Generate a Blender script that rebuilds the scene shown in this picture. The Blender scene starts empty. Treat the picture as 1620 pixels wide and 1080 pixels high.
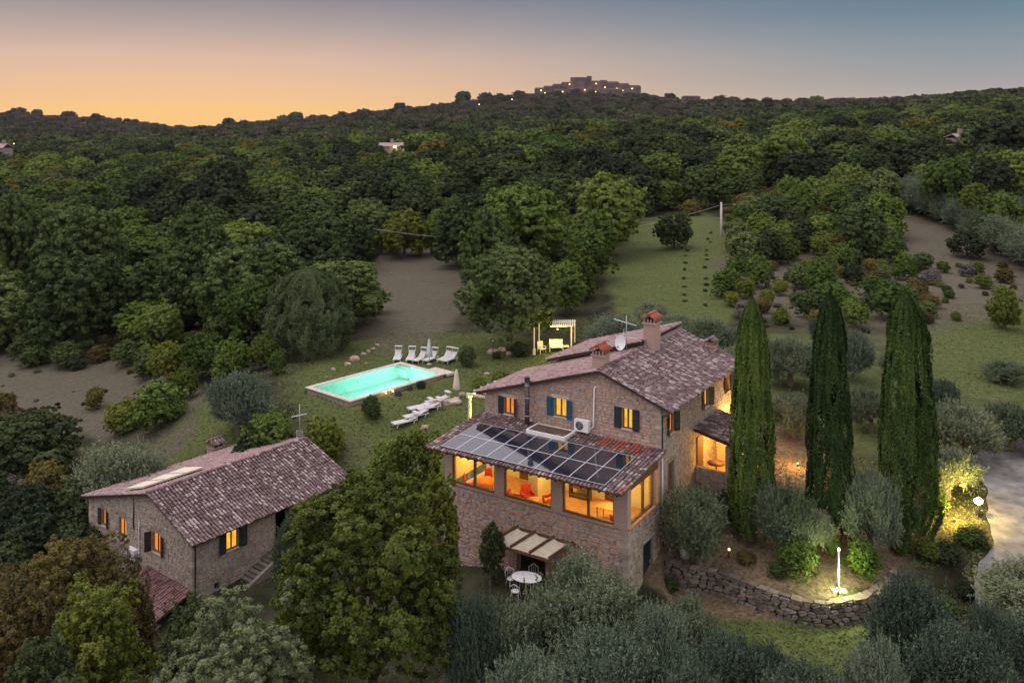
import bpy, math, random
import numpy as np
from mathutils import Vector, Matrix
random.seed(7)
SC = bpy.context.scene
COL = SC.collection
R = math.radians

# ------------------------------------------------------------------ camera
F_PX, HOR, CAMZ = 1400.0, 203.3, 24.0          # focal length and horizon row for a 1620 px wide picture
cam_d = bpy.data.cameras.new('camera'); cam = bpy.data.objects.new('camera', cam_d); COL.objects.link(cam)
cam.location = (0, 0, CAMZ); cam.rotation_euler = (R(90), 0, 0)
cam_d.sensor_width = 36; cam_d.lens = F_PX / 1620 * 36
cam_d.shift_y = -(540 - HOR) / 1620
cam_d.clip_start = .5; cam_d.clip_end = 20000
SC.camera = cam
SC.view_settings.view_transform = 'Standard'; SC.view_settings.look = 'None'
SC.view_settings.exposure = 0; SC.view_settings.gamma = 1
SC.cycles.max_bounces = 6; SC.cycles.diffuse_bounces = 3; SC.cycles.transparent_max_bounces = 12
SC.cycles.sample_clamp_indirect = 4
SC.cycles.use_denoising = True

# ------------------------------------------------------------------ sky after sunset
world = bpy.data.worlds.new('World'); SC.world = world; world.use_nodes = True
nt = world.node_tree; nt.nodes.clear()
def N(t, **k):
    n = nt.nodes.new(t)
    for a, b in k.items(): setattr(n, a, b)
    return n
def L(a, b): nt.links.new(a, b)
tc = N('ShaderNodeTexCoord'); sep = N('ShaderNodeSeparateXYZ'); L(tc.outputs['Generated'], sep.inputs[0])
el = N('ShaderNodeMath', operation='ARCSINE'); L(sep.outputs['Z'], el.inputs[0])
eln = N('ShaderNodeMath', operation='MULTIPLY'); L(el.outputs[0], eln.inputs[0]); eln.inputs[1].default_value = 2 / math.pi
# power < 1 spreads the low elevations over the ramp
ab = N('ShaderNodeMath', operation='MAXIMUM'); L(eln.outputs[0], ab.inputs[0]); ab.inputs[1].default_value = 0
elp = N('ShaderNodeMath', operation='POWER'); L(ab.outputs[0], elp.inputs[0]); elp.inputs[1].default_value = .5
GLOW = R(-21)                                    # bearing of the afterglow, left of the view axis
hx = N('ShaderNodeVectorMath', operation='MULTIPLY'); L(tc.outputs['Generated'], hx.inputs[0]); hx.inputs[1].default_value = (1, 1, 0)
hn = N('ShaderNodeVectorMath', operation='NORMALIZE'); L(hx.outputs[0], hn.inputs[0])
dt = N('ShaderNodeVectorMath', operation='DOT_PRODUCT'); L(hn.outputs[0], dt.inputs[0]); dt.inputs[1].default_value = (math.sin(GLOW), math.cos(GLOW), 0)
ac = N('ShaderNodeMath', operation='ARCCOSINE'); L(dt.outputs['Value'], ac.inputs[0])
def ramp(stops):
    r = N('ShaderNodeValToRGB'); L(elp.outputs[0], r.inputs[0]); cr = r.color_ramp; cr.interpolation = 'B_SPLINE' if False else 'EASE'
    cr.interpolation = 'LINEAR'
    while len(cr.elements) < len(stops): cr.elements.new(.5)
    for e, (deg, c) in zip(cr.elements, stops):
        e.position = math.sqrt(max(deg, 0) / 90); e.color = (*c, 1)
    return r
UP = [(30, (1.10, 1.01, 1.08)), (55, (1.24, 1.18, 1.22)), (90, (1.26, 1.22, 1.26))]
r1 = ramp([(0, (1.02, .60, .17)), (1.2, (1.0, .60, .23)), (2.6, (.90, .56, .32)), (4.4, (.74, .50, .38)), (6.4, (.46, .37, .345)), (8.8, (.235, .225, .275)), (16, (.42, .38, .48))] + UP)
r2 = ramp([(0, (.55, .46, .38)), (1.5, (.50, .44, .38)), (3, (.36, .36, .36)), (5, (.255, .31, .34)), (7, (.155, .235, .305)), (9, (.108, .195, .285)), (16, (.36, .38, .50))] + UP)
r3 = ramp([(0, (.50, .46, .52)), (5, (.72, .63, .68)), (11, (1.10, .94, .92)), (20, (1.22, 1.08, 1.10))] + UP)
m1 = N('ShaderNodeMix', data_type='RGBA'); f1 = N('ShaderNodeMapRange', interpolation_type='SMOOTHSTEP'); L(ac.outputs[0], f1.inputs[0])
f1.inputs[1].default_value = R(2); f1.inputs[2].default_value = R(50)
L(f1.outputs[0], m1.inputs[0]); L(r1.outputs[0], m1.inputs[6]); L(r2.outputs[0], m1.inputs[7])
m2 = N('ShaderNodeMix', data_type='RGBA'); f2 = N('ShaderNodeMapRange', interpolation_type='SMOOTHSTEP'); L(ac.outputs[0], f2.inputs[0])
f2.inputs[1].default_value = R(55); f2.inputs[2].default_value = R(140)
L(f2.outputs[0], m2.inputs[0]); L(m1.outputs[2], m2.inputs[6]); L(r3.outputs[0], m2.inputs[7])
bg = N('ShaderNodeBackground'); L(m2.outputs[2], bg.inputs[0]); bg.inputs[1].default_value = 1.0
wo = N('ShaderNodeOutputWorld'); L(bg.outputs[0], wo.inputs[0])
# the last soft light from the western sky
sd = bpy.data.lights.new('sun', 'SUN'); so = bpy.data.objects.new('sun', sd); COL.objects.link(so)
sd.energy = 1.5; sd.angle = R(45); sd.color = (1, .86, .80)
so.location = (-30, 20, 90)
so.rotation_euler = Vector((-.50, .15, 1.0)).to_track_quat('Z', 'Y').to_euler()

# ------------------------------------------------------------------ helpers
def at(px, py, Y):
    return Vector(((px - 810) * Y / F_PX, Y, CAMZ - (py - HOR) * Y / F_PX))
def atz(px, py, z):
    Y = (CAMZ - z) * F_PX / (py - HOR); return at(px, py, Y)

def tag(o, label=None, cat=None, group=None, kind=None):
    if label: o['label'] = label
    if cat: o['category'] = cat
    if group: o['group'] = group
    if kind: o['kind'] = kind
    return o
def link(o, parent=None):
    COL.objects.link(o)
    if parent is not None: o.parent = parent
    return o
def empty(name, loc, rz=0, **k):
    o = bpy.data.objects.new(name, None); link(o); o.location = loc; o.rotation_euler = (0, 0, rz); o.empty_display_size = .3
    return tag(o, **k)
def copy_tree(o, parent=None, loc=None, rz=None, **k):
    c = o.copy(); COL.objects.link(c)
    if parent is not None: c.parent = parent
    if loc is not None: c.location = loc
    if rz is not None: c.rotation_euler = (0, 0, rz)
    for ch in list(o.children): copy_tree(ch, c)
    return tag(c, **k)
def np_mesh(name, V, Fc, mats, mi=None, smooth=False):
    """V (n,3) float, Fc (m,k) int."""
    me = bpy.data.meshes.new(name); V = np.asarray(V, np.float32); Fc = np.asarray(Fc, np.int32)
    m, k = Fc.shape
    me.vertices.add(len(V)); me.vertices.foreach_set('co', V.ravel())
    me.loops.add(m * k); me.loops.foreach_set('vertex_index', Fc.ravel())
    me.polygons.add(m); me.polygons.foreach_set('loop_start', np.arange(0, m * k, k, dtype=np.int32))
    me.polygons.foreach_set('loop_total', np.full(m, k, np.int32))
    for a in (mats if isinstance(mats, (list, tuple)) else [mats]): me.materials.append(a)
    if mi is not None: me.polygons.foreach_set('material_index', np.asarray(mi, np.int32))
    if smooth: me.polygons.foreach_set('use_smooth', np.ones(m, bool))
    me.update(calc_edges=True); return me
def obj(name, me, parent=None, **k):
    o = bpy.data.objects.new(name, me); link(o, parent); return tag(o, **k)

class MB:
    """collects simple shapes and links them as ONE mesh object"""
    def __init__(s): s.v = []; s.f = []; s.m = []; s.sm = []
    def add(s, vs, fs, m=0, sm=False):
        b = len(s.v); s.v += [tuple(x) for x in vs]
        for f in fs: s.f.append([b + i for i in f]); s.m.append(m); s.sm.append(sm)
        return s
    def box(s, lo, hi, m=0):
        x0, y0, z0 = lo; x1, y1, z1 = hi
        return s.add([(x0,y0,z0),(x1,y0,z0),(x1,y1,z0),(x0,y1,z0),(x0,y0,z1),(x1,y0,z1),(x1,y1,z1),(x0,y1,z1)],
                     [(0,3,2,1),(4,5,6,7),(0,1,5,4),(1,2,6,5),(2,3,7,6),(3,0,4,7)], m)
    def obox(s, c, ax, ay, az, m=0):
        c = Vector(c); ax = Vector(ax); ay = Vector(ay); az = Vector(az); vs = []
        for dz in (-1, 1):
            for dx, dy in ((-1,-1),(1,-1),(1,1),(-1,1)): vs.append(c + ax*dx + ay*dy + az*dz)
        return s.add(vs, [(0,3,2,1),(4,5,6,7),(0,1,5,4),(1,2,6,5),(2,3,7,6),(3,0,4,7)], m)
    def bar(s, p0, p1, w, h=None, m=0):
        h = h or w; p0 = Vector(p0); p1 = Vector(p1); d = p1 - p0; a = d.normalized()
        u = Vector((0, 0, 1)).cross(a)
        if u.length < 1e-3: u = Vector((1, 0, 0))
        u.normalize(); v = a.cross(u)
        return s.obox((p0 + p1) / 2, d / 2, u * w / 2, v * h / 2, m)
    def prism(s, poly, axis, d, m=0):
        """extrude a closed polygon (list of Vector) along vector d"""
        d = Vector(d); n = len(poly); vs = [Vector(p) for p in poly] + [Vector(p) + d for p in poly]
        fs = [list(range(n))[::-1], list(range(n, 2 * n))] + [(i, (i + 1) % n, n + (i + 1) % n, n + i) for i in range(n)]
        return s.add(vs, fs, m)
    def tube(s, pts, r, n=8, m=0, cap=True):
        pts = [Vector(p) for p in pts]; rs = r if isinstance(r, (list, tuple)) else [r] * len(pts); vs = []; fs = []
        for i, p in enumerate(pts):
            d = (pts[min(i + 1, len(pts) - 1)] - pts[max(i - 1, 0)]).normalized()
            u = d.cross(Vector((0, 0, 1)))
            if u.length < .05: u = d.cross(Vector((0, 1, 0)))
            u.normalize(); w = d.cross(u)
            for k in range(n):
                t = 2 * math.pi * k / n; vs.append(p + (u * math.cos(t) + w * math.sin(t)) * rs[i])
        for i in range(len(pts) - 1):
            for k in range(n): a = i * n + k; b = i * n + (k + 1) % n; fs.append((a, b, b + n, a + n))
        if cap: fs.append(list(range(n))[::-1]); fs.append([(len(pts) - 1) * n + k for k in range(n)])
        return s.add(vs, fs, m, True)
    def lathe(s, c, prof, n=16, m=0):
        c = Vector(c); vs = []; fs = []
        for r_, z in prof:
            for k in range(n): t = 2 * math.pi * k / n; vs.append(c + Vector((r_ * math.cos(t), r_ * math.sin(t), z)))
        for i in range(len(prof) - 1):
            for k in range(n): a = i * n + k; b = i * n + (k + 1) % n; fs.append((a, b, b + n, a + n))
        fs.append(list(range(n))[::-1]); fs.append([(len(prof) - 1) * n + k for k in range(n)])
        return s.add(vs, fs, m, True)
    def build(s, name, mats, parent=None, **k):
        me = bpy.data.meshes.new(name); me.from_pydata(s.v, [], s.f)
        for a in (mats if isinstance(mats, (list, tuple)) else [mats]): me.materials.append(a)
        me.polygons.foreach_set('material_index', s.m); me.polygons.foreach_set('use_smooth', s.sm)
        me.update(); return obj(name, me, parent, **k)

# ------------------------------------------------------------------ materials
def new_mat(name):
    m = bpy.data.materials.new(name); m.use_nodes = True; t = m.node_tree; t.nodes.clear(); return m, t
def surf(name, cols, scale=3.0, rough=.85, bump=0.0, bscale=None, island=False, objr=False, detail=5, metal=0, coord='Object', spec=.3, stretch=None, contrast=(.3, .7)):
    """noise-driven colour between the given colours, plus per-piece variation"""
    m, t = new_mat(name); n = t.nodes; l = t.links
    p = n.new('ShaderNodeBsdfPrincipled'); o = n.new('ShaderNodeOutputMaterial'); l.new(p.outputs[0], o.inputs[0])
    p.inputs['Roughness'].default_value = rough; p.inputs['Metallic'].default_value = metal; p.inputs['Specular IOR Level'].default_value = spec
    tcn = n.new('ShaderNodeTexCoord'); src = tcn.outputs[coord]
    if stretch:
        mp = n.new('ShaderNodeMapping'); mp.inputs['Scale'].default_value = stretch; l.new(src, mp.inputs[0]); src = mp.outputs[0]
    nz = n.new('ShaderNodeTexNoise'); nz.inputs['Scale'].default_value = scale; nz.inputs['Detail'].default_value = detail; l.new(src, nz.inputs['Vector'])
    fac = nz.outputs[0]
    mr = n.new('ShaderNodeMapRange'); mr.inputs[1].default_value = contrast[0]; mr.inputs[2].default_value = contrast[1]; l.new(fac, mr.inputs[0]); fac = mr.outputs[0]
    if island or objr:
        if island: g = n.new('ShaderNodeNewGeometry'); rnd = g.outputs['Random Per Island']
        else: g = n.new('ShaderNodeObjectInfo'); rnd = g.outputs['Random']
        mx = n.new('ShaderNodeMix'); mx.data_type = 'FLOAT'; mx.inputs[0].default_value = .65; l.new(fac, mx.inputs[2]); l.new(rnd, mx.inputs[3]); fac = mx.outputs[0]
    cr = n.new('ShaderNodeValToRGB'); l.new(fac, cr.inputs[0]); e = cr.color_ramp.elements
    while len(e) < len(cols): e.new(.5)
    for i, c in enumerate(cols): e[i].position = i / max(1, len(cols) - 1); e[i].color = (*c, 1)
    l.new(cr.outputs[0], p.inputs['Base Color'])
    if bump:
        b = n.new('ShaderNodeTexNoise'); b.inputs['Scale'].default_value = bscale or scale * 6; b.inputs['Detail'].default_value = 6; l.new(src, b.inputs['Vector'])
        bp = n.new('ShaderNodeBump'); bp.inputs['Strength'].default_value = bump; bp.inputs['Distance'].default_value = .05; l.new(b.outputs[0], bp.inputs['Height']); l.new(bp.outputs[0], p.inputs['Normal'])
    return m
def leafmat(name, c1, c2, c3=None, trans=.3):
    m, t = new_mat(name); n = t.nodes; l = t.links
    g = n.new('ShaderNodeNewGeometry'); oi = n.new('ShaderNodeObjectInfo'); tcn = n.new('ShaderNodeTexCoord')
    nz = n.new('ShaderNodeTexNoise'); nz.inputs['Scale'].default_value = .55; nz.inputs['Detail'].default_value = 2; l.new(tcn.outputs['Object'], nz.inputs['Vector'])
    a = n.new('ShaderNodeMath'); a.operation = 'MULTIPLY_ADD'; l.new(g.outputs['Random Per Island'], a.inputs[0]); a.inputs[1].default_value = .45; 
    b = n.new('ShaderNodeMath'); b.operation = 'MULTIPLY_ADD'; l.new(nz.outputs[0], b.inputs[0]); b.inputs[1].default_value = 1.1; 
    c = n.new('ShaderNodeMath'); c.operation = 'MULTIPLY_ADD'; l.new(oi.outputs['Random'], c.inputs[0]); c.inputs[1].default_value = .75; c.inputs[2].default_value = -.66
    l.new(c.outputs[0], b.inputs[2]); l.new(b.outputs[0], a.inputs[2])
    cr = n.new('ShaderNodeValToRGB'); l.new(a.outputs[0], cr.inputs[0]); e = cr.color_ramp.elements
    cols = [c1, c2] + ([c3] if c3 else [])
    while len(e) < len(cols): e.new(.5)
    for i, cc in enumerate(cols): e[i].position = .1 + .8 * i / (len(cols) - 1); e[i].color = (*cc, 1)
    d = n.new('ShaderNodeBsdfDiffuse'); tr = n.new('ShaderNodeBsdfTranslucent'); l.new(cr.outputs[0], d.inputs[0]); l.new(cr.outputs[0], tr.inputs[0])
    gl = n.new('ShaderNodeBsdfGlossy'); gl.inputs['Roughness'].default_value = .55; gl.inputs[0].default_value = (.5, .5, .5, 1)
    mx = n.new('ShaderNodeMixShader'); mx.inputs[0].default_value = trans * .7; l.new(d.outputs[0], mx.inputs[1]); l.new(tr.outputs[0], mx.inputs[2])
    m2_ = n.new('ShaderNodeMixShader'); m2_.inputs[0].default_value = .03; l.new(mx.outputs[0], m2_.inputs[1]); l.new(gl.outputs[0], m2_.inputs[2])
    o = n.new('ShaderNodeOutputMaterial'); l.new(m2_.outputs[0], o.inputs[0]); return m
def emis(name, col, s):
    m, t = new_mat(name); e = t.nodes.new('ShaderNodeEmission'); e.inputs[0].default_value = (*col, 1); e.inputs[1].default_value = s
    o = t.nodes.new('ShaderNodeOutputMaterial'); t.links.new(e.outputs[0], o.inputs[0]); return m
def glassmat(name, tint=(1, 1, 1), refl=.10):
    m, t = new_mat(name); n = t.nodes; l = t.links
    tr = n.new('ShaderNodeBsdfTransparent'); tr.inputs[0].default_value = (*tint, 1)
    gl = n.new('ShaderNodeBsdfGlossy'); gl.inputs['Roughness'].default_value = .03
    fr = n.new('ShaderNodeFresnel'); fr.inputs[0].default_value = 1.45
    g = n.new('ShaderNodeNewGeometry'); iv = n.new('ShaderNodeMath'); iv.operation = 'SUBTRACT'; iv.inputs[0].default_value = 1; l.new(g.outputs['Backfacing'], iv.inputs[1])
    ml = n.new('ShaderNodeMath'); ml.operation = 'MULTIPLY'; l.new(iv.outputs[0], ml.inputs[0]); l.new(fr.outputs[0], ml.inputs[1])
    mx = n.new('ShaderNodeMixShader'); l.new(ml.outputs[0], mx.inputs[0]); l.new(tr.outputs[0], mx.inputs[1]); l.new(gl.outputs[0], mx.inputs[2])
    o = n.new('ShaderNodeOutputMaterial'); l.new(mx.outputs[0], o.inputs[0]); return m

M = {}
M['stone'] = surf('wall_stone', [(.22,.14,.11),(.36,.25,.20),(.50,.39,.32),(.50,.31,.21),(.40,.33,.32),(.62,.52,.44)], 2.2, .92, .5, 22, island=True)
M['stone_part'] = surf('wall_stone_single', [(.22,.14,.11),(.36,.25,.20),(.50,.39,.32),(.50,.31,.21),(.40,.33,.32),(.62,.52,.44)], 2.2, .92, .5, 22, objr=True)
M['stone_grey'] = surf('grey_wall_stone', [(.21,.17,.14),(.32,.27,.22),(.43,.37,.31),(.38,.31,.26),(.52,.47,.40)], 2.2, .92, .5, 22, island=True)
M['stone_grey_part'] = surf('grey_wall_stone_single', [(.21,.17,.14),(.32,.27,.22),(.43,.37,.31),(.38,.31,.26),(.52,.47,.40)], 2.2, .92, .5, 22, objr=True)
M['dry_stone'] = surf('dry_wall_stone', [(.08,.062,.05),(.14,.115,.095),(.21,.175,.145),(.29,.245,.20)], 3, .95, .6, 18, objr=True)
M['mortar'] = surf('mortar', [(.26,.205,.18),(.38,.31,.27)], 5, .95, .5, 30)
M['mortar_grey'] = surf('grey_mortar', [(.22,.185,.155),(.33,.285,.24)], 5, .95, .5, 30)
M['dark_joint'] = surf('earth_joint', [(.03,.025,.02),(.06,.05,.04)], 5, .95)
TC = [(.04,.026,.028),(.115,.073,.075),(.215,.155,.16),(.09,.056,.06),(.40,.34,.35),(.22,.10,.075)]
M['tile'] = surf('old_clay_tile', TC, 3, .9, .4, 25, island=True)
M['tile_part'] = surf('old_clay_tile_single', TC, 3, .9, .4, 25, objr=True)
M['tile_pink'] = surf('pale_pink_clay_tile', [(.13,.08,.08),(.23,.155,.16),(.34,.25,.255),(.25,.15,.14),(.44,.36,.355)], 3, .9, .4, 25, island=True)  # paler and pinker tile, mainly for the left-hand slopes
M['tile_red'] = surf('new_red_clay_tile', [(.28,.07,.045),(.38,.13,.09)], 3, .8, .3, 25, objr=True)
M['tile_bed'] = surf('tile_channel', [(.022,.014,.016),(.05,.032,.035)], 4, .95, .4, 25)
M['brick'] = None
M['plaster'] = surf('cream_plaster', [(.76,.62,.36),(.84,.70,.44)], 2, .9)
M['wood'] = surf('brown_wood', [(.10,.05,.03),(.19,.10,.055)], 6, .6, .2, 30, stretch=(1,1,6))
M['beam'] = surf('dark_roof_beam', [(.05,.03,.025),(.10,.06,.045)], 6, .8)
M['shutter'] = surf('dark_green_shutter_paint', [(.018,.028,.030),(.032,.045,.047)], 5, .5)
M['shutter_blue'] = surf('blue_shutter_paint', [(.012,.075,.14),(.02,.11,.19)], 5, .5)
M['white'] = surf('white_paint', [(.70,.70,.72),(.80,.80,.82)], 4, .4)
M['whitefab'] = surf('white_canvas', [(.44,.43,.44),(.56,.55,.56)], 6, .9)
M['cream'] = surf('cream_canvas', [(.62,.55,.44),(.74,.67,.55)], 4, .9)
M['metal'] = surf('galvanised_metal', [(.35,.36,.38),(.5,.51,.53)], 8, .45, metal=.6)
M['darkmetal'] = surf('dark_metal', [(.03,.03,.035),(.06,.055,.06)], 8, .5, metal=.3)
M['copper'] = surf('brown_metal_gutter', [(.07,.06,.065),(.13,.11,.12)], 4, .45, metal=.5)
M['bluegutter'] = surf('blue_grey_gutter', [(.12,.14,.20),(.20,.22,.30)], 4, .4, metal=.5)
M['coping'] = surf('pale_stone_coping', [(.42,.38,.33),(.58,.53,.48)], 4, .8, .3, 20)
M['rock'] = surf('pale_rock', [(.28,.20,.16),(.44,.34,.28),(.56,.48,.42)], 1.6, .95, .8, 6)
M['poolwall'] = surf('pool_plaster', [(.62,.74,.68),(.70,.82,.76)], 1, .5)
M['barkb'] = surf('bark', [(.05,.04,.03),(.11,.09,.07)], 6, .95, .6, 12, stretch=(3,3,1))
M['barkg'] = surf('olive_bark', [(.10,.09,.075),(.19,.17,.145)], 6, .95, .6, 12, stretch=(3,3,1))
M['redfab'] = surf('red_fabric', [(.45,.03,.015),(.60,.06,.03)], 4, .9)
M['orangefab'] = surf('orange_cloth', [(.60,.16,.03),(.72,.24,.05)], 4, .9)
M['terracotta'] = surf('terracotta_floor', [(.50,.24,.10),(.66,.36,.16)], 3, .6)
M['black'] = surf('black_void', [(.006,.006,.006),(.012,.012,.012)], 3, .9)
M['concrete'] = surf('pale_concrete', [(.42,.40,.38),(.55,.53,.50)], 5, .85)
M['glow_window'] = None
M['glass'] = glassmat('window_glass')

def brickmat(name, c1, c2, mortar, sc=1.0, scale=(1,1,1)):
    m, t = new_mat(name); n = t.nodes; l = t.links
    p = n.new('ShaderNodeBsdfPrincipled'); o = n.new('ShaderNodeOutputMaterial'); l.new(p.outputs[0], o.inputs[0]); p.inputs['Roughness'].default_value = .9
    tcn = n.new('ShaderNodeTexCoord'); sp = n.new('ShaderNodeSeparateXYZ'); l.new(tcn.outputs['Object'], sp.inputs[0])
    ad = n.new('ShaderNodeMath'); ad.operation = 'ADD'; l.new(sp.outputs[0], ad.inputs[0]); l.new(sp.outputs[1], ad.inputs[1])
    cb = n.new('ShaderNodeCombineXYZ'); l.new(ad.outputs[0], cb.inputs[0]); l.new(sp.outputs[2], cb.inputs[1])
    b = n.new('ShaderNodeTexBrick'); l.new(cb.outputs[0], b.inputs[0]); b.inputs['Scale'].default_value = sc
    b.inputs['Color1'].default_value = (*c1, 1); b.inputs['Color2'].default_value = (*c2, 1); b.inputs['Mortar'].default_value = (*mortar, 1)
    b.inputs['Mortar Size'].default_value = .012; b.inputs['Brick Width'].default_value = .25; b.inputs['Row Height'].default_value = .07
    l.new(b.outputs[0], p.inputs['Base Color'])
    bp = n.new('ShaderNodeBump'); bp.inputs['Strength'].default_value = .6; bp.inputs['Distance'].default_value = .02; bp.invert = True
    l.new(b.outputs['Fac'], bp.inputs['Height']); l.new(bp.outputs[0], p.inputs['Normal']); return m
M['brick'] = brickmat('old_brick', (.42,.24,.18), (.34,.22,.19), (.50,.44,.39))

def windowglow(name, c, s):
    """a lit room seen through a small pane: what the panes give off varies with the curtain folds"""
    m, t = new_mat(name); n = t.nodes; l = t.links
    tcn = n.new('ShaderNodeTexCoord'); mp = n.new('ShaderNodeMapping'); mp.inputs['Scale'].default_value = (5, 5, .9); l.new(tcn.outputs['Object'], mp.inputs[0]); w = n.new('ShaderNodeTexNoise'); w.inputs['Scale'].default_value = 2.2; w.inputs['Detail'].default_value = 3; l.new(mp.outputs[0], w.inputs['Vector'])
    cr = n.new('ShaderNodeValToRGB'); l.new(w.outputs[0], cr.inputs[0]); e = cr.color_ramp.elements
    e[0].position = .32; e[0].color = (c[0] * .9, c[1] * .5, c[2] * .5, 1); e[1].position = .62; e[1].color = (*c, 1)
    em = n.new('ShaderNodeEmission'); l.new(cr.outputs[0], em.inputs[0]); em.inputs[1].default_value = s
    o = n.new('ShaderNodeOutputMaterial'); l.new(em.outputs[0], o.inputs[0]); return m
M['glow_yellow'] = windowglow('yellow_lit_room', (1, .60, .05), 1.05)
M['glow_orange'] = windowglow('orange_lit_room', (1, .36, .045), .95)
M['bulb'] = emis('warm_bulb', (1, .72, .32), 30)
M['bulb_far'] = emis('distant_warm_bulb', (1, .66, .25), 6)
M['bulb_white'] = emis('white_bulb', (1, .95, .8), 8)

# leaves (albedos of real foliage, except the haze-tinted far one)
LF = {
 'oak':    leafmat('oak_leaf', (.042,.070,.020), (.088,.130,.036), (.16,.205,.065)),
 'wood':   leafmat('wood_leaf', (.034,.060,.017), (.076,.120,.030), (.14,.185,.052)),
 'bright': leafmat('bright_leaf', (.048,.090,.014), (.105,.168,.026), (.18,.235,.045)),
 'dark':   leafmat('dark_leaf', (.018,.032,.013), (.038,.058,.020), (.07,.095,.03)),
 'cypress':leafmat('cypress_leaf', (.020,.044,.010), (.050,.096,.018), (.12,.17,.03), .15),
 'olive':  leafmat('olive_leaf', (.075,.105,.058), (.145,.185,.108), (.25,.28,.175), .15),
 'olive2': leafmat('dusky_olive_leaf', (.052,.080,.052), (.10,.140,.092), (.19,.235,.155), .15),
 'walnut': leafmat('walnut_leaf', (.050,.078,.012), (.115,.145,.018), (.20,.17,.03), .35),
 'autumn': leafmat('autumn_leaf', (.070,.052,.020), (.14,.11,.028), (.18,.17,.04), .3),
 'yellow': leafmat('yellow_green_leaf', (.060,.095,.012), (.12,.16,.020), (.20,.215,.035), .35),
 'far':    leafmat('hazy_far_leaf', (.045,.042,.032), (.075,.070,.050), (.115,.108,.07)),  # greyed brown: the haze over the far hills is put into this colour
 'sage':   leafmat('sage_leaf', (.055,.080,.032), (.105,.140,.060), (.18,.215,.105)),
 'lav':    leafmat('grey_bush_leaf', (.085,.078,.080), (.14,.13,.125), (.19,.18,.155)),
 'grassb': leafmat('grass_blade', (.065,.095,.024), (.10,.13,.036), (.15,.16,.06)),
}

# ------------------------------------------------------------------ terrain
TPX = np.array([-1400, -600, 0, 150, 300, 450, 600, 700, 800, 900, 1000, 1100, 1200, 1400, 1620, 2300, 3200], float)
TY = np.array([-60, 20, 33, 42, 50, 60, 70, 80, 95, 120, 150, 200, 300, 500, 900, 1500, 2600, 6000], float)
TZ = np.array([
 [-6]*5 + [-4,-3,-2,-1, -.5, 0, 0, 0, 0, 0, 0, 0],                                             # -60
 [-6,-6,-6,-6,-5,-4,-3,-1.5,-.5,0,.3,.5,.5,.6,.8,1,1],                                        # 20
 [-6,-6,-5.5,-5.5,-5,-4,-2.5,-1,.1,.4,.5,.6,.5,.6,1,1,1],                                     # 33
 [-6,-6,-5.5,-5.2,-5,-4,-2,-.4,.6,.8,.9,1,1.2,1.4,1.8,2,2],                                   # 42
 [-6,-6,-5,-4.2,-3.0,-3,-1.2,.5,1.2,2.5,3.6,4.2,3.1,2.5,2.5,3,3],                             # 50
 [-6,-6,-4.8,-4.0,-3,-2.6,-.6,1,1.8,3,4,4.3,4,3.4,3,3.5,4],                                   # 60
 [-6,-6,-4.5,-3.6,-1.6,-.3,1.3,1.6,2,3,3.8,4.4,4.3,4,3.4,4,5],                                  # 70
 [-6,-6,-4.3,-3.2,-1,1.2,1.8,2,2.2,3,3.8,4.4,4.4,4.3,4,4.5,5],                                # 80
 [-6,-6,-4,-3.2,-.8,1,2,2.2,2.5,3.4,4.2,4.6,4.8,4.9,5,6,7],                                   # 95
 [-6,-6,-3.6,-2.8,-.5,1.5,3,3.4,3.8,4.6,5.3,5.7,5.9,5.6,5.3,7,9],                             # 120
 [-5,-4,-2.5,-2,0,2,4.5,5,5.4,6.2,7,7.6,8,8.6,8,11,14],                                       # 150
 [-2,-1,0,1,2.5,4.5,7,8,9,9.8,10.4,11,11.5,13,13,20,24],                                      # 200
 [4,4,4.5,5,6,8.5,11.5,13,14,15,15.6,16.2,17,19.5,20,32,38],                                  # 300
 [8,8,8,8.5,9.5,12,15,17,19,20.5,22,23,24,28,36,50,55],                                       # 500
 [24,22,18,17,15.5,20,28,33,38,41,42.5,43,44,47,56,64,66],                                    # 900
 [60,55,47,36,18,32,46,58,72,83,79,62,55,56,60,62,60],                                        # 1500
 [50,45,35,25,10,20,30,40,45,45,45,40,40,40,40,40,40],
 [0]*17], float)
def _cr(p0, p1, p2, p3, t):      # monotone-ish cubic
    m1 = (p2 - p0) * .5; m2 = (p3 - p1) * .5; t2 = t * t; t3 = t2 * t
    return (2*t3 - 3*t2 + 1) * p1 + (t3 - 2*t2 + t) * m1 + (-2*t3 + 3*t2) * p2 + (t3 - t2) * m2
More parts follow.
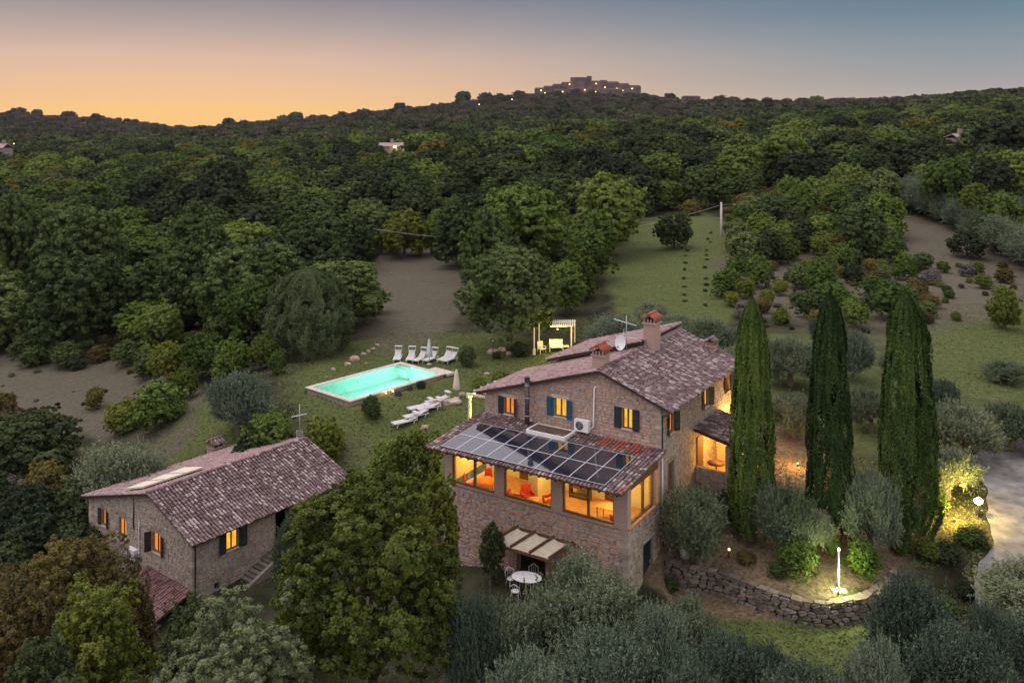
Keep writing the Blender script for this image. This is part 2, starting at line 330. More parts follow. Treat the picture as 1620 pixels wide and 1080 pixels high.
def hz(X, Y, rough=True):
    X = np.atleast_1d(np.asarray(X, float)); Y = np.atleast_1d(np.asarray(Y, float))
    px = np.clip(810 + F_PX * X / np.maximum(Y, 30), -1399, 3199); Yc = np.clip(Y, -59, 5990)
    i = np.clip(np.searchsorted(TPX, px, 'right') - 1, 0, len(TPX) - 2); s = (px - TPX[i]) / (TPX[i + 1] - TPX[i])
    j = np.clip(np.searchsorted(TY, Yc, 'right') - 1, 0, len(TY) - 2); t = (Yc - TY[j]) / (TY[j + 1] - TY[j])
    s = s * s * (3 - 2 * s) * .5 + s * .5
    def row(jj):
        jj = np.clip(jj, 0, len(TY) - 1); return TZ[jj, i] * (1 - s) + TZ[jj, i + 1] * s
    lin = row(j) * (1 - t) + row(j + 1) * t
    z = np.where(Yc < 900, _cr(row(j - 1), row(j), row(j + 1), row(j + 2), t) * .5 + lin * .5, lin)
    if rough:
        A = np.clip((Y - 60) / 300, 0, 1)
        z = z + A * .9 * (np.sin(X * .021 + 1.3 * np.sin(Y * .011)) * np.cos(Y * .017)) + np.clip((Y - 350) / 900, 0, 1) * 3.0 * np.sin(X * .012 + 2 * np.sin(Y * .004)) * np.sin(Y * .0065 + .5)
        z = z + .07 * np.sin(X * .9 + Y * .4) * np.sin(Y * .77 - X * .3)
    return z
def H(x, y): return float(hz(x, y)[0])
def on(px, Y, dz=0):            # a point standing on the ground in picture column px at distance Y
    X = (px - 810) * Y / F_PX; return Vector((X, Y, H(X, Y) + dz))
def spaced(a, b, n0, d0, g):    # spacing grows away from the start
    o = [a]; d = d0
    while o[-1] < b: o.append(o[-1] + d); d *= g
    return o
ys = [-60, -40, -20, 0, 12] + spaced(20, 36, 0, .9, 1.0) + spaced(36.6, 96, 0, .45, 1.0) + spaced(96.8, 110, 0, .9, 1.0) + spaced(112, 6000, 0, 2.2, 1.022)
xs_p = spaced(.25, 30, 0, .45, 1.0) + spaced(30.8, 70, 0, .9, 1.0) + spaced(72, 5500, 0, 2.0, 1.035)
xs = np.array([-x for x in xs_p[::-1]] + xs_p); ys = np.array(ys)
GX, GY = np.meshgrid(xs, ys); gz = hz(GX.ravel(), GY.ravel())
nx, ny = len(xs), len(ys)
idx = np.arange(nx * ny).reshape(ny, nx)
Fq = np.stack([idx[:-1, :-1], idx[:-1, 1:], idx[1:, 1:], idx[1:, :-1]], -1).reshape(-1, 4)

# the terrace above the dry-stone wall, a step in the ground
TERR = [(1046, 884, 1.9), (1090, 897, 2.0), (1140, 905, 2.0), (1200, 928, 2.0), (1260, 948, 2.0), (1310, 955, 2.0), (1365, 945, 2.0), (1400, 925, 2.0), (1425, 900, 2.0)]
TW = [atz(*p) for p in TERR]
def terrace_mask(X, Y):
    """1 behind the wall line"""
    xs_ = np.array([p.x for p in TW]); ys_ = np.array([p.y for p in TW])
    yl = np.interp(X, xs_, ys_)
    return (X > xs_[0] - .2) & (X < xs_[-1] + 3) , yl
mk, yl = terrace_mask(GX.ravel(), GY.ravel())
def terr_adj(X, Y, z):
    m_, yl_ = terrace_mask(X, Y)
    d = Y - yl_
    up = np.where(m_ & (d > .3) & (d < 5), np.maximum(z, 1.85 + .12 * np.clip(d, 0, 5)), z)
    low = np.where(m_ & (d <= .3) & (d > -5), np.minimum(z, .95 - .05 * np.clip(-d, 0, 5)), up)
    return low
PZ = 2.0; POOL0 = atz(486, 612, PZ + .35); PA = R(49); PLn, PWd = 10.4, 5.7
_hz = hz
def hz(X, Y, rough=True):
    X = np.atleast_1d(np.asarray(X, float)); Y = np.atleast_1d(np.asarray(Y, float)); z = _hz(X, Y, rough)
    z = terr_adj(X, Y, z)
    # the pool and its lawn are level
    d = np.hypot((X + 12.2) / 13, (Y - 77) / 10); w = np.clip(1.5 - d, 0, 1) ; w = w * w * (3 - 2 * w)
    z = z * (1 - w) + 2.0 * w + .03 * np.sin(X * 1.7) * w
    # the pit under the pool
    a = (X - POOL0.x) * math.cos(PA) + (Y - POOL0.y) * math.sin(PA); b = (X - POOL0.x) * math.sin(PA) - (Y - POOL0.y) * math.cos(PA)
    return np.where((a > -.05) & (a < PLn + .05) & (b > -.05) & (b < PWd + .05), .5, z)
gz = hz(GX.ravel(), GY.ravel())

def groundmat():
    m, t = new_mat('meadow_ground'); n = t.nodes; l = t.links
    p = n.new('ShaderNodeBsdfPrincipled'); o = n.new('ShaderNodeOutputMaterial'); l.new(p.outputs[0], o.inputs[0]); p.inputs['Roughness'].default_value = .95; p.inputs['Specular IOR Level'].default_value = .1
    at_ = n.new('ShaderNodeAttribute'); at_.attribute_name = 'cover'
    tcn = n.new('ShaderNodeTexCoord')
    def noise(s, d=6, st=None):
        q = n.new('ShaderNodeTexNoise'); q.inputs['Scale'].default_value = s; q.inputs['Detail'].default_value = d; src = tcn.outputs['Object']
        if st: mp = n.new('ShaderNodeMapping'); mp.inputs['Scale'].default_value = st; mp.inputs['Rotation'].default_value = (0, 0, .5); l.new(src, mp.inputs[0]); src = mp.outputs[0]
        l.new(src, q.inputs['Vector']); return q.outputs[0]
    def rampn(f, a, b, lo=.35, hi=.65):
        c = n.new('ShaderNodeValToRGB'); l.new(f, c.inputs[0]); c.color_ramp.elements[0].position = lo; c.color_ramp.elements[1].position = hi
        c.color_ramp.elements[0].color = (*a, 1); c.color_ramp.elements[1].color = (*b, 1); return c.outputs[0]
    def mix(f, a, b):
        q = n.new('ShaderNodeMix'); q.data_type = 'RGBA'; l.new(f, q.inputs[0]) if not isinstance(f, float) else None
        l.new(a, q.inputs[6]); l.new(b, q.inputs[7]); return q.outputs[2]
    grass = mix(noise(.35, 5), rampn(noise(5), (.036,.058,.016), (.085,.118,.032)), rampn(noise(3), (.062,.080,.028), (.14,.14,.060)))
    dry = mix(noise(.3, 5), rampn(noise(4), (.075,.068,.050), (.125,.112,.085)), rampn(noise(2, 6, (1, 4, 1)), (.055,.055,.036), (.15,.13,.10)))
    soil = mix(noise(.5, 4), rampn(noise(6), (.09,.06,.045), (.18,.13,.10)), rampn(noise(3), (.13,.10,.055), (.22,.17,.11)))
    wood = rampn(noise(.6, 5), (.022,.026,.014), (.055,.052,.030))
    sp = n.new('ShaderNodeSeparateColor'); l.new(at_.outputs['Color'], sp.inputs[0])
    def edge(ch, sc):
        q1 = n.new('ShaderNodeMath'); q1.operation = 'MULTIPLY_ADD'; l.new(noise(sc, 7), q1.inputs[0]); q1.inputs[1].default_value = 1.5; l.new(sp.outputs[ch], q1.inputs[2])
        q2 = n.new('ShaderNodeMapRange'); q2.interpolation_type = 'SMOOTHSTEP'; l.new(q1.outputs[0], q2.inputs[0]); q2.inputs[1].default_value = .95; q2.inputs[2].default_value = 1.5; return q2.outputs[0]
    a = mix(edge(0, .22), wood, grass); b = mix(edge(1, .17), a, dry); c = mix(edge(2, .5), b, soil)
    l.new(c, p.inputs['Base Color'])
    bp = n.new('ShaderNodeBump'); bp.inputs['Strength'].default_value = .7; bp.inputs['Distance'].default_value = .25; l.new(noise(3.5, 8), bp.inputs['Height']); l.new(bp.outputs[0], p.inputs['Normal'])
    return m
gme = np_mesh('ground', np.stack([GX.ravel(), GY.ravel(), gz], 1), Fq, groundmat(), smooth=True)
def sstep(a, b, x): t = np.clip((x - a) / (b - a), 0, 1); return t * t * (3 - 2 * t)
def blob(px, Y, cx, cy, rx, ry):
    d = np.hypot((px - cx) / rx, (Y - cy) / ry); return 1 - sstep(.8, 1.2, d)
gx, gy = GX.ravel(), GY.ravel(); gpx = 810 + F_PX * gx / np.maximum(gy, 15)
far_field = blob(gpx, gy, 60, 480, 130, 55) + blob(gpx, gy, 1320, 700, 130, 90)
grass = np.clip(blob(gpx, gy, 1320, 700, 130, 90) + blob(gpx, gy, 690, 75, 230, 19) + blob(gpx, gy, 1070, 120, 110, 46) + blob(gpx, gy, 1230, 38, 260, 5) + blob(gpx, gy, 1560, 83, 120, 14) + blob(gpx, gy, 320, 66, 90, 12)
                + .6 * blob(gpx, gy, 1300, 70, 400, 16) + .5 * sstep(420, 700, gy), 0, 1)
dry = np.clip(blob(gpx, gy, 60, 480, 130, 55) * .9 + blob(gpx, gy, 640, 122, 110, 36) * .9 + blob(gpx, gy, 90, 98, 190, 20) + blob(gpx, gy, 1400, 118, 260, 34) + .7 * blob(gpx, gy, 240, 80, 90, 12) + .4 * blob(gpx, gy, 560, 62, 60, 7), 0, 1)
soil = np.clip(blob(gpx, gy, 1230, 45.5, 210, 4) + .8 * blob(gpx, gy, 1180, 54, 140, 6) + .4 * blob(gpx, gy, 900, 37, 300, 4), 0, 1)
ca = gme.color_attributes.new('cover', 'FLOAT_COLOR', 'POINT')
ca.data.foreach_set('color', np.stack([grass, dry, soil, np.ones_like(soil)], 1).astype(np.float32).ravel())
obj('ground', gme, kind='structure')

# gravel drive at the right edge, and the pale lane climbing the hill
def ribbon(name, pts, widths, mat, dz=.09, sub=16):
    P = [Vector(p) for p in pts]; out = []
    for i in range(len(P) - 1):
        p0, p1, p2, p3 = P[max(i-1,0)], P[i], P[i+1], P[min(i+2, len(P)-1)]
        for k in range(sub):
            t = k / sub; out.append((_cr(np.array(p0), np.array(p1), np.array(p2), np.array(p3), t), widths[i] * (1 - t) + widths[i+1] * t))
    out.append((np.array(P[-1]), widths[-1])); V = []; Q = []; W = 12
    for i, (p, w) in enumerate(out):
        d = out[min(i+1, len(out)-1)][0] - out[max(i-1, 0)][0]; nrm = np.array([d[1], -d[0]]); nrm = nrm / (np.linalg.norm(nrm) + 1e-9)
        for k in range(W + 1):
            s = (k / W - .5) * w * (1 + .13 * math.sin(i * .31 + .4 * k) + .05 * math.sin(i * .9)); x, y = p[0] + nrm[0] * s, p[1] + nrm[1] * s
            V.append((x, y, H(x, y) + dz + .03 * (1 - abs(k / W - .5) * 2)))
    for i in range(len(out) - 1):
        for k in range(W): a = i * (W + 1) + k; Q.append((a, a + 1, a + W + 2, a + W + 1))
    return obj(name, np_mesh(name, V, Q, mat, smooth=True), kind='structure')
M['gravel'] = surf('gravel', [(.10,.10,.105),(.17,.17,.175),(.25,.245,.24)], 1.2, .95, .8, 14, stretch=(1, 1, 1))
M['lane'] = surf('pale_lane', [(.26,.23,.21),(.38,.35,.32)], 1.2, .95, .5, 14)
ribbon('gravel_drive', [on(1760, 66), on(1668, 60), on(1616, 54), on(1606, 49), on(1592, 45.5), on(1570, 42.5), on(1585, 39), on(1660, 34)], [6, 6.6, 4.6, 2.5, 1.4, 1.7, 1.5, 1.6], M['gravel'])
ribbon('hill_lane', [on(1700, 128), on(1640, 140), on(1575, 150), on(1520, 160), on(1485, 172), on(1470, 190)], [2.5, 2.4, 2.4, 3, 4.2, 3], M['lane'])

# ------------------------------------------------------------------ stone and tile makers
def quads_of_stone(cx, cz, w, h, d, jit, rng):
    """frustum stone in (along, out, up) coordinates; outer face at -d"""
    a = w / 2; b = h / 2; o = []
    cor = [(-a, -b), (a, -b), (a, b), (-a, b)]
    j = [(x + rng.uniform(-jit, jit) * w, z + rng.uniform(-jit, jit) * h) for x, z in cor]
    # eight-sided outer outline for rounded corners
    pts = []
    for i in range(4):
        x0, z0 = j[i]; x1, z1 = j[(i + 1) % 4]; pts.append((x0 + (x1 - x0) * .22, z0 + (z1 - z0) * .22)); pts.append((x0 + (x1 - x0) * .78, z0 + (z1 - z0) * .78))
    t = rng.uniform(-.3, .3) * d
    V = [(cx + x, .01, cz + z) for x, z in pts] + [(cx + x * .86, -d * rng.uniform(.8, 1.15) + t * x / a * .4, cz + z * .86) for x, z in pts]
    F = [(i, (i + 1) % 8, 8 + (i + 1) % 8, 8 + i) for i in range(8)] + [(8, 9, 10, 11), (8, 11, 12, 15), (12, 13, 14, 15)]
    return V, F
def stone_wall(parent, origin, du, length, ztop, zbot, holes, mats, seed, sw=(.26, .55), shh=(.15, .28), nmax=300, depth=.035, part_name='stone', xmin=0.0, jit=.1):
    """courses of irregular stones on the plane through origin along du; holes = (x0,x1,z0,z1); the largest become parts, the rest one mesh"""
    rng = random.Random(seed); stones = []; z = zbot
    zt = ztop if callable(ztop) else (lambda x: ztop)
    zmax = max(zt(xmin + (length - xmin) * i / 20) for i in range(21))
    def put(a, b, c, d_):
        a, b = max(a, xmin), min(b, length)
        if b - a < .07 or d_ > min(zt(a), zt(b)) + .01: return
        for (ha, hb_, hc, hd) in holes:
            if b > ha + .02 and a < hb_ - .02 and d_ > hc + .02 and c < hd - .02:
                if a < ha - .09: b = ha - .005            # trim the stone to the edge of the opening
                elif b > hb_ + .09: a = hb_ + .005
                else: return
        if b - a < .07: return
        g = rng.uniform(.008, .022); stones.append(((a + b) / 2, (c + d_) / 2, b - a - g, d_ - c - g))
    while z < zmax:
        h1 = rng.uniform(*shh); h2 = rng.uniform(*shh); x = xmin + rng.uniform(-.2, 0); zw = rng.uniform(-.02, .02)
        while x < length:
            sgw = rng.uniform(sw[0], sw[1]) * rng.uniform(1.0, 2.2); zm = z + h1 + rng.uniform(-.03, .03)
            if rng.random() < .24: sgw = rng.uniform(sw[0], sw[1]); put(x, x + sgw, z, z + h1 + h2)
            else:
                for za, zb2 in ((z, zm), (zm, z + h1 + h2)):
                    nn = max(1, int(round(sgw / rng.uniform(sw[0] * 1.1, sw[1])))); cut = sorted([0] + [(q + rng.uniform(.3, .7) - .5 + .5) / nn for q in range(1, nn)] + [1])
                    for c0, c1 in zip(cut[:-1], cut[1:]): put(x + sgw * min(c0, 1), x + sgw * min(c1, 1), za, zb2)
            x += sgw
        z += h1 + h2
    du = Vector(du).normalized(); dn = Vector((-du.y, du.x, 0))           # inward normal; stones face -dn
    o = Vector(origin)
    stones.sort(key=lambda s: -s[2] * s[3] * (1 + .0 * rng.random()))
    big = set(range(min(nmax, len(stones)))); V = []; Fk = []
    shapes = []
    rest = MB()
    for i, (cx, cz, w, h) in enumerate(stones):
        vs, fs = quads_of_stone(0, 0, w, h, depth * rng.uniform(.5, 1.5), jit, rng)
        c = o + du * cx + Vector((0, 0, cz))
        if i in big:
            me = bpy.data.meshes.new(part_name); me.from_pydata([tuple(du * a + dn * b + Vector((0, 0, c_))) for a, b, c_ in vs], [], fs); me.materials.append(mats[1]); me.update()
            q = obj(part_name, me, parent); q.location = c
        else: rest.add([c + du * a + dn * b + Vector((0, 0, c_)) for a, b, c_ in vs], fs)
    if rest.v: rest.build('small_stones', mats[0], parent, kind='stuff')
def tile_shape(L_, r0, r1, n=5, th=.015):
    """barrel tile: along -y downhill, arch upward"""
    V = []; F = []
    for (y, r, dz) in ((0, r0, 0.0), (-L_, r1, .012)):
        for k in range(n + 1):
            t = math.pi * k / n; V.append((-r * math.cos(t), y, dz + r * .85 * math.sin(t)))
    for k in range(n): F.append((k, k + n + 1, k + n + 2, k + 1))
    b = len(V)
    for k in range(n + 1):
        t = math.pi * k / n; V.append((-(r1 - th * 1.6) * math.cos(t), -L_, .012 + (r1 - th * 1.6) * .85 * math.sin(t)))
    for k in range(n): F.append((n + 1 + k, b + k, b + k + 1, n + 2 + k))
    return V, F
def tile_roof(parent, A, B, C, D_, matset, seed, pitch=.21, expo=.34, nparts=0, part_mat=None, skip=None, redrow=None):
    """tiles over the quad A(top left) B(top right) C(bottom right) D(bottom left), seen from downhill; bottoms D-C"""
    A, B, C, D_ = map(Vector, (A, B, C, D_)); rng = random.Random(seed)
    across = (B - A); Wd = across.length; ax = across.normalized(); down = (D_ - A); Ln = down.length; ay = -down.normalized(); nz_ = ax.cross(ay)
    ncol = int(Wd / pitch); nrow = int(math.ceil(Ln / expo)); items = []
    for c in range(ncol + 1):
        off = rng.uniform(-.05, .05)
        for r in range(nrow):
            s = r * expo + off - .05
            L_ = min(expo + .09, Ln + .05 - s)
            if L_ < .1: continue
            x = (c + .0) * Wd / ncol
            if skip and skip(x, s): continue
            items.append((r, x, s, L_))
    items.sort(key=lambda q: (-q[0]))
    V0, F0 = tile_shape(1, .070, .086); rest = MB()
    shared = {}
    for i, (r, x, s, L_) in enumerate(items):
        jx = rng.uniform(-.012, .012); rot = rng.uniform(-.03, .03); lift = rng.uniform(0, .018)
        org = A + ax * (x + jx) + (-ay) * s + nz_ * (.02 + lift)
        fx = ax * math.cos(rot) + ay * math.sin(rot); fy = ay * math.cos(rot) - ax * math.sin(rot)
        if i < nparts:
            key = rng.randint(0, 3)
            if key not in shared:
                vv, ff = tile_shape(expo + .09, .070 + .002 * key, .085 + .002 * key); me = bpy.data.meshes.new('roof_tile'); me.from_pydata(vv, [], ff); me.materials.append(part_mat); me.update(); shared[key] = me
            q = obj('roof_tile', shared[key], parent)
            if redrow and redrow(x, s): 
                q.data = q.data.copy(); q.data.materials[0] = M['tile_red']
            mt = Matrix((( fx.x, fy.x, nz_.x), (fx.y, fy.y, nz_.y), (fx.z, fy.z, nz_.z))).to_4x4(); mt.translation = org; q.matrix_local = mt
        else:
            rest.add([org + fx * a + fy * b * (L_ if True else 1) + nz_ * (c_ + (-.028 * b)) for a, b, c_ in V0], F0, 1 if (redrow and redrow(x, s)) else 0)
    if rest.v: rest.build('roof_tiles', [matset, M['tile_red']], parent, kind='stuff')

def roof_slab(name, A, B, C, D_, th, parent, mats):
    A, B, C, D_ = map(Vector, (A, B, C, D_)); dn = Vector((0, 0, -th)); s = MB()
    s.add([A, B, C, D_, A + dn, B + dn, C + dn, D_ + dn], [(0, 3, 2, 1), (4, 5, 6, 7)], 0)
    s.f[0] = [0, 1, 2, 3][::-1]; s.m[1] = 1
    s.add([A, B, C, D_, A + dn, B + dn, C + dn, D_ + dn], [(0, 1, 5, 4), (1, 2, 6, 5), (2, 3, 7, 6), (3, 0, 4, 7)], 1)
    return s.build(name, mats, parent)
def ridge_tiles(parent, P0, P1, mat, seed, r=.12, lift=.02):
    rng = random.Random(seed); P0 = Vector(P0); P1 = Vector(P1); d = P1 - P0; n = int(d.length / .36); ax = d.normalized(); sx = Vector((ax.y, -ax.x, 0)).normalized(); up = sx.cross(ax)
    s = MB(); V0, F0 = tile_shape(.42, r * .9, r * 1.1)
    for i in range(n):
        o = P0 + ax * (i * d.length / n + .42) + up * (lift + rng.uniform(0, .015)); k = 1 + rng.uniform(-.05, .05)
        s.add([o + sx * a * k + ax * b + up * c * k for a, b, c in V0], F0)
    return s.build('ridge_tiles', mat, parent)

# ------------------------------------------------------------------ house frames
class Frame:
    def __init__(s, X0, Y0, deg): s.X0, s.Y0, s.t = X0, Y0, R(deg); s.c, s.s = math.cos(s.t), math.sin(s.t)
    def w(s, u, v, z): return Vector((s.X0 + u * s.c + v * s.s, s.Y0 - u * s.s + v * s.c, z))
    def loc(s, p):
        dx, dy = p.x - s.X0, p.y - s.Y0; return Vector((dx * s.c - dy * s.s, dx * s.s + dy * s.c, p.z))
    def front(s, px, py, v):
        k = (px - 810) / F_PX; u = (k * (s.Y0 + v * s.c) - s.X0 - v * s.s) / (s.c + k * s.s); Y = s.Y0 - u * s.s + v * s.c
        return u, CAMZ - (py - HOR) * Y / F_PX
    def side(s, px, py, u):
        k = (px - 810) / F_PX; v = (k * (s.Y0 - u * s.s) - s.X0 - u * s.c) / (s.s - k * s.c); Y = s.Y0 - u * s.s + v * s.c
        return v, CAMZ - (py - HOR) * Y / F_PX
    def z(s, px, py, z):
        p = s.loc(atz(px, py, z)); return p.x, p.y
def wall_holes(mb, o, du, x0, x1, zbot, ztop, holes, th, breaks=(), m=0):
    """a thick wall along du from x0 to x1 with real openings; ztop(x) gives the top"""
    du = Vector(du); dn = Vector((-du.y, du.x, 0)) * th; o = Vector(o)
    xs_ = sorted(set([x0, x1] + [h[0] for h in holes] + [h[1] for h in holes] + list(breaks)))
    for a, b in zip(xs_[:-1], xs_[1:]):
        hs = sorted([h for h in holes if h[0] <= a + 1e-6 and h[1] >= b - 1e-6], key=lambda h: h[2]); z = zbot
        for h in hs + [None]:
            zt0 = zt1 = None
            if h is None: zt0, zt1 = ztop(a), ztop(b)
            else: zt0 = zt1 = h[2]
            if min(zt0, zt1) > z + 1e-4:
                P = [o + du * a + Vector((0, 0, z)), o + du * b + Vector((0, 0, z)), o + du * b + Vector((0, 0, zt1)), o + du * a + Vector((0, 0, zt0))]
                mb.prism(P, None, dn, m)
            if h is not None: z = h[3]
def shutter(parent, hinge, du, w, h, ang, mat, side, label=None):
    """louvred leaf hinged at hinge, swung open by ang from flat against the wall"""
    du = Vector(du).normalized(); out = Vector((du.y, -du.x, 0)); d = (du * side * math.cos(ang) + out * math.sin(ang)).normalized(); nrm = d.cross(Vector((0, 0, 1)))
    s = MB(); o = Vector(hinge) + out * .04; T = nrm * .022
    def rect(a0, a1, z0, z1, t=1.0): s.obox(o + d * (a0 + a1) / 2 + Vector((0, 0, (z0 + z1) / 2)), d * (a1 - a0) / 2, T * t, Vector((0, 0, (z1 - z0) / 2)))
    rect(.01, .07, 0, h); rect(w - .07, w, 0, h); rect(.07, w - .07, 0, .09); rect(.07, w - .07, h - .09, h); rect(.07, w - .07, h * .5 - .04, h * .5 + .04)
    n = int((h - .2) / .075)
    for i in range(n):
        z = .1 + (h - .2) * (i + .5) / n; s.obox(o + d * w / 2 + Vector((0, 0, z)), d * (w / 2 - .07), nrm * .016 + Vector((0, 0, .012)), Vector((0, 0, .028)) - nrm * .006)
    q = s.build('shutter', mat, parent)
    if label: q['label'] = label
    return q
def small_window(parent, o, du, x0, x1, z0, z1, glow, shut=None, leaf=None, lintel=None, sill=None, shw=None, label=None):
    """two-light casement set 16 cm back in its opening, lit from inside"""
    o = Vector(o); du = Vector(du).normalized(); dn = Vector((-du.y, du.x, 0)); s = MB(); w = x1 - x0; h = z1 - z0
    P = lambda x, d, z: o + du * x + dn * d + Vector((0, 0, z)); f = .055
    def b(a0, a1, zz0, zz1, d0, d1, mb=s): mb.obox(P((a0 + a1) / 2, (d0 + d1) / 2, (zz0 + zz1) / 2), du * (a1 - a0) / 2, dn * (d1 - d0) / 2, Vector((0, 0, (zz1 - zz0) / 2)))
    b(x0, x0 + f, z0, z1, .12, .19); b(x1 - f, x1, z0, z1, .12, .19); b(x0 + f, x1 - f, z0, z0 + f, .12, .19); b(x0 + f, x1 - f, z1 - f, z1, .12, .19)
    xm = (x0 + x1) / 2; b(xm - .045, xm + .045, z0 + f, z1 - f, .11, .18)
    win = s.build('window', M['wood'], parent)
    if label: win['label'] = label
    for a0, a1 in ((x0 + f, xm - .045), (xm + .045, x1 - f)):
        q = MB(); b(a0, a1, z0 + f, z1 - f, .15, .165, q); q.build('pane', glow, win)
    if lintel is not None:
        q = MB(); b(x0 - .18, x1 + .18, z1 + .003, z1 + .2, -.045, .2, q); q.build('lintel', M[lintel], win)
    q = MB(); b(x0 - .06, x1 + .06, z0 - .07, z0 - .003, -.07, .16, q); q.build('sill', M['coping' if sill is None else sill], win)
    if shut:
        sw_ = shw or w * .56; mats, angs = shut
        if angs[0] is not None: shutter(parent, P(x0 - .02, 0, z0 - .02), du, sw_, h + .04, angs[0], M[mats[0]], -1)
        if angs[1] is not None: shutter(parent, P(x1 + .02, 0, z0 - .02), du, sw_, h + .04, angs[1], M[mats[1]], 1)
    return win
def big_window(parent, o, du, x0, x1, z0, z1, mull, label=None, sillmat='brick', sill=True):
    o = Vector(o); du = Vector(du).normalized(); dn = Vector((-du.y, du.x, 0)); P = lambda x, d, z: o + du * x + dn * d + Vector((0, 0, z)); f = .08
    def b(mb, a0, a1, zz0, zz1, d0, d1): mb.obox(P((a0 + a1) / 2, (d0 + d1) / 2, (zz0 + zz1) / 2), du * (a1 - a0) / 2, dn * (d1 - d0) / 2, Vector((0, 0, (zz1 - zz0) / 2)))
    win = MB(); b(win, x0 + .003, x0 + f, z0, z1, .06, .17); b(win, x1 - f, x1 - .003, z0, z1, .06, .17); b(win, x0 + f, x1 - f, z0, z0 + f + .02, .06, .17); b(win, x0 + f, x1 - f, z1 - f, z1, .06, .17)
    edges = [x0 + f]
    for mx in mull: b(win, mx - .06, mx + .06, z0 + f + .02, z1 - f, .05, .16); edges += [mx - .06, mx + .06]
    edges.append(x1 - f)
    w = win.build('picture_window', M['wood'], parent)
    if label: w['label'] = label
    for a0, a1 in zip(edges[::2], edges[1::2]):
        q = MB(); b(q, a0, a1, z0 + f + .02, z1 - f, .10, .112); q.build('pane', M['glass'], w)
    if sill: q = MB(); b(q, x0 - .05, x1 + .05, z0 - .075, z0 - .003, -.09, .14); q.build('sill', M[sillmat], w)
    return w
def chimney(parent, u, v, z0, z1, wx, wy, style, label=None):
    s = MB(); s.box((u - wx/2, v - wy/2, z0), (u + wx/2, v + wy/2, z1)); ch = s.build('chimney', M['brick'] if style != 'stone' else M['mortar'], parent)
    if label: ch['label'] = label
    q = MB(); q.box((u - wx/2 - .06, v - wy/2 - .06, z1 + .002), (u + wx/2 + .06, v + wy/2 + .06, z1 + .08)); q.build('collar', M['brick'], ch)
    q = MB(); g = .22
    for a in (-1, -.33, .33, 1):
        for b_ in (-1, 1):
            q.box((u + a * (wx/2 - .05) - .045, v + b_ * (wy/2 - .05) - .045, z1 + .08), (u + a * (wx/2 - .05) + .045, v + b_ * (wy/2 - .05) + .045, z1 + .08 + g))
    for b_ in (0,):
        for a in (-1, 1): q.box((u + a * (wx/2 - .05) - .045, v - .045, z1 + .08), (u + a * (wx/2 - .05) + .045, v + .045, z1 + .08 + g))
    q.build('vent_posts', M['brick'], ch)
    q = MB(); q.box((u - wx/2 + .1, v - wy/2 + .1, z1 + .081), (u + wx/2 - .1, v + wy/2 - .1, z1 + .08 + g - .01)); q.build('flue', M['black'], ch)
    zt = z1 + .08 + g; zr = zt + wx * .32; e = .12; q = MB()
    for sgn in (-1, 1):
        A_ = Vector((u, v + wy/2 + e, zr)); B_ = Vector((u, v - wy/2 - e, zr)); C_ = Vector((u + sgn * (wx/2 + e), v - wy/2 - e, zt - .02)); D0 = Vector((u + sgn * (wx/2 + e), v + wy/2 + e, zt - .02))
        q.prism([A_, B_, C_, D0], None, Vector((0, 0, .05)))
    n = 4
    for sgn in (-1, 1):
        for i in range(n):
            vv = v - wy/2 - e + (wy + 2 * e) * (i + .5) / n
            q.tube([(u, vv, zr + .06), (u + sgn * (wx/2 + e + .02), vv, zt + .04)], .075, 6)
    q.tube([(u, v - wy/2 - e - .03, zr + .09), (u, v + wy/2 + e + .03, zr + .09)], .085, 6)
    q.build('cap', M['tile_red'] if style == 'red' else M['tile'], ch)
    return ch

# ================================================================== THE MAIN HOUSE
FH = Frame(5.555, 42.469, 32.58); D = 3.96; W = 10.9; LB = 11.08
HS = empty('farmhouse', (FH.X0, FH.Y0, 0), -FH.t, label='large stone farmhouse with glazed veranda under solar panels, standing beside three cypresses', cat='house')
UR, ZR, ZE, ZEL = -3.4, 11.02, 9.58, 8.59; VB = D + LB
def ztop(u): return (ZR + (u - UR) * (ZE - ZR) / (.55 - UR) if u > UR else ZR + (u - UR) * (ZR - ZEL) / (UR + W + .56)) - .16
h_front = [(-9.64, -8.98, 7.6, 8.55), (-6.32, -5.56, 8.05, 9.05), (-2.17, -1.6, 8.12, 9.2)]
s = MB(); wall_holes(s, (0, D, 0), (1, 0, 0), -W, 0, 0, ztop, h_front, .45, (UR,))
gw = s.build('gable_wall', M['mortar'], HS)
stone_wall(gw, (0, D, 0), (1, 0, 0), 0, ztop, 7.32, [(a - .17, b + .17, c - .08, d + .2) for a, b, c, d in h_front], (M['stone'], M['stone_part']), 3, nmax=300, xmin=-W, sw=(.15, .40), shh=(.10, .19), depth=.025)
h_side = [(5.1, 5.75, 7.85, 8.85), (10.25, 11.05, 7.85, 8.85), (14.0, 14.7, 7.8, 8.75), (4.98, 5.8, 4.6, 6.3), (9.1, 10.0, 4.35, 6.5)]
s = MB(); wall_holes(s, (0, 0, 0), (0, 1, 0), D + .452, VB - .35, 0, lambda x: ztop(0), h_side, .45)
sw_ = s.build('side_wall', M['mortar_grey'], HS)
stone_wall(sw_, (0, 0, 0), (0, 1, 0), VB - .05, ztop(0), 3.2, [(a - .14, b + .14, c - .08, d + .18) for a, b, c, d in h_side], (M['stone_grey'], M['stone_grey_part']), 5, nmax=300, xmin=D + .05, sw=(.15, .38), shh=(.10, .19), depth=.018)
s = MB(); wall_holes(s, (0, VB, 0), (1, 0, 0), -W, 0, 0, ztop, [], -.35, (UR,)); s.box((-W, D + .452, 0), (-W + .4, VB - .352, ztop(-W))); s.build('back_wall', M['mortar'], HS)
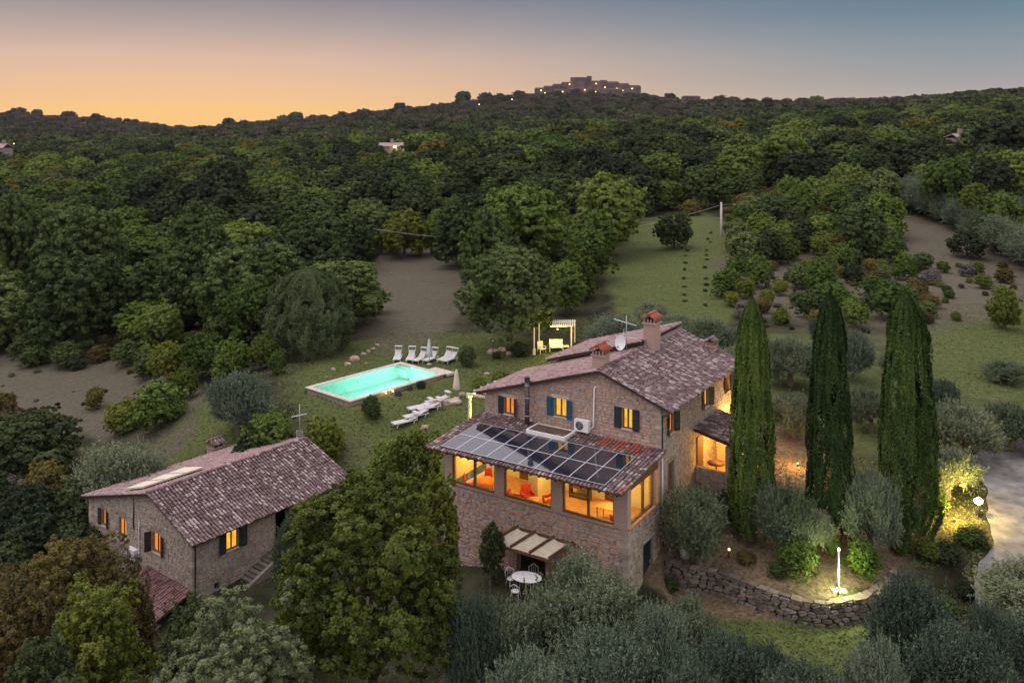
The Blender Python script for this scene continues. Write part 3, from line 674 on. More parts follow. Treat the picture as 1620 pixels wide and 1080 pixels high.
# arched wooden door in the side wall
s = MB(); s.box((-.22, 4.98, 4.6), (-.16, 5.8, 6.3)); s.build('arched_door', M['wood'], HS)
# upper windows
small_window(HS, (0, D, 0), (1, 0, 0), *h_front[0], M['glow_orange'], (('shutter', 'shutter'), (.05, .75)), lintel='coping', label='orange-lit window with dark green shutters, nearest the stove pipe')
small_window(HS, (0, D, 0), (1, 0, 0), *h_front[1], M['glow_yellow'], (('shutter_blue', 'shutter_blue'), (.08, .35)), lintel='coping', label='yellow-lit window with blue shutters')
small_window(HS, (0, D, 0), (1, 0, 0), *h_front[2], M['glow_yellow'], (('shutter', 'shutter'), (.08, .12)), lintel='brick', shw=.42, label='yellow-lit window with dark shutters beside the corner')
for k in range(3): small_window(HS, (0, 0, 0), (0, 1, 0), *h_side[k], M['glow_orange'] if k != 1 else M['glow_yellow'], (('shutter', 'shutter'), (.35, .5)), shw=.36)

# veranda: low stone walls, brick pillars, picture windows
s = MB(); wall_holes(s, (0, 0, 0), (1, 0, 0), -W, 0, -.5, lambda x: 4.70, [(-6.3, -4.6, .8, 2.9)], .4)
vw = s.build('veranda_front_wall', M['mortar'], HS)
stone_wall(vw, (0, 0, 0), (1, 0, 0), -.02, 4.70, .3, [(-6.35, -4.55, .8, 2.95)], (M['stone'], M['stone_part']), 11, nmax=300, xmin=-W, sw=(.17, .42), shh=(.13, .25), depth=.032, jit=.24)
s = MB(); wall_holes(s, (0, 0, 0), (0, 1, 0), .402, D, -.5, lambda x: 4.70, [(1.8, 2.95, .9, 3.32)], .4)
vr = s.build('veranda_side_wall', M['mortar_grey'], HS)
stone_wall(vr, (0, 0, 0), (0, 1, 0), D - .02, 4.70, .5, [(1.75, 3.0, .8, 3.42)], (M['stone_grey'], M['stone_grey_part']), 12, nmax=150, xmin=.02, sw=(.2, .48), shh=(.14, .28), depth=.03, jit=.18)
s = MB()
for k in range(5): s.box((-.16, 1.8 + k * .23, .9), (-.11, 1.8 + k * .23 + .222, 3.32))
dr = s.build('cellar_door', surf('dark_blue_door', [(.010,.022,.035),(.02,.04,.055)], 5, .5), HS, label='tall dark blue cellar door')
q = MB(); q.box((-.1, 2.75, 2.0), (-.04, 2.8, 2.16)); q.build('handle', M['metal'], dr)
s = MB(); s.box((-.3, 1.6, 3.322), (.035, 3.15, 3.5)); s.build('lintel', M['coping'], HS)
# brick pillars
PZ0, PZ1 = 4.702, 6.86
for a, b in ((-W, -10.45), (-7.66, -7.1), (-4.22, -3.6), (-.73, 0)):
    s = MB(); s.box((a, -.03, PZ0), (b + (.0 if b == 0 else 0), .37, PZ1 - .15)); s.build('brick_pillar', M['brick'], HS)
s = MB(); s.box((-.37, .372, 6.55), (0, 3.6, PZ1 + .05)); s.box((-W, .0, 6.715), (0, .36, PZ1 + .02)); s.build('veranda_beam', M['wood'], HS)
s = MB(); s.box((-.37, 3.7, PZ0), (0, D - .002, PZ1 + .1)); s.build('brick_pillar', M['brick'], HS)
big_window(HS, (0, 0, 0), (1, 0, 0), -10.45, -7.66, 4.78, 6.71, [-9.0], label='picture window of the veranda showing a round orange table')
big_window(HS, (0, 0, 0), (1, 0, 0), -7.1, -4.22, 4.78, 6.71, [], label='undivided picture window of the veranda with red armchairs inside')
big_window(HS, (0, 0, 0), (1, 0, 0), -3.6, -.73, 4.78, 6.71, [-2.17], label='picture window of the veranda beside the near brick corner')
big_window(HS, (0, 0, 0), (0, 1, 0), .10, 3.12, 4.80, 6.54, [1.95], sillmat='terracotta', label='side picture window with an orange-lit sill')
s = MB(); s.box((-.30, 3.14, 4.702), (-.03, 3.4, 6.54)); s.build('brick_pillar', M['brick'], HS)
# inside the veranda
s = MB(); s.box((-W + .02, .4, 4.0), (-.4, D - .002, 4.10)); s.build('veranda_floor', M['terracotta'], HS)
s = MB(); wall_holes(s, (0, D - .04, 0), (1, 0, 0), -W + .03, -.02, 4.1, lambda x: 7.05, [(-8.6, -7.6, 4.1, 6.2), (-3.2, -2.2, 4.1, 6.2)], .038); s.build('inner_wall', M['plaster'], HS)
s = MB(); s.box((-8.6, D - .03, 4.1), (-7.6, D - .012, 6.2)); s.box((-3.2, D - .03, 4.1), (-2.2, D - .012, 6.2)); s.build('inner_door', M['wood'], HS)
s = MB(); s.box((-W, .37, 4.702), (-W + .25, D, 6.95)); s.build('veranda_end_wall', M['plaster'], HS)
s = MB(); s.box((-6.95, 2.2, 4.1), (-6.35, D - .05, 6.95)); s.build('inner_pier', M['plaster'], HS)

def quoins(parent, u, v, su, sv, z0, z1, seed, mat='coping'):
    rg_ = random.Random(seed); z = z0; k = 0
    while z < z1 - .12:
        h = min(rg_.uniform(.2, .32), z1 - z); a, b = ((.5, .24) if k % 2 else (.24, .46)); a *= rg_.uniform(.85, 1.15); b *= rg_.uniform(.85, 1.15); p = .055 + rg_.uniform(-.008, .008)
        q = MB(); x0, x1 = sorted((u + su * p, u - su * a)); y0, y1 = sorted((v + sv * p, v - sv * b)); q.box((x0, y0, z + .008), (x1, y1, z + h - .008)); q.build('corner_stone', M[mat], parent); z += h; k += 1
M['quoin'] = surf('corner_stone', [(.25,.19,.155),(.38,.31,.26),(.50,.43,.37)], 3, .9, .5, 20, objr=True)
quoins(gw, 0, D, 1, -1, 7.45, 9.5, 1, 'quoin'); quoins(gw, -W, D, -1, -1, 7.45, 8.5, 2, 'quoin'); quoins(vw, 0, 0, 1, -1, .3, 4.69, 3, 'quoin'); quoins(vw, -W, 0, -1, -1, .3, 4.69, 4, 'quoin')
# roofs
def vz(v): return 6.99 + (v + 1.27) * (.39 / 5.23)
A_, B_, C_, D1 = (-W - .23, D - .002, vz(D)), (.29, D - .002, vz(D)), (.29, -1.27, vz(-1.27)), (-W - .23, -1.27, vz(-1.27))
vroof = roof_slab('veranda_roof', A_, B_, C_, D1, .14, HS, [M['tile_bed'], M['wood']])
redf = lambda x, s_: (7.8 < x < 10.6 and s_ < .75 and (int(x * 4.7) % 4 != 0)) or (int(x * 31.7 + s_ * 17.3) % 23 == 0)
tile_roof(vroof, A_, B_, C_, D1, M['tile'], 21, nparts=300, part_mat=M['tile_part'], redrow=redf)
s = MB()
for i in range(24): u_ = -W + i * (W) / 23; s.box((u_ - .05, -1.22, vz(-1.2) - .24), (u_ + .05, 0.0, vz(-1.2) - .145))
s.build('rafter_ends', M['beam'], HS)
OV = .3
def rz(u): return ztop(u) + .16
A_, B_, C_, D1 = (UR, D - OV, ZR), (UR, VB + .1, ZR), (.55, VB + .1, ZE), (.55, D - OV, ZE)
rf = roof_slab('roof', (UR, VB + .1, ZR), (UR, D - OV, ZR), (.55, D - OV, ZE), (.55, VB + .1, ZE), .14, HS, [M['tile_bed'], M['beam']])
rf['label'] = 'broad weathered mauve tile slope facing the cypresses'
tile_roof(rf, (UR, D - OV, ZR), (UR, VB + .1, ZR), (.55, VB + .1, ZE), (.55, D - OV, ZE), M['tile'], 22, nparts=300, part_mat=M['tile_part'])
V2 = 9.35; uT, zT_ = FH.front(843, 568, V2); ul = -W - .56; DZ = .42
rl = roof_slab('roof', (UR, D - OV, ZR), (UR, V2, ZR), (ul, V2, ZEL), (ul, D - OV, ZEL), .14, HS, [M['tile_bed'], M['beam']])
rl['label'] = 'shallow pink-toned tile slope on the pool side'
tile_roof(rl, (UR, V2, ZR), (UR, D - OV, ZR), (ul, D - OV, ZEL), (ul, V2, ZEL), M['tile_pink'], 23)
ru = max(uT, -9.9); zu = ZR + DZ + (ru - UR) * (ZR - ZEL) / (UR + W + .56)
rr = roof_slab('roof', (UR, V2 - .1, ZR + DZ), (UR, VB + .1, ZR + DZ - .02), (ru, VB + .1, zu), (ru, V2 - .1, zu), .14, HS, [M['tile_bed'], M['beam']])
rr['label'] = 'raised rear roof section behind the satellite dish'
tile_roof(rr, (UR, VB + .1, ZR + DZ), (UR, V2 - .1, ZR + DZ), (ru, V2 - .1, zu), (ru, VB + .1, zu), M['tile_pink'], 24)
s = MB(); s.prism([Vector((UR + .2, V2 + .02, ZR - .5)), Vector((UR + .2, V2 + .02, ZR + DZ - .15)), Vector((ru + .35, V2 + .02, zu - .15)), Vector((ru + .35, V2 + .02, zu - 1.2))], None, Vector((0, 5.6, 0))); s.build('rear_wall', M['plaster'] if False else M['mortar'], HS)
ridge_tiles(rf, (UR, D - OV - .05, ZR + .02), (UR, V2 - .1, ZR + .02), M['tile'], 1)
ridge_tiles(rr, (UR, V2 - .1, ZR + DZ), (UR, VB + .1, ZR + DZ), M['tile_pink'], 2)
ridge_tiles(rl, (UR, D - OV + .04, ZR - .01), (ul, D - OV + .04, ZEL - .01), M['tile_pink'], 3, r=.1)
ridge_tiles(rf, (UR, D - OV + .04, ZR - .01), (.55, D - OV + .04, ZE - .01), M['tile'], 4, r=.1)
cu, cz = FH.front(950, 589, 4.7); chimney(HS, cu, 4.75, cz - .5, cz + .95, .68, .78, 'red', 'squat stone chimney with a small red gabled cap at the front end of the ridge')
cu, cz = FH.front(1031, 538, 9.9); chimney(HS, cu, 9.95, cz - .8, cz + 1.0, .72, .85, 'red', 'tall brick chimney with slotted cap behind the satellite dish')
cu, cz = FH.front(1125, 562, 14.3); chimney(HS, cu, 14.4, cz - .5, cz + .55, .5, .55, 'old', 'small chimney at the far end of the roof')
# gutters and pipes
s = MB(); s.tube([(.62, D - OV, ZE - .08), (.62, VB + .1, ZE - .08)], .075, 8); s.build('gutter', M['bluegutter'], HS)
s = MB(); s.tube([(.62, D - .1, ZE - .1), (.4, D + .02, ZE - .35), (.08, D + .06, ZE - .5), (.08, D + .06, 7.35)], .045, 8); s.build('downspout', M['copper'], HS, label='brown downspout at the corner above the veranda roof')
s = MB(); s.tube([(.1, D + .02, 6.95), (.1, D + .02, 3.9)], .045, 8); s.build('downspout', M['white'], HS, label='white downspout beside the veranda side window')
s = MB(); s.tube([(.12, D + .1, 3.9), (.14, D + .05, 2.6), (.13, D + .1, 1.2)], .04, 8); s.build('downspout', M['darkmetal'], HS)
cu, cz = FH.front(834, 672, D - .5); _, ct = FH.front(834, 600, D - .5)
s = MB(); s.tube([(cu, D - .5, 7.2), (cu, D - .5, ct - .1)], .13, 10); sp_ = s.build('stove_pipe', M['copper'], HS)
q = MB(); q.tube([(cu, D - .5, ct - .1), (cu, D - .5, ct + .02)], [.16, .16], 10); q.tube([(cu, D - .5, ct + .06), (cu, D - .5, ct + .2)], [.19, .03], 10); q.build('cowl', M['copper'], sp_)
for zz in (7.9, 8.9, 9.6):
    q = MB(); q.tube([(cu, D - .5, zz), (cu, D - .5, zz + .05)], .142, 10); q.bar((cu, D - .5, zz + .02), (cu, D, zz + .02), .04); q.build('pipe_bracket', M['metal'], sp_)

# portico (loggia) on the side wall
V0, V1, U1 = 8.62, 12.4, 3.4
_, zf = FH.front(1155, 702, V0); uf, _ = FH.front(1155, 702, V0)
slope = (7.15 - zf) / uf; zo = 7.15 - slope * U1
pr = roof_slab('portico_roof', (0.02, V1, 7.15), (0.02, V0, 7.15), (U1, V0, zo), (U1, V1, zo), .16, HS, [M['tile_bed'], M['beam']])
tile_roof(pr, (0.03, V0, 7.15), (0.03, V1, 7.15), (U1, V1, zo), (U1, V0, zo), M['tile'], 31)
for u_ in (2.0, 3.15):
    s = MB(); s.box((u_ - .22, V0 + .18, 2.5), (u_ + .22, V0 + .62, 7.0 - slope * u_ - .15)); s.build('brick_pillar', M['brick'], HS)
s = MB(); s.box((2.95, V1 - .5, 2.5), (3.3, V1 - .15, 7.0 - slope * 3.15 - .12)); s.build('brick_pillar', M['brick'], HS)
s = MB(); s.box((.035, V0 + .25, 2.0), (1.78, V0 + .5, 4.95)); s.box((2.22, V0 + .25, 2.0), (2.93, V0 + .5, 4.95)); pw = s.build('parapet_wall', M['mortar_grey'], HS)
stone_wall(pw, (0, V0 + .25, 0), (1, 0, 0), 2.92, 4.93, 2.8, [(1.78, 2.22, 2, 5)], (M['stone_grey'], M['stone_grey_part']), 14, nmax=60, xmin=.05)
s = MB(); s.box((.035, V0 + .5, 4.1), (U1 - .1, V1, 4.3)); s.build('portico_floor', M['terracotta'], HS)
s = MB(); s.box((.03, 9.1, 4.35), (.06, 10.0, 6.5)); s.build('portico_door', M['wood'], HS)
s = MB(); wall_holes(s, (0, V1 - .1, 0), (1, 0, 0), .04, U1 - .5, 4.3, lambda x: 6.95 - slope * x, [(1.4, 2.0, 5.2, 6.0)], .1); s.build('portico_back_wall', M['plaster'], HS)

# ---------- lamps that belong to the house
def point(name, p, e, col, r=.12, parent=None):
    d = bpy.data.lights.new(name, 'POINT'); d.energy = e; d.color = col; d.shadow_soft_size = r; o = bpy.data.objects.new(name, d); link(o, parent); o.location = p; return o
WARM = (1, .64, .13); AMB = (1, .50, .10)
def hanging_lamp(p, parent, e, col=WARM, drop=.35):
    s = MB(); s.tube([(p[0], p[1], p[2] + .05), (p[0], p[1], p[2] + drop)], .012, 6); s.lathe((p[0], p[1], p[2]), [(.16, 0), (.05, .12)], 12)
    l_ = s.build('ceiling_lamp', M['darkmetal'], parent); point('lamp_light', (p[0], p[1], p[2] - .12), e, col, .1, parent); return l_
for u_ in (-9.4, -5.6, -2.2): hanging_lamp((u_, 2.0, 6.45), HS, 200)
hanging_lamp((-.9, 1.6, 6.3), HS, 80)
hanging_lamp((1.1, V0 + 1.8, 6.2), HS, 260, AMB, .25); hanging_lamp((2.6, V0 + 1.8, 5.6), HS, 140, AMB, .2)
s = MB(); s.box((.03, 14.9, 6.2), (.14, 15.0, 6.5)); wl = s.build('wall_lamp', M['darkmetal'], HS); point('lamp_light', (.8, 13.9, 6.3), 520, AMB, .1, HS)
# pergola on the far side wall, lit yellow
pu0, _ = FH.front(743, 640, 4.7)
for vv in (4.7, 7.6):
    s = MB(); s.box((pu0 - .07, vv - .07, 1.5), (pu0 + .07, vv + .07, 7.85)); s.build('pergola_post', M['cream'], HS)
s = MB(); s.box((pu0 - .1, 4.5, 7.852), (pu0 + .05, 7.9, 7.98))
for i in range(5): s.box((pu0 - .2, 4.62 + i * .74, 7.982), (-W - .0, 4.72 + i * .74, 8.1))
s.build('pergola_rafters', M['cream'], HS)
point('pergola_light', ((pu0 - W) / 2 - .2, 5.4, 7.3), 330, (1, .74, .08), .1, HS)

s = MB(); s.box((pu0 + .1, 7.68, 5.6), (-W - .03, 7.72, 7.8)); s.build('pergola_blind', M['cream'], HS)
# ---------- solar panels on the veranda roof
def cellmat():
    m, t = new_mat('solar_cell'); n = t.nodes; l = t.links; p = n.new('ShaderNodeBsdfPrincipled'); o = n.new('ShaderNodeOutputMaterial'); l.new(p.outputs[0], o.inputs[0])
    p.inputs['Roughness'].default_value = .07; p.inputs['Specular IOR Level'].default_value = .6; p.inputs['Coat Weight'].default_value = 1.0; p.inputs['Coat Roughness'].default_value = .04
    tcn = n.new('ShaderNodeTexCoord'); sp = n.new('ShaderNodeSeparateXYZ'); l.new(tcn.outputs['Object'], sp.inputs[0]); outs = []
    for i, k in ((0, 6.0), (1, 6.1)):
        a = n.new('ShaderNodeMath'); a.operation = 'MULTIPLY'; l.new(sp.outputs[i], a.inputs[0]); a.inputs[1].default_value = k
        b = n.new('ShaderNodeMath'); b.operation = 'FRACT'; l.new(a.outputs[0], b.inputs[0])
        c = n.new('ShaderNodeMath'); c.operation = 'LESS_THAN'; l.new(b.outputs[0], c.inputs[0]); c.inputs[1].default_value = .07; outs.append(c)
    mx = n.new('ShaderNodeMath'); mx.operation = 'MAXIMUM'; l.new(outs[0].outputs[0], mx.inputs[0]); l.new(outs[1].outputs[0], mx.inputs[1])
    q = n.new('ShaderNodeMix'); q.data_type = 'RGBA'; l.new(mx.outputs[0], q.inputs[0]); q.inputs[6].default_value = (.008, .010, .022, 1); q.inputs[7].default_value = (.06, .065, .09, 1)
    l.new(q.outputs[2], p.inputs['Base Color']); return m
M['cell'] = cellmat()
PW, PL, PU, PV = .967, 1.74, -.629, -1.2
sl = math.atan(.39 / 5.23); arr = empty('solar_array', FH.w(-5.4, 0.2, vz(.2) + .1), -FH.t, label='dark solar array of twenty framed panels laid on the veranda roof', cat='solar panels')
def toarr(u, v, dz): return Vector((u + 5.4, v - .2, vz(v) - vz(.2) + dz - .1))
me_p = None; ay = Vector((0, math.cos(sl), math.sin(sl))); ax = Vector((1, 0, 0)); az = ax.cross(ay)
s = MB(); s.obox((0, 0, 0), (PW / 2 - .012, 0, 0), (0, PL / 2 - .012, 0), (0, 0, .012)); m_cell = s.build('solar_panel', M['cell'], None); 
s = MB()
for sx in (-1, 1): s.obox((sx * (PW / 2 - .013), 0, .004), (.011, 0, 0), (0, PL / 2 - .003, 0), (0, 0, .016)); s.obox((0, sx * (PL / 2 - .015), .0035), (PW / 2 - .024, 0, 0), (0, .011, 0), (0, 0, .0155))
m_fr = s.build('frame', surf('panel_frame', [(.55,.56,.62),(.66,.67,.72)], 5, .35, metal=.4), None)
for j in range(2):
    for i in range(10):
        c = m_cell if (i == 0 and j == 0) else m_cell.copy(); g = m_fr if (i == 0 and j == 0) else m_fr.copy()
        if not (i == 0 and j == 0): COL.objects.link(c); COL.objects.link(g)
        c.parent = arr; g.parent = c; v_ = PV + (j + .5) * PL * math.cos(sl); c.location = toarr(PU - (i + .5) * PW, v_, .16); c.rotation_euler = (sl, 0, 0)
s = MB()
for j in range(4): v_ = PV + .4 + j * .9 ; s.obox(toarr(PU - 5 * PW, v_, .10), (5 * PW, 0, 0), (0, .02, 0), (0, 0, .03))
s.build('mounting_rails', M['metal'], arr)
# flat solar water collector
cpt = [FH.loc(at(px, py, 46)) for px, py in ((839, 678), (853, 666), (903, 678), (891, 691))]
def on_vroof(px, py, dz):
    lo, hi = 30., 60.
    for _ in range(40):
        mid = (lo + hi) / 2; p = FH.loc(at(px, py, mid))
        if p.z > vz(p.y) + dz: lo = mid
        else: hi = mid
    return FH.loc(at(px, py, lo))
cq = [on_vroof(*p, .32) for p in ((839, 679), (853, 667), (903, 679), (890, 692))]
cc = sum(cq, Vector()) / 4; clw = FH.w(cc.x, cc.y, vz(cc.y) + .05)
col_ = empty('solar_collector', clw, -FH.t, label='brown-glazed flat solar collector in a white frame on the veranda roof below the windows', cat='solar collector')
fw, fd = 1.2, .62; th_ = -.02
s = MB(); s.box((-fw, -fd, .0), (fw, -fd + .07, .24)); s.box((-fw, fd - .07, .0), (fw, fd, .24)); s.box((-fw, -fd + .07, .0), (-fw + .07, fd - .07, .24)); s.box((fw - .07, -fd + .07, .0), (fw, fd - .07, .24)); s.build('frame', M['white'], col_)
s = MB(); s.box((-fw + .07, -fd + .07, .1), (fw - .07, fd - .07, .22)); s.build('glazing', surf('brown_glazing', [(.05,.035,.03),(.10,.07,.055)], 3, .12, spec=.6, stretch=(1, 8, 1)), col_)

# ---------- air conditioner, dish, antenna: fixed to the house, things of their own
def ac_unit(pos, rz, label, pipe):
    a = empty('air_conditioner', pos, rz, label=label, cat='air conditioner')
    s = MB(); s.box((-.43, -.34, 0), (.43, -.04, .62)); c = s.build('casing', M['white'], a)
    q = MB()
    for r_ in (.08, .15, .22): 
        q.tube([(-.1 + r_ * math.cos(t * .5236), -.352, .32 + r_ * math.sin(t * .5236)) for t in range(13)], .008, 4, cap=False)
    for t in range(6): q.bar((-.1, -.352, .32), (-.1 + .24 * math.cos(t * 1.047), -.352, .32 + .24 * math.sin(t * 1.047)), .012)
    q.build('fan_grille', M['metal'], c)
    q = MB(); q.lathe((0, 0, 0), [(.235, 0), (.235, .006)], 20); f_ = q.build('fan_opening', M['darkmetal'], c); f_.location = (-.1, -.343, .32); f_.rotation_euler = (R(90), 0, 0)
    q = MB()
    for sx in (-.3, .3): q.bar((sx, 0, -.03), (sx, -.36, -.03), .04); q.bar((sx, 0, -.3), (sx, -.3, -.05), .025)
    q.build('bracket', M['metal'], a)
    q = MB(); q.tube([Vector(p) for p in pipe], .05, 8); q.build('pipe_cover', M['white'], a)
    return a
ua, za = FH.front(924, 680, D)
ac_unit(FH.w(ua, D - .01, za), -FH.t, 'white air conditioner with tall white pipe cover on the gable between two windows', [(.43, -.1, .15), (.62, -.06, .3), (.66, -.06, 2.35), (.70, .02, 2.5)])
ud, zd = FH.front(984, 541, 8.6); wp = FH.w(ud, 8.6, zd - .9)
dish = empty('satellite_dish', wp, -FH.t, label='round white satellite dish standing on the roof ridge', cat='satellite dish')
s = MB(); prof = [(.02, 0), (.18, .012), (.32, .045), (.43, .09)]; s.lathe((0, 0, 0), prof, 24); s.f.pop(); s.m.pop(); s.sm.pop(); dd = s.build('reflector', M['white'], dish); dd.location = (0, -.12, .9); dd.rotation_euler = (R(78), 0, R(-8)); dd.scale = (.85, 1.06, 1)
s = MB(); s.tube([(0, 0, -.3), (0, 0, .9)], .03, 8); s.bar((0, 0, .85), (0, -.1, .9), .08); s.bar((0, -.12, .5), (0, -.55, .72), .02); s.box((-.04, -.62, .68), (.04, -.5, .8)); s.build('mast', M['metal'], dish)
am = empty('tv_antenna', FH.w(ud + .12, 8.95, zd - .8), -FH.t + .2, label='white television aerial with two booms on a mast behind the satellite dish', cat='antenna')
s = MB(); s.tube([(0, 0, -.4), (0, 0, 2.3)], .022, 6); s.build('mast', M['metal'], am)
s = MB(); s.bar((-.75, 0, 2.05), (.6, 0, 1.75), .03)
for i in range(9): x = -.7 + i * .155; s.bar((x, -.16, 2.04 - .03 * i), (x, .16, 2.04 - .03 * i), .012)
s.bar((-.1, 0, 1.0), (.7, .1, 1.0), .025)
for i in range(6): x = 0 + i * .12; s.bar((x, -.12, 1.0), (x, .12, 1.0), .012)
s.bar((-.25, 0, .7), (-.15, 0, 1.5), .02); s.build('booms', M['white'], am)

# ================================================================== THE ANNEXE (left house)
FL = Frame(-18.107, 50, 37.79); AW, AL, AR, AZR, AZE, AZL = 12.46, 11.91, -4.62, 2.19, .51, .05
AN = empty('stone_annexe', (FL.X0, FL.Y0, -4.5), -FL.t, label='smaller stone house at the left with outside stairs and a mauve tile roof, among trees', cat='house')
class Sub:                                             # children of AN are built in world heights
    pass
ANZ = empty('stone_annexe_body', (0, 0, 0)); COL.objects.unlink(ANZ); bpy.data.objects.remove(ANZ)
_base = 4.5
def lift(o):                                           # world heights to heights above the annexe base
    for ch in o.children:
        ch.location.z += _base
AU0, AU1, AV0, AV1 = -AW + .35, -.35, .3, AL - .3
def az_(u): return (AZR + (u - AR) * (AZE - AZR) / (-AR) if u > AR else AZR + (u - AR) * (AZR - AZL) / (AR + AW)) - .17
def fl(px, py): return FL.front(px, py, AV0)
def fs(px, py): return FL.side(px, py, AU1)
w1a, w1z = fl(161, 829); w1b, w1t = fl(168.5, 808); w2a, w2z = fl(188, 846); w2b, w2t = fl(200, 823); w3a, w3z = fl(240.7, 870); w3b, w3t = fl(254.7, 847)
hg = [(w1a, w1b, w1z, w1t), (w2a, w2b, w2z, w2t), (w3a, w3b, w3z, w3t)]
sv0, sz0 = fs(358, 872); sv1, sz1 = fs(377, 842); dv0, dz0 = fs(436, 862); dv1, dz1 = fs(458, 810); nv0, nz0 = fs(339, 934); nv1, nz1 = fs(347, 922); fv0, fz0 = fs(495, 797); fv1, fz1 = fs(506, 786)
hs = [(sv0, sv1, sz0 , sz0 + 1.15), (dv0, dv1, dz0, az_(AU1) - .02), (nv0, nv1, nz0, nz0 + .4), (fv0, fv1, fz0, fz0 + .7)]
s = MB(); wall_holes(s, (0, AV0, 0), (1, 0, 0), AU0, AU1, -6.5, az_, hg, .45, (AR,)); g1 = s.build('gable_wall', M['mortar_grey'], AN)
stone_wall(g1, (0, AV0, 0), (1, 0, 0), AU1, az_, -3.6, [(a - .1, b + .1, c - .08, d + .15) for a, b, c, d in hg], (M['stone_grey'], M['stone_grey_part']), 41, nmax=300, xmin=AU0, sw=(.2, .42), shh=(.12, .22), depth=.03)
s = MB(); wall_holes(s, (AU1, 0, 0), (0, 1, 0), AV0 + .452, AV1, -6.5, lambda x: az_(AU1), hs, .45); s.box((AU1 - .45, AV0 + .02, -6.5), (AU1, AV0 + .451, az_(AU1) - .03)); g2 = s.build('side_wall', M['mortar_grey'], AN)
stone_wall(g2, (AU1, 0, 0), (0, 1, 0), AV1, az_(AU1), -4.6, [(a - .1, b + .1, c - .08, d + .15) for a, b, c, d in hs], (M['stone_grey'], M['stone_grey_part']), 42, nmax=300, xmin=AV0 + .02, sw=(.22, .5), shh=(.12, .24), depth=.02)
quoins(g1, AU1, AV0, 1, -1, -3.6, az_(AU1) - .05, 5, 'quoin'); quoins(g1, AU0, AV0, -1, -1, -3.8, az_(AU0) - .05, 6, 'quoin')
s = MB(); s.box((AU0, AV0 + .452, -6.5), (AU0 + .4, AV1, az_(AU0))); wall_holes(s, (0, AV1, 0), (1, 0, 0), AU0 + .402, AU1 - .452, -6.5, az_, [], -.4, (AR,)); s.build('back_wall', M['mortar_grey'], AN)
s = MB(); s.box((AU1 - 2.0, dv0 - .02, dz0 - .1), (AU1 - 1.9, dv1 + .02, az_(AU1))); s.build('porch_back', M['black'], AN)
small_window(AN, (0, AV0, 0), (1, 0, 0), *hg[0], M['glow_orange'], (('shutter', 'shutter'), (.1, .25)), label='lit window nearest the far left corner of the annexe')
small_window(AN, (0, AV0, 0), (1, 0, 0), *hg[1], M['glow_orange'])
small_window(AN, (0, AV0, 0), (1, 0, 0), *hg[2], M['glow_orange'], (('shutter', 'shutter'), (1.2, .35)), shw=.4)
small_window(AN, (AU1, 0, 0), (0, 1, 0), *hs[0], M['glow_yellow'], (('shutter', 'shutter'), (.2, .3)), shw=.5, label='bright yellow window with two dark shutters in the long wall')
small_window(AN, (AU1, 0, 0), (0, 1, 0), *hs[3], M['glow_yellow'])
s = MB(); s.box((AU1 - .3, nv0, nz0), (AU1 - .25, nv1, nz0 + .4)); s.build('vent_opening', M['black'], AN)
ra = roof_slab('roof', (AR, AL, AZR), (AR, 0, AZR), (0, 0, AZE), (0, AL, AZE), .14, AN, [M['tile_bed'], M['beam']]); ra['label'] = 'steeper tile slope of the annexe facing right'
tile_roof(ra, (AR, 0, AZR), (AR, AL, AZR), (0, AL, AZE), (0, 0, AZE), M['tile'], 51, nparts=300, part_mat=M['tile_part'], pitch=.225)
rb = roof_slab('roof', (AR, 0, AZR), (AR, AL, AZR), (-AW, AL, AZL), (-AW, 0, AZL), .14, AN, [M['tile_bed'], M['beam']]); rb['label'] = 'shallow pink tile slope of the annexe with the pale skylight'
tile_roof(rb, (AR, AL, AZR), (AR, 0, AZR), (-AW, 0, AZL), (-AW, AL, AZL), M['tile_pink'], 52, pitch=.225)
ridge_tiles(ra, (AR, -.05, AZR + .03), (AR, AL, AZR + .03), M['tile'], 6)
ridge_tiles(ra, (AR, .04, AZR), (0, .04, AZE), M['tile'], 7, r=.09); ridge_tiles(rb, (AR, .04, AZR), (-AW, .04, AZL), M['tile_pink'], 8, r=.09)
s = MB(); s.tube([(.06, 0, AZE - .08), (.06, AL, AZE - .08)], .07, 8); s.build('gutter', M['copper'], AN)
s = MB(); s.tube([(.05, .2, AZE - .1), (AU1 + .06, AV0 + .12, AZE - .4), (AU1 + .06, AV0 + .12, -4.4)], .045, 8); s.build('downspout', M['darkmetal'], AN)
dpu, dpz = fl(212.6, 787); s = MB(); s.tube([(dpu, AV0 - .06, dpz), (dpu, AV0 - .06, dpz - 1.9)], .04, 8); s.build('downspout', M['copper'], AN)
def on_aroof(px, py, dz=0):
    lo, hi = 30., 90.
    for _ in range(40):
        mid = (lo + hi) / 2; p = FL.loc(at(px, py, mid)); zz = az_(p.x) + .17 + dz
        if p.z > zz: lo = mid
        else: hi = mid
    return FL.loc(at(px, py, lo))
q4 = [on_aroof(*p, .3) for p in ((199, 772), (227, 769), (322, 738), (292, 738.5))]
s = MB(); s.prism([p - Vector((0, 0, .1)) for p in q4], None, Vector((0, 0, .1))); sk = s.build('skylight_panel', surf('ivory_panel', [(.62,.55,.45),(.72,.65,.54)], 4, .5), AN, label='long ivory panel lying along the ridge of the annexe')
for k in (1, 2): 
    a = q4[0].lerp(q4[3], k / 3); b = q4[1].lerp(q4[2], k / 3); q = MB(); q.bar(a + Vector((0, 0, .02)), b + Vector((0, 0, .02)), .05, .04); q.build('panel_seam', M['metal'], sk)
cpa = on_aroof(341, 714); chimney(AN, cpa.x, cpa.y, cpa.z - .4, cpa.z + .35, .85, .9, 'old', 'squat chimney with tile cap on the annexe')
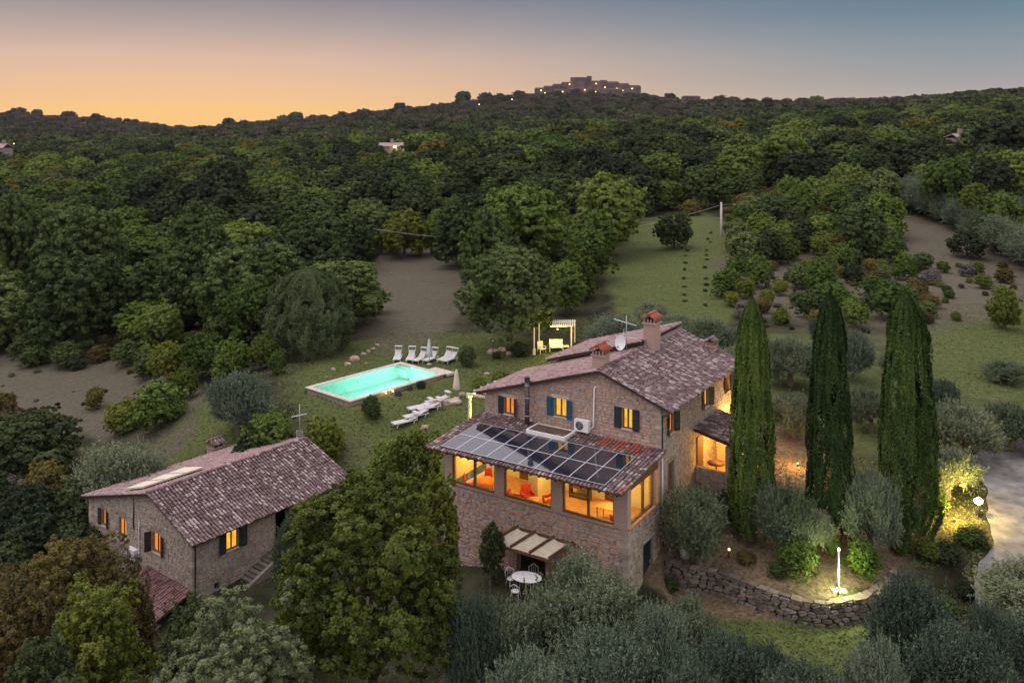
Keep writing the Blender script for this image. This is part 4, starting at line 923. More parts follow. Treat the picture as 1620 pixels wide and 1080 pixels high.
# lean-to
lu0, lz0 = FL.front(228, 876, AV0); lu1, lz1 = FL.front(303, 912, AV0)
lu0, lz0 = -4.9, -2.35; lu1 = AU1 - .02; lzb = -3.35
lr = roof_slab('lean_to_roof', (lu0, AV0 - .03, lz0), (lu1, AV0 - .03, lz0), (lu1, AV0 - 2.9, lzb), (lu0, AV0 - 2.9, lzb), .12, AN, [M['tile_bed'], M['beam']])
tile_roof(lr, (lu0, AV0 - .04, lz0), (lu1, AV0 - .04, lz0), (lu1, AV0 - 2.9, lzb), (lu0, AV0 - 2.9, lzb), surf('reddish_clay_tile', [(.10,.05,.05),(.20,.11,.11),(.28,.18,.18)], 3, .9, .4, 25, island=True), 53)
s = MB(); s.box((lu0 + .1, AV0 - 2.7, -6.5), (lu1 - .1, AV0 - .04, lzb - .16)); s.build('lean_to_wall', M['mortar_grey'], AN)
# outside stairs climbing along the side wall
st0, stz0 = FL.side(368, 938, AU1 + .5); st1, stz1 = FL.side(436, 868, AU1 + .5)
n_st = 12; zb_ = stz0; zt_s = dz0 - .02; sv_ = max(1.6, st0)
for i in range(n_st):
    v_a = sv_ + (dv0 - sv_) * i / n_st; zt = zb_ + (zt_s - zb_) * (i + 1) / n_st
    s = MB(); s.box((AU1 + .03, v_a + .002, zt - .17), (AU1 + 1.15, v_a + (dv0 - sv_) / n_st + .06, zt)); s.build('stair_step', M['dry_stone'], AN)
s = MB(); s.prism([Vector((AU1 + 1.152, sv_, -6)), Vector((AU1 + 1.152, sv_, zb_ + .25)), Vector((AU1 + 1.152, dv0, zt_s + .25)), Vector((AU1 + 1.152, dv0 + 2.2, zt_s + .25)), Vector((AU1 + 1.152, dv0 + 2.2, -6))], None, Vector((.22, 0, 0))); s.build('stair_wall', M['mortar_grey'], AN)
s = MB(); s.prism([Vector((AU1 + .03, sv_, -6)), Vector((AU1 + .03, sv_ + .05, zb_ - .1)), Vector((AU1 + .03, dv0, zt_s - .2)), Vector((AU1 + .03, dv0 + 2.1, zt_s - .2)), Vector((AU1 + .03, dv0 + 2.1, -6))], None, Vector((1.1, 0, 0))); s.build('stair_base', M['mortar_grey'], AN)
s = MB(); s.box((AU1 + .03, dv0 + .06, zt_s - .19), (AU1 + 1.15, dv0 + 2.1, zt_s - .001)); s.build('stair_landing', M['coping'], AN)
lift(AN)
def lu(u): return u
aua, aza = fl(214, 881)
ac_unit(FL.w(aua, AV0 - .01, aza), -FL.t, 'white air conditioner on the gable of the annexe beside a lit window', [(.43, -.1, .15), (.55, -.06, .3), (.58, -.06, 2.3)])
rm = on_aroof(474, 696); an2 = empty('tv_antenna', FL.w(rm.x, rm.y, rm.z - .2), 0, label='white television aerial on the far end of the annexe ridge', cat='antenna')
s = MB(); s.tube([(0, 0, 0), (0, 0, 2.75)], .025, 6); s.build('mast', M['metal'], an2)
s = MB(); s.bar((-.55, -.1, 1.85), (.5, .1, 2.05), .03)
for i in range(7): x = -.5 + i * .15; s.bar((x, -.14, 1.86 + .03 * i), (x, .14, 1.86 + .03 * i), .014)
for i in range(5): s.bar((-.22, 0, .3 + i * .14), (.22, 0, .3 + i * .14), .016)
for x in (-.22, 0, .22): s.bar((x, .02, .3), (x, .02, .88), .012)
s.build('booms', M['white'], an2)

# ================================================================== TERRACE SAILS, TABLE, BARREL
p_tl = FH.loc(at(818, 832, 45)); tlu, tlz = FH.front(819, 833, -.12); tru, trz = FH.front(880, 853, -.12)
flu, flz = None, None
def hitz(px, py, z): p = FH.loc(atz(px, py, z)); return p.x, p.y
zfr = tlz - .75; bl = hitz(778, 857, zfr); br = hitz(866, 884, zfr)
cano = empty('sail_canopy', FH.w((tlu + tru) / 2, -1, H(*FH.w((tlu + tru) / 2, -1, 0).xy)), -FH.t, label='wooden pergola with three draped cream sails against the veranda wall', cat='canopy')
def cl(u, v, z): return Vector((u - (tlu + tru) / 2, v + 1, z - cano.location.z))
TLp = cl(tlu, -.12, tlz); TRp = cl(tlu + 3.3, -.12, tlz); BLp = cl(bl[0], bl[1], zfr); BRp = cl(bl[0] + 3.45, bl[1], zfr)
for k in range(4):
    a = TLp.lerp(TRp, k / 3 * .98 + .01); b = BLp.lerp(BRp, k / 3 * .98 + .01); s = MB(); s.bar(a + Vector((0, 0, .07)), b + (b - a) * .03 + Vector((0, 0, .07)), .09, .12); s.build('rafter', M['wood'], cano)
s = MB(); s.bar(BLp + Vector((-.3, 0, -.07)), BRp + Vector((.3, 0, -.07)), .1, .12); s.bar(TLp + Vector((-.2, 0, -.07)), TRp + Vector((.2, 0, -.07)), .1, .12); s.build('beam', M['wood'], cano)
for k in (0, 1):
    b = BLp if k == 0 else BRp; s = MB(); s.bar((b.x, b.y, -.6), (b.x, b.y, b.z - .13), .1); s.build('post', M['wood'], cano)
for k in range(3):
    V = []; Q = []; nS, nT = 8, 10
    for j in range(nT + 1):
        tt = j / nT; a = TLp.lerp(TRp, (k + .04) / 3 * .98 + .01).lerp(BLp.lerp(BRp, (k + .04) / 3 * .98 + .01), tt); b = TLp.lerp(TRp, (k + .96) / 3 * .98 + .01).lerp(BLp.lerp(BRp, (k + .96) / 3 * .98 + .01), tt)
        for i in range(nS + 1):
            q = a.lerp(b, i / nS); V.append(tuple(q + Vector((0, 0, .02 - .13 * math.sin(math.pi * i / nS) - .03 * abs(math.sin(tt * 9))))))
    for j in range(nT):
        for i in range(nS): a = j * (nS + 1) + i; Q.append((a, a + 1, a + nS + 2, a + nS + 1))
    obj('sail', np_mesh('sail', V, Q, M['cream'], smooth=True), cano)

def wire_chair(loc, rz, label, group):
    c = empty('garden_chair', loc, rz, label=label, cat='chair', group=group)
    s = MB(); s.lathe((0, 0, .43), [(.22, 0), (.22, .03)], 14); s.build('seat', M['white'], c)
    s = MB(); s.tube([(-.22, .18, .43), (-.24, .24, .75), (0, .30, .92), (.24, .24, .75), (.22, .18, .43)], .016, 6)
    for x in (-.1, 0, .1): s.tube([(x, .22, .44), (x, .28, .88)], .008, 5)
    s.build('backrest', M['white'], c)
    for sx in (-1, 1):
        for sy in (-1, 1): s = MB(); s.tube([(sx * .16, sy * .16, .43), (sx * .22, sy * .22, 0)], .013, 6); s.build('leg', M['white'], c)
    return c
tp = atz(833, 912, 1.75); tz0 = tp.z - .75
tb = empty('garden_table', (tp.x, tp.y, tz0), -.35, label='oval white metal garden table in front of the cream sails', cat='table')
s = MB(); s.lathe((0, 0, .72), [(.72, 0), (.78, .012), (.78, .035), (.72, .04)], 28); t_ = s.build('tabletop', M['white'], tb); t_.scale = (1, .72, 1)
for a in range(4): s = MB(); s.tube([(.35 * math.cos(a * 1.571 + .8), .28 * math.sin(a * 1.571 + .8), .72), (.45 * math.cos(a * 1.571 + .8), .4 * math.sin(a * 1.571 + .8), 0)], .018, 6); s.build('leg', M['white'], tb)
gC = 'white garden chairs round the oval table'
wire_chair((tp.x - .75, tp.y + .45, tz0), .5, 'white metal garden chair behind the left end of the oval table', gC)
wire_chair((tp.x + .35, tp.y + .75, tz0), -.1, 'white metal garden chair behind the oval table, nearest the sails', gC)
wire_chair((tp.x - .55, tp.y - .75, tz0), 2.9, 'white metal garden chair on the near side of the oval table', gC)

bp_ = atz(1084, 918, 1.0); bar_ = empty('rain_barrel', (bp_.x, bp_.y, H(bp_.x, bp_.y)), 0, label='grey rain barrel with pale lid against the dry stone wall', cat='barrel')
s = MB(); s.lathe((0, 0, 0), [(.24, 0), (.29, .3), (.29, .6), (.25, .9)], 16); s.build('body', M['concrete'], bar_)
s = MB(); s.lathe((0, 0, .902), [(.28, 0), (.28, .05), (.2, .07)], 16); s.build('lid', surf('pale_blue_lid', [(.45,.52,.60),(.58,.64,.70)], 3, .4), bar_)

# dry stone retaining wall: every stone its own piece
DW = empty('dry_stone_wall', (TW[3].x, TW[3].y, 1), 0, label='curved dry stone retaining wall below the cypress terrace', cat='stone wall')
rng = random.Random(5); poly = []
for i in range(len(TW) - 1):
    for k in range(6): poly.append(TW[i].lerp(TW[i + 1], k / 6))
poly.append(TW[-1]); cum = [0]
for a, b in zip(poly[:-1], poly[1:]): cum.append(cum[-1] + (b.xy - a.xy).length)
def along(s_):
    i = max(0, min(len(cum) - 2, int(np.searchsorted(cum, s_) - 1))); t = (s_ - cum[i]) / (cum[i + 1] - cum[i] + 1e-9); d = (poly[i + 1] - poly[i]); d.z = 0; return poly[i].lerp(poly[i + 1], t), d.normalized()
nst = 0; rest = MB(); core = MB()
for z in [.55, .78, 1.0, 1.22, 1.42, 1.63, 1.84]:
    s_ = rng.uniform(0, .3); hgt = .22
    while s_ < cum[-1] - .2:
        w_ = rng.uniform(.28, .6); p, d = along(s_ + w_ / 2); n_ = Vector((d.y, -d.x, 0)); batter = (1.95 - z) * .12
        c = Vector((p.x, p.y, 0)) + n_ * (batter - .05) + Vector((0, 0, z + rng.uniform(-.02, .02)))
        vs, fs_ = quads_of_stone(0, 0, w_ - .03, hgt - .02, .12 * rng.uniform(.6, 1.3), .16, rng)
        if nst < 290:
            me = bpy.data.meshes.new('stone'); me.from_pydata([tuple(d * a - n_ * (b_) + Vector((0, 0, c_))) for a, b_, c_ in vs], [], fs_); me.materials.append(M['dry_stone']); me.update()
            q = obj('stone', me, DW); q.location = c - DW.location; nst += 1
        else: rest.add([c - DW.location + d * a - n_ * b_ + Vector((0, 0, c_)) for a, b_, c_ in vs], fs_)
        s_ += w_
if rest.v: rest.build('small_stones', surf('dry_wall_small_stone', [(.12,.095,.08),(.20,.165,.14),(.29,.24,.20)], 3, .95, .6, 18, island=True), DW, kind='stuff')
for i in range(len(poly) - 1):
    a, b = poly[i], poly[i + 1]; d = (b - a); d.z = 0; d.normalize(); n_ = Vector((-d.y, d.x, 0)); A0 = Vector((a.x, a.y, 0)) - DW.location; B0 = Vector((b.x, b.y, 0)) - DW.location
    core.add([A0 + Vector((0, 0, .2)), B0 + Vector((0, 0, .2)), B0 + Vector((0, 0, 1.9)), A0 + Vector((0, 0, 1.9)), A0 + n_ * .4 + Vector((0, 0, .2)), B0 + n_ * .4 + Vector((0, 0, .2)), B0 + n_ * .4 + Vector((0, 0, 1.9)), A0 + n_ * .4 + Vector((0, 0, 1.9))], [(0, 1, 2, 3), (4, 7, 6, 5), (3, 2, 6, 7)])
core.build('wall_core', M['dark_joint'], DW)
cap_rng = random.Random(9); s_ = 0
while s_ < cum[-1] - .3:
    w_ = cap_rng.uniform(.35, .65); p, d = along(s_ + w_ / 2); n_ = Vector((-d.y, d.x, 0)); q = MB(); q.obox((p.x - DW.location.x + n_.x * .14, p.y - DW.location.y + n_.y * .14, 1.95 - 1 + cap_rng.uniform(-.01, .02)), d * (w_ / 2 - .02), n_ * cap_rng.uniform(.12, .26) + d * cap_rng.uniform(-.05, .05), Vector((0, cap_rng.uniform(-.02, .02), cap_rng.uniform(.03, .07))))
    q.build('capstone', M['dry_stone'], DW); s_ += w_

# garden lamps on the terrace
lp = atz(1327, 934, 2.0); gl_ = empty('garden_lamp_post', (lp.x, lp.y, H(lp.x, lp.y)), 0, label='slim white lamp post between green bushes above the dry stone wall', cat='lamp post')
s = MB(); s.tube([(0, 0, .1), (0, 0, 1.95)], .045, 8); s.build('post', M['white'], gl_)
s = MB(); s.box((-.35, -.16, 0), (.35, .16, .1)); s.box((-.12, -.12, .101), (.12, .12, .16)); s.build('base', M['coping'], gl_)
s = MB(); s.lathe((0, 0, 1.952), [(.05, 0), (.055, .1), (.02, .14)], 10); s.build('lamp_head', M['bulb_white'], gl_)
s = MB(); s.tube([(-.13, -.3, .03), (-.13, -.3, .2)], .04, 8); s.build('ground_spotlight', M['darkmetal'], gl_)
point('lamp_light', (-.1, -.7, .9), 230, (.96, 1, .42), .08, gl_)
point('lamp_light', (.1, .5, 1.3), 110, (.96, 1, .42), .08, gl_)
b3 = atz(1548, 822, 2.3); bl_ = empty('bollard_lamp', (b3.x, b3.y, H(b3.x, b3.y)), 0, label='blazing bollard lamp at the bend of the gravel drive', cat='lamp')
s = MB(); s.tube([(0, 0, 0), (0, 0, .7)], .05, 8); s.build('post', M['darkmetal'], bl_)
s = MB(); s.lathe((0, 0, .7), [(.06, 0), (.2, .1), (.22, .22), (.06, .36)], 14); s.build('lamp_head', emis('blazing_lamp', (1, .84, .55), 40), bl_)
point('lamp_light', (-.35, -.1, 1.6), 800, (1, .66, .16), .12, bl_)
b4 = atz(1145, 905, 1.2)
wl2 = empty('path_light', (b4.x + .2, b4.y - .3, H(b4.x + .2, b4.y - .3)), 0, label='small path light below the middle of the dry stone wall', cat='lamp')
s = MB(); s.tube([(0, 0, 0), (0, 0, .4)], .03, 6); s.build('post', M['darkmetal'], wl2); s = MB(); s.lathe((0, 0, .4), [(.05, 0), (.05, .08)], 8); s.build('lamp_head', M['bulb_far'], wl2)

for px, py, z_, e_, lb, cc_ in ((1510, 822, 2.5, 620, 'ground spotlight under the golden olive by the widest cypress', (1, .62, .12)), (1262, 742, 3.2, 260, 'ground spotlight glowing behind the gap of the first two cypresses', (1, .42, .10))):
    q = atz(px, py, z_); e = empty('ground_spotlight', (q.x, q.y, H(q.x, q.y)), 0, label=lb, cat='lamp'); s = MB(); s.tube([(0, 0, 0), (0, 0, .18)], .05, 8); s.build('housing', M['darkmetal'], e); s = MB(); s.lathe((0, 0, .182), [(.06, 0), (.05, .03)], 10); s.build('lamp_head', M['bulb_far'], e); point('lamp_light', (-.1, -.35, .8), e_, cc_, .1, e)
# ================================================================== POOL AND LAWN
pr0 = POOL0; pd = Vector((math.cos(PA), math.sin(PA), 0)); pq = Vector((math.sin(PA), -math.cos(PA), 0))
pool = empty('swimming_pool', (pr0.x, pr0.y, PZ), PA, label='glowing turquoise swimming pool raised above the lawn', cat='pool')
# local x = pd (length), local y = -pq  -> width runs to -y
def pbox(mb, x0, x1, y0, y1, z0, z1, m=0): mb.box((x0, -y1, z0), (x1, -y0, z1), m)
s = MB(); pbox(s, 0, PLn, -.0, .25, -1.3, .28); pbox(s, 0, PLn, PWd - .25, PWd, -1.3, .28); pbox(s, 0, .25, .25, PWd - .25, -1.3, .28); pbox(s, PLn - .25, PLn, .25, PWd - .25, -1.3, .28); s.build('outer_wall', surf('pool_surround_wall', [(.30,.23,.18),(.42,.33,.26)], 3, .9, .3, 14), pool)
s = MB(); pbox(s, .25, PLn - .25, .25, PWd - .25, -1.05, -.95)
pbox(s, .252, .27, .27, PWd - .27, -1.15, .27); pbox(s, PLn - .27, PLn - .252, .27, PWd - .27, -1.15, .27); pbox(s, .252, PLn - .252, .252, .27, -1.15, .27); pbox(s, .252, PLn - .252, PWd - .27, PWd - .252, -1.15, .27); s.build('basin', M['poolwall'], pool)
s = MB(); pbox(s, -.15, PLn + .15, -.15, .32, .282, .35); pbox(s, -.15, PLn + .15, PWd - .32, PWd + .15, .282, .35); pbox(s, -.15, .32, .322, PWd - .322, .282, .35); pbox(s, PLn - .32, PLn + .15, .322, PWd - .322, .282, .35); pbox(s, PLn + .152, PLn + 1.1, PWd - 2.2, PWd + .3, .1, .30); s.build('coping', M['coping'], pool)
s = MB(); pbox(s, PLn - .9, PLn - .28, .3, 1.7, -.5, .1); pbox(s, PLn - .6, PLn - .28, .3, 1.7, .1, .2); s.build('pool_steps', M['poolwall'], pool)
def watermat():
    m, t = new_mat('pool_water'); n = t.nodes; l = t.links; tr = n.new('ShaderNodeBsdfTransparent'); tr.inputs[0].default_value = (.52, .97, .87, 1)
    gl = n.new('ShaderNodeBsdfGlossy'); gl.inputs['Roughness'].default_value = .02; fr = n.new('ShaderNodeFresnel'); fr.inputs[0].default_value = 1.33
    nz = n.new('ShaderNodeTexNoise'); nz.inputs['Scale'].default_value = 1.6; nz.inputs['Detail'].default_value = 3; bp = n.new('ShaderNodeBump'); bp.inputs['Strength'].default_value = .35; bp.inputs['Distance'].default_value = .1; l.new(nz.outputs[0], bp.inputs['Height']); l.new(bp.outputs[0], gl.inputs['Normal'])
    mx = n.new('ShaderNodeMixShader'); l.new(fr.outputs[0], mx.inputs[0]); l.new(tr.outputs[0], mx.inputs[1]); l.new(gl.outputs[0], mx.inputs[2]); o = n.new('ShaderNodeOutputMaterial'); l.new(mx.outputs[0], o.inputs[0]); return m
s = MB(); s.add([(.271, -.271, .2), (PLn - .271, -.271, .2), (PLn - .271, -PWd + .271, .2), (.271, -PWd + .271, .2)], [(0, 3, 2, 1)]); s.build('water', watermat(), pool)
for x, y, e in ((1.8, 2.85, 14), (5.0, 2.85, 130), (8.0, 2.85, 210)):
    point('pool_light', (x, -y, -.15), e, (.72, 1, .86), .2, pool)
for x, y in ((1.6, PWd - .29), (5.2, PWd - .29), (8.6, PWd - .29), (5.2, .29)):
    s = MB(); s.lathe((0, 0, 0), [(.14, 0), (.14, .02)], 14); q = s.build('underwater_lamp', M['white'], pool); q.location = (x, -y, -.3); q.rotation_euler = (R(90) * (1 if y < 1 else -1), 0, 0)
for i, (px, py) in enumerate(((611, 624), (622, 621), (640, 613))):
    q = atz(px, py, 2.05); e = empty('spike_light', (q.x, q.y - .15, H(q.x, q.y)), 0, label=['small warm spike light at the foot of the pool wall, leftmost of three', 'middle small warm spike light at the foot of the pool wall', 'small warm spike light at the foot of the pool wall, nearest the loungers'][i], cat='lamp', group='spike lights along the pool wall')
    s = MB(); s.tube([(0, 0, 0), (0, 0, .15)], .03, 6); s.build('spike', M['darkmetal'], e); s = MB(); s.lathe((0, 0, .15), [(.07, 0), (.07, .09), (.03, .12)], 8); s.build('lamp_head', M['bulb_far'], e); point('lamp_light', (0, -.12, .35), 7, (1, .72, .3), .05, e)

def lounger(loc, rz, label, back=.7, canopy=True):
    a = empty('sun_lounger', loc, rz, label=label, cat='sun lounger', group='white sun loungers on the lawn')
    s = MB()
    for sx in (-.33, .33): s.bar((sx, -1.0, .32), (sx, .95, .32), .045)
    for y in (-.98, .93): s.bar((-.33, y, .32), (.33, y, .32), .04)
    s.build('frame', M['white'], a)
    s = MB(); s.box((-.30, -.97, .335), (.30, .25, .365)); s.build('seat', M['whitefab'], a)
    s = MB(); c_, n_ = math.cos(back), math.sin(back); s.obox((0, .25 + .36 * c_, .37 + .36 * n_), (.30, 0, 0), (0, .36 * c_, .36 * n_), (0, -.015 * n_, .015 * c_)); s.build('backrest', M['whitefab'], a)
    for sx in (-1, 1):
        for y in (-.75, .65): s = MB(); s.bar((sx * .33, y - .08, 0), (sx * .33, y + .08, .32), .04); s.build('leg', M['white'], a)
    if canopy:
        yb, zb = .25 + .72 * c_, .37 + .72 * n_; s = MB()
        for sx in (-.33, .33): s.bar((sx, yb - .05, zb - .1), (sx, yb + .02, zb + .33), .025)
        s.build('canopy_arms', M['white'], a)
        s = MB(); s.box((-.34, yb - .16, zb + .31), (.34, yb + .17, zb + .345)); s.build('canopy', M['whitefab'], a)
    return a
rowA = [(629, 574, .02), (650, 574.5, -.05), (664, 575.5, -.45), (681, 575.5, -.5), (704, 575.5, -.5), (712, 577, -.6)]
labA = ['leftmost white sun lounger in the row behind the pool', 'second sun lounger from the left behind the pool', 'third sun lounger from the left behind the pool, angled away', 'sun lounger at the foot of the closed parasol behind the pool', 'sun lounger next to the round bush behind the pool', 'sun lounger half hidden by the round bush, rightmost in the row']
for (px, py, rz), lb in zip(rowA, labA):
    q = atz(px, py - 4, PZ); lounger((q.x, q.y, H(q.x, q.y)), rz, lb)
rowB = [(640, 659, -.95, .15), (658, 653, -.95, .3), (678, 645, -.95, .25), (692, 636, -.95, .2), (664, 644, -.95, .12)]
labB = ['white sun lounger lowest on the lawn, nearest the yellow-green bush', 'white sun lounger beside the small boulder on the lower lawn', 'white sun lounger with curved legs next to the long boulder', 'white sun lounger nearest the parasol in front of the pergola', 'flat white sun lounger on the pool side of the lower group']
for (px, py, rz, bk), lb in zip(rowB, labB):
    q = atz(px, py, 2.1); lounger((q.x, q.y, H(q.x, q.y)), rz, lb, bk, canopy=True)
def parasol(loc, label, hh=2.4, cm='cream'):
    a = empty('closed_parasol', loc, 0, label=label, cat='parasol', group='closed parasols')
    s = MB(); s.tube([(0, 0, 0), (0, 0, hh)], .03, 8); s.build('pole', M['metal'], a)
    s = MB(); V = []; Q = []; n = 16
    prof = [(.03, hh + .06), (.09, hh - .1), (.15, hh - .6), (.2, hh - 1.1), (.27, hh - 1.55), (.22, hh - 1.62)]
    for r_, z in prof:
        for k in range(n): t = 2 * math.pi * k / n; rr = r_ * (1 + .22 * math.cos(t * 6)); V.append((rr * math.cos(t), rr * math.sin(t), z))
    for i in range(len(prof) - 1):
        for k in range(n): a_ = i * n + k; b_ = i * n + (k + 1) % n; Q.append((a_, a_ + n, b_ + n, b_))
    obj('canopy', np_mesh('canopy', V, Q, M[cm]), a)
    s = MB(); s.lathe((0, 0, 0), [(.25, 0), (.25, .07), (.05, .1)], 12); s.build('base', M['concrete'], a); return a
q = atz(679, 576, PZ); parasol((q.x, q.y, H(q.x, q.y)), 'closed white parasol among the sun loungers behind the pool', 2.35, 'whitefab')
q = atz(722, 629, PZ); parasol((q.x, q.y, H(q.x, q.y)), 'closed cream parasol standing by the boulders left of the farmhouse', 2.35)

# rocks
def rock_mesh(seed, n=2):
    import bmesh
    bm = bmesh.new(); bmesh.ops.create_icosphere(bm, subdivisions=n, radius=1); rg = random.Random(seed); dirs = [Vector((rg.gauss(0, 1), rg.gauss(0, 1), rg.gauss(0, 1))).normalized() for _ in range(9)]; off = [rg.uniform(.6, .85) for _ in dirs]
    for v in bm.verts:
        for d, o_ in zip(dirs, off):
            k = v.co.dot(d)
            if k > o_: v.co -= d * (k - o_) * .85
        v.co += Vector((rg.uniform(-.03, .03), rg.uniform(-.03, .03), rg.uniform(-.03, .03)))
    me = bpy.data.meshes.new('boulder'); bm.to_mesh(me); bm.free(); me.materials.append(M['rock']); return me
RK = [rock_mesh(i) for i in range(5)]
def rock(px, py, w, h, label, i, z=2.0, rz=None, depth=None):
    q = atz(px, py, z); k = q.y / F_PX; o = obj('boulder', RK[i % 5], label=label, cat='boulder', group='pale boulders round the lawn'); o.location = (q.x, q.y, H(q.x, q.y) + h * k * .28); o.scale = (w * k / 2, (depth or w * .6) * k / 2, h * k * .62); o.rotation_euler = (0, 0, rz if rz is not None else i * 1.3)
    return o
rock(561, 571, 17, 11, 'pale boulder at the upper left edge of the pool lawn, largest of its group', 0, rz=0); rock(550, 577, 12, 6, 'low flat rock just left of the largest upper boulder', 1, rz=0); rock(527, 586, 10, 6, 'small pale rock by the upper left lawn edge', 2, rz=0); rock(516, 597, 5, 3, 'tiny rock nearest the left end of the pool', 3, rz=0); rock(579, 576, 6, 3, 'tiny rock in the grass between boulders and loungers', 4, rz=0)
for i, (px, py, w, h) in enumerate(((575, 557, 10, 5), (583, 553, 8, 6), (590, 549, 9, 5), (597, 544, 8, 5))): rock(px, py, w, h, ['lowest', 'second lowest', 'third', 'topmost'][i] + ' rock of the little row climbing from the lawn edge', i + 1, 2.2, rz=0)
rock(712, 637, 38, 11, 'long low boulder at the foot of the cream parasol', 1, rz=.1); rock(690, 643, 20, 14, 'blocky boulder at the left end of the long boulder', 2, rz=.3); rock(671, 668, 17, 10, 'boulder in front of the lower sun loungers', 3, rz=0); rock(731, 626, 12, 8, 'small boulder right behind the cream parasol', 0, rz=0); rock(693, 598, 20, 8, 'flat boulder at the right corner of the pool', 4, rz=.2)
rock(780, 556, 20, 10, 'large pale boulder below the big oak', 0, 2.4, rz=.2); rock(794, 551, 16, 8, 'boulder right of the lamp stake under the big oak', 2, 2.5, rz=0); rock(806, 560, 14, 8, 'boulder touching the conifer bush under the oak', 3, 2.4, rz=0); rock(770, 588, 10, 5, 'small rock below the oak beside the round bush', 1, 2.3, rz=0); rock(786, 588, 8, 5, 'small rock behind the farmhouse shrubs', 4, 2.3, rz=0); rock(735, 672, 18, 9, 'square pale stone by the veranda roof corner', 2, 2.2, rz=.4)
q = atz(780, 569, 2.3); e = empty('lamp_stake', (q.x, q.y, H(q.x, q.y)), 0, label='thin dark lamp stake in the dry grass below the oak', cat='lamp'); s = MB(); s.tube([(0, 0, 0), (0, 0, 1.9)], .03, 6); s.build('post', M['darkmetal'], e); s = MB(); s.lathe((0, 0, 1.9), [(.1, 0), (.08, .12)], 8); s.build('lamp_head', M['metal'], e)

# far pergola with white bench, lit warm
pg = atz(878, 545, 3.3); pg.z = H(pg.x, pg.y)
PG = empty('garden_pergola', pg, .08, label='cream pergola with slatted top beyond the farmhouse roof', cat='pergola')
k = pg.y / F_PX
xs4 = [(-35 * k, -1.1), (-23 * k, 1.2), (24 * k, -.9), (34 * k, 1.0)]
for x, y in xs4: s = MB(); s.bar((x, y, -.3), (x, y, 2.25), .11); s.box((x - .13, y - .13, -.3), (x + .13, y + .13, .22)); s.build('post', M['cream'], PG)
s = MB(); s.bar((-10 * k, -.95, 2.3), (27 * k, -.95, 2.3), .1); s.bar((-2 * k, 1.05, 2.3), (36 * k, 1.05, 2.3), .1); s.build('beam', M['cream'], PG)
for i in range(11): x = -6 * k + i * 3.4 * k; s = MB(); s.bar((x, -1.15, 2.4), (x + .4, 1.3, 2.4), .14, .05); s.build('slat', M['cream'], PG)
point('pergola_light', (0, -1.9, 2.1), 420, (1, .74, .22), .15, PG); s = MB(); s.lathe((0, -1.9, 2.2), [(.06, 0), (.06, .1)], 8); s.build('lamp_head', M['bulb_far'], PG)
def bench(loc, rz, w, label):
    a = empty('garden_bench', loc, rz, label=label, cat='bench'); s = MB(); s.box((-w / 2, -.25, .4), (w / 2, .25, .46)); s.build('seat', M['cream'], a)
    s = MB(); s.obox((0, .3, .78), (w / 2, 0, 0), (0, .03, 0), (0, .04, .3)); s.build('backrest', M['cream'], a)
    for sx in (-1, 1):
        s = MB(); s.box((sx * w / 2 - .03, -.28, 0), (sx * w / 2 + .03, -.22, .62)); s.box((sx * w / 2 - .03, .24, 0), (sx * w / 2 + .03, .3, .62)); s.box((sx * w / 2 - .035, -.3, .621), (sx * w / 2 + .035, .32, .66)); s.build('leg', M['cream'], a)
    return a
q = atz(880, 549, 3.35); q.z = H(q.x, q.y); bench(q, .05, 1.25, 'white garden bench under the cream pergola')
q = atz(857, 547, 3.35); q.z = H(q.x, q.y); bench(q, .5, .6, 'white garden armchair left of the bench under the pergola')
q = atz(894, 548, 3.35); q.z = H(q.x, q.y); e = empty('low_table', q, .1, label='low white table right of the pergola bench', cat='table'); s = MB(); s.box((-.35, -.3, .3), (.35, .3, .34)); s.build('tabletop', M['cream'], e)
for sx in (-.3, .3):
    for sy in (-.25, .25): s = MB(); s.box((sx - .02, sy - .02, 0), (sx + .02, sy + .02, .3)); s.build('leg', M['cream'], e)

# ================================================================== FURNITURE INSIDE THE VERANDA
FZ = 4.1
def inpos(px, py, z): u, v = FH.z(px, py, z); return FH.w(min(-.8, u), min(max(v, .75), 3.3), FZ)
def round_table(px, py, r, h, mat, label):
    a = empty('round_table', inpos(px, py, FZ + h), 0, label=label, cat='table'); s = MB(); s.lathe((0, 0, h - .05), [(r, 0), (r, .05)], 24); s.build('tabletop', M[mat], a)
    s = MB(); s.lathe((0, 0, 0), [(.25, 0), (.05, .08), (.05, h - .051)], 10); s.build('leg', M['wood'], a); return a
def armchair(pos, rz, label, mat='redfab'):
    a = empty('armchair', pos, rz, label=label, cat='armchair', group='armchairs in the veranda'); a.scale = (.82, .82, .86); s = MB(); s.box((-.3, -.3, .2), (.3, .3, .45)); s.build('seat', M[mat], a)
    s = MB(); s.obox((0, .3, .65), (.32, 0, 0), (0, .06, 0), (0, .06, .3)); s.build('backrest', M[mat], a)
    for sx in (-1, 1): s = MB(); s.box((sx * .36 - .06, -.3, .15), (sx * .36 + .06, .28, .62)); s.build('armrest', M[mat], a)
    for sx in (-1, 1):
        for sy in (-1, 1): s = MB(); s.box((sx * .3 - .025, sy * .25 - .025, 0), (sx * .3 + .025, sy * .25 + .025, .15)); s.build('leg', M['wood'], a)
    return a
def chair(pos, rz, label, mat='redfab'):
    a = empty('dining_chair', pos, rz, label=label, cat='chair', group='dining chairs in the veranda'); s = MB(); s.box((-.22, -.22, .43), (.22, .22, .48)); s.build('seat', M[mat], a)
    s = MB(); s.obox((0, .22, .82), (.2, 0, 0), (0, .02, 0), (0, .03, .2)); s.build('backrest', M[mat], a)
    for sx in (-1, 1):
        for sy in (-1, 1): s = MB(); s.box((sx * .2 - .02, sy * .2 - .02, 0), (sx * .2 + .02, sy * .2 + .02, .43 if sy < 0 else .62)); s.build('leg', M['darkmetal'], a)
    return a
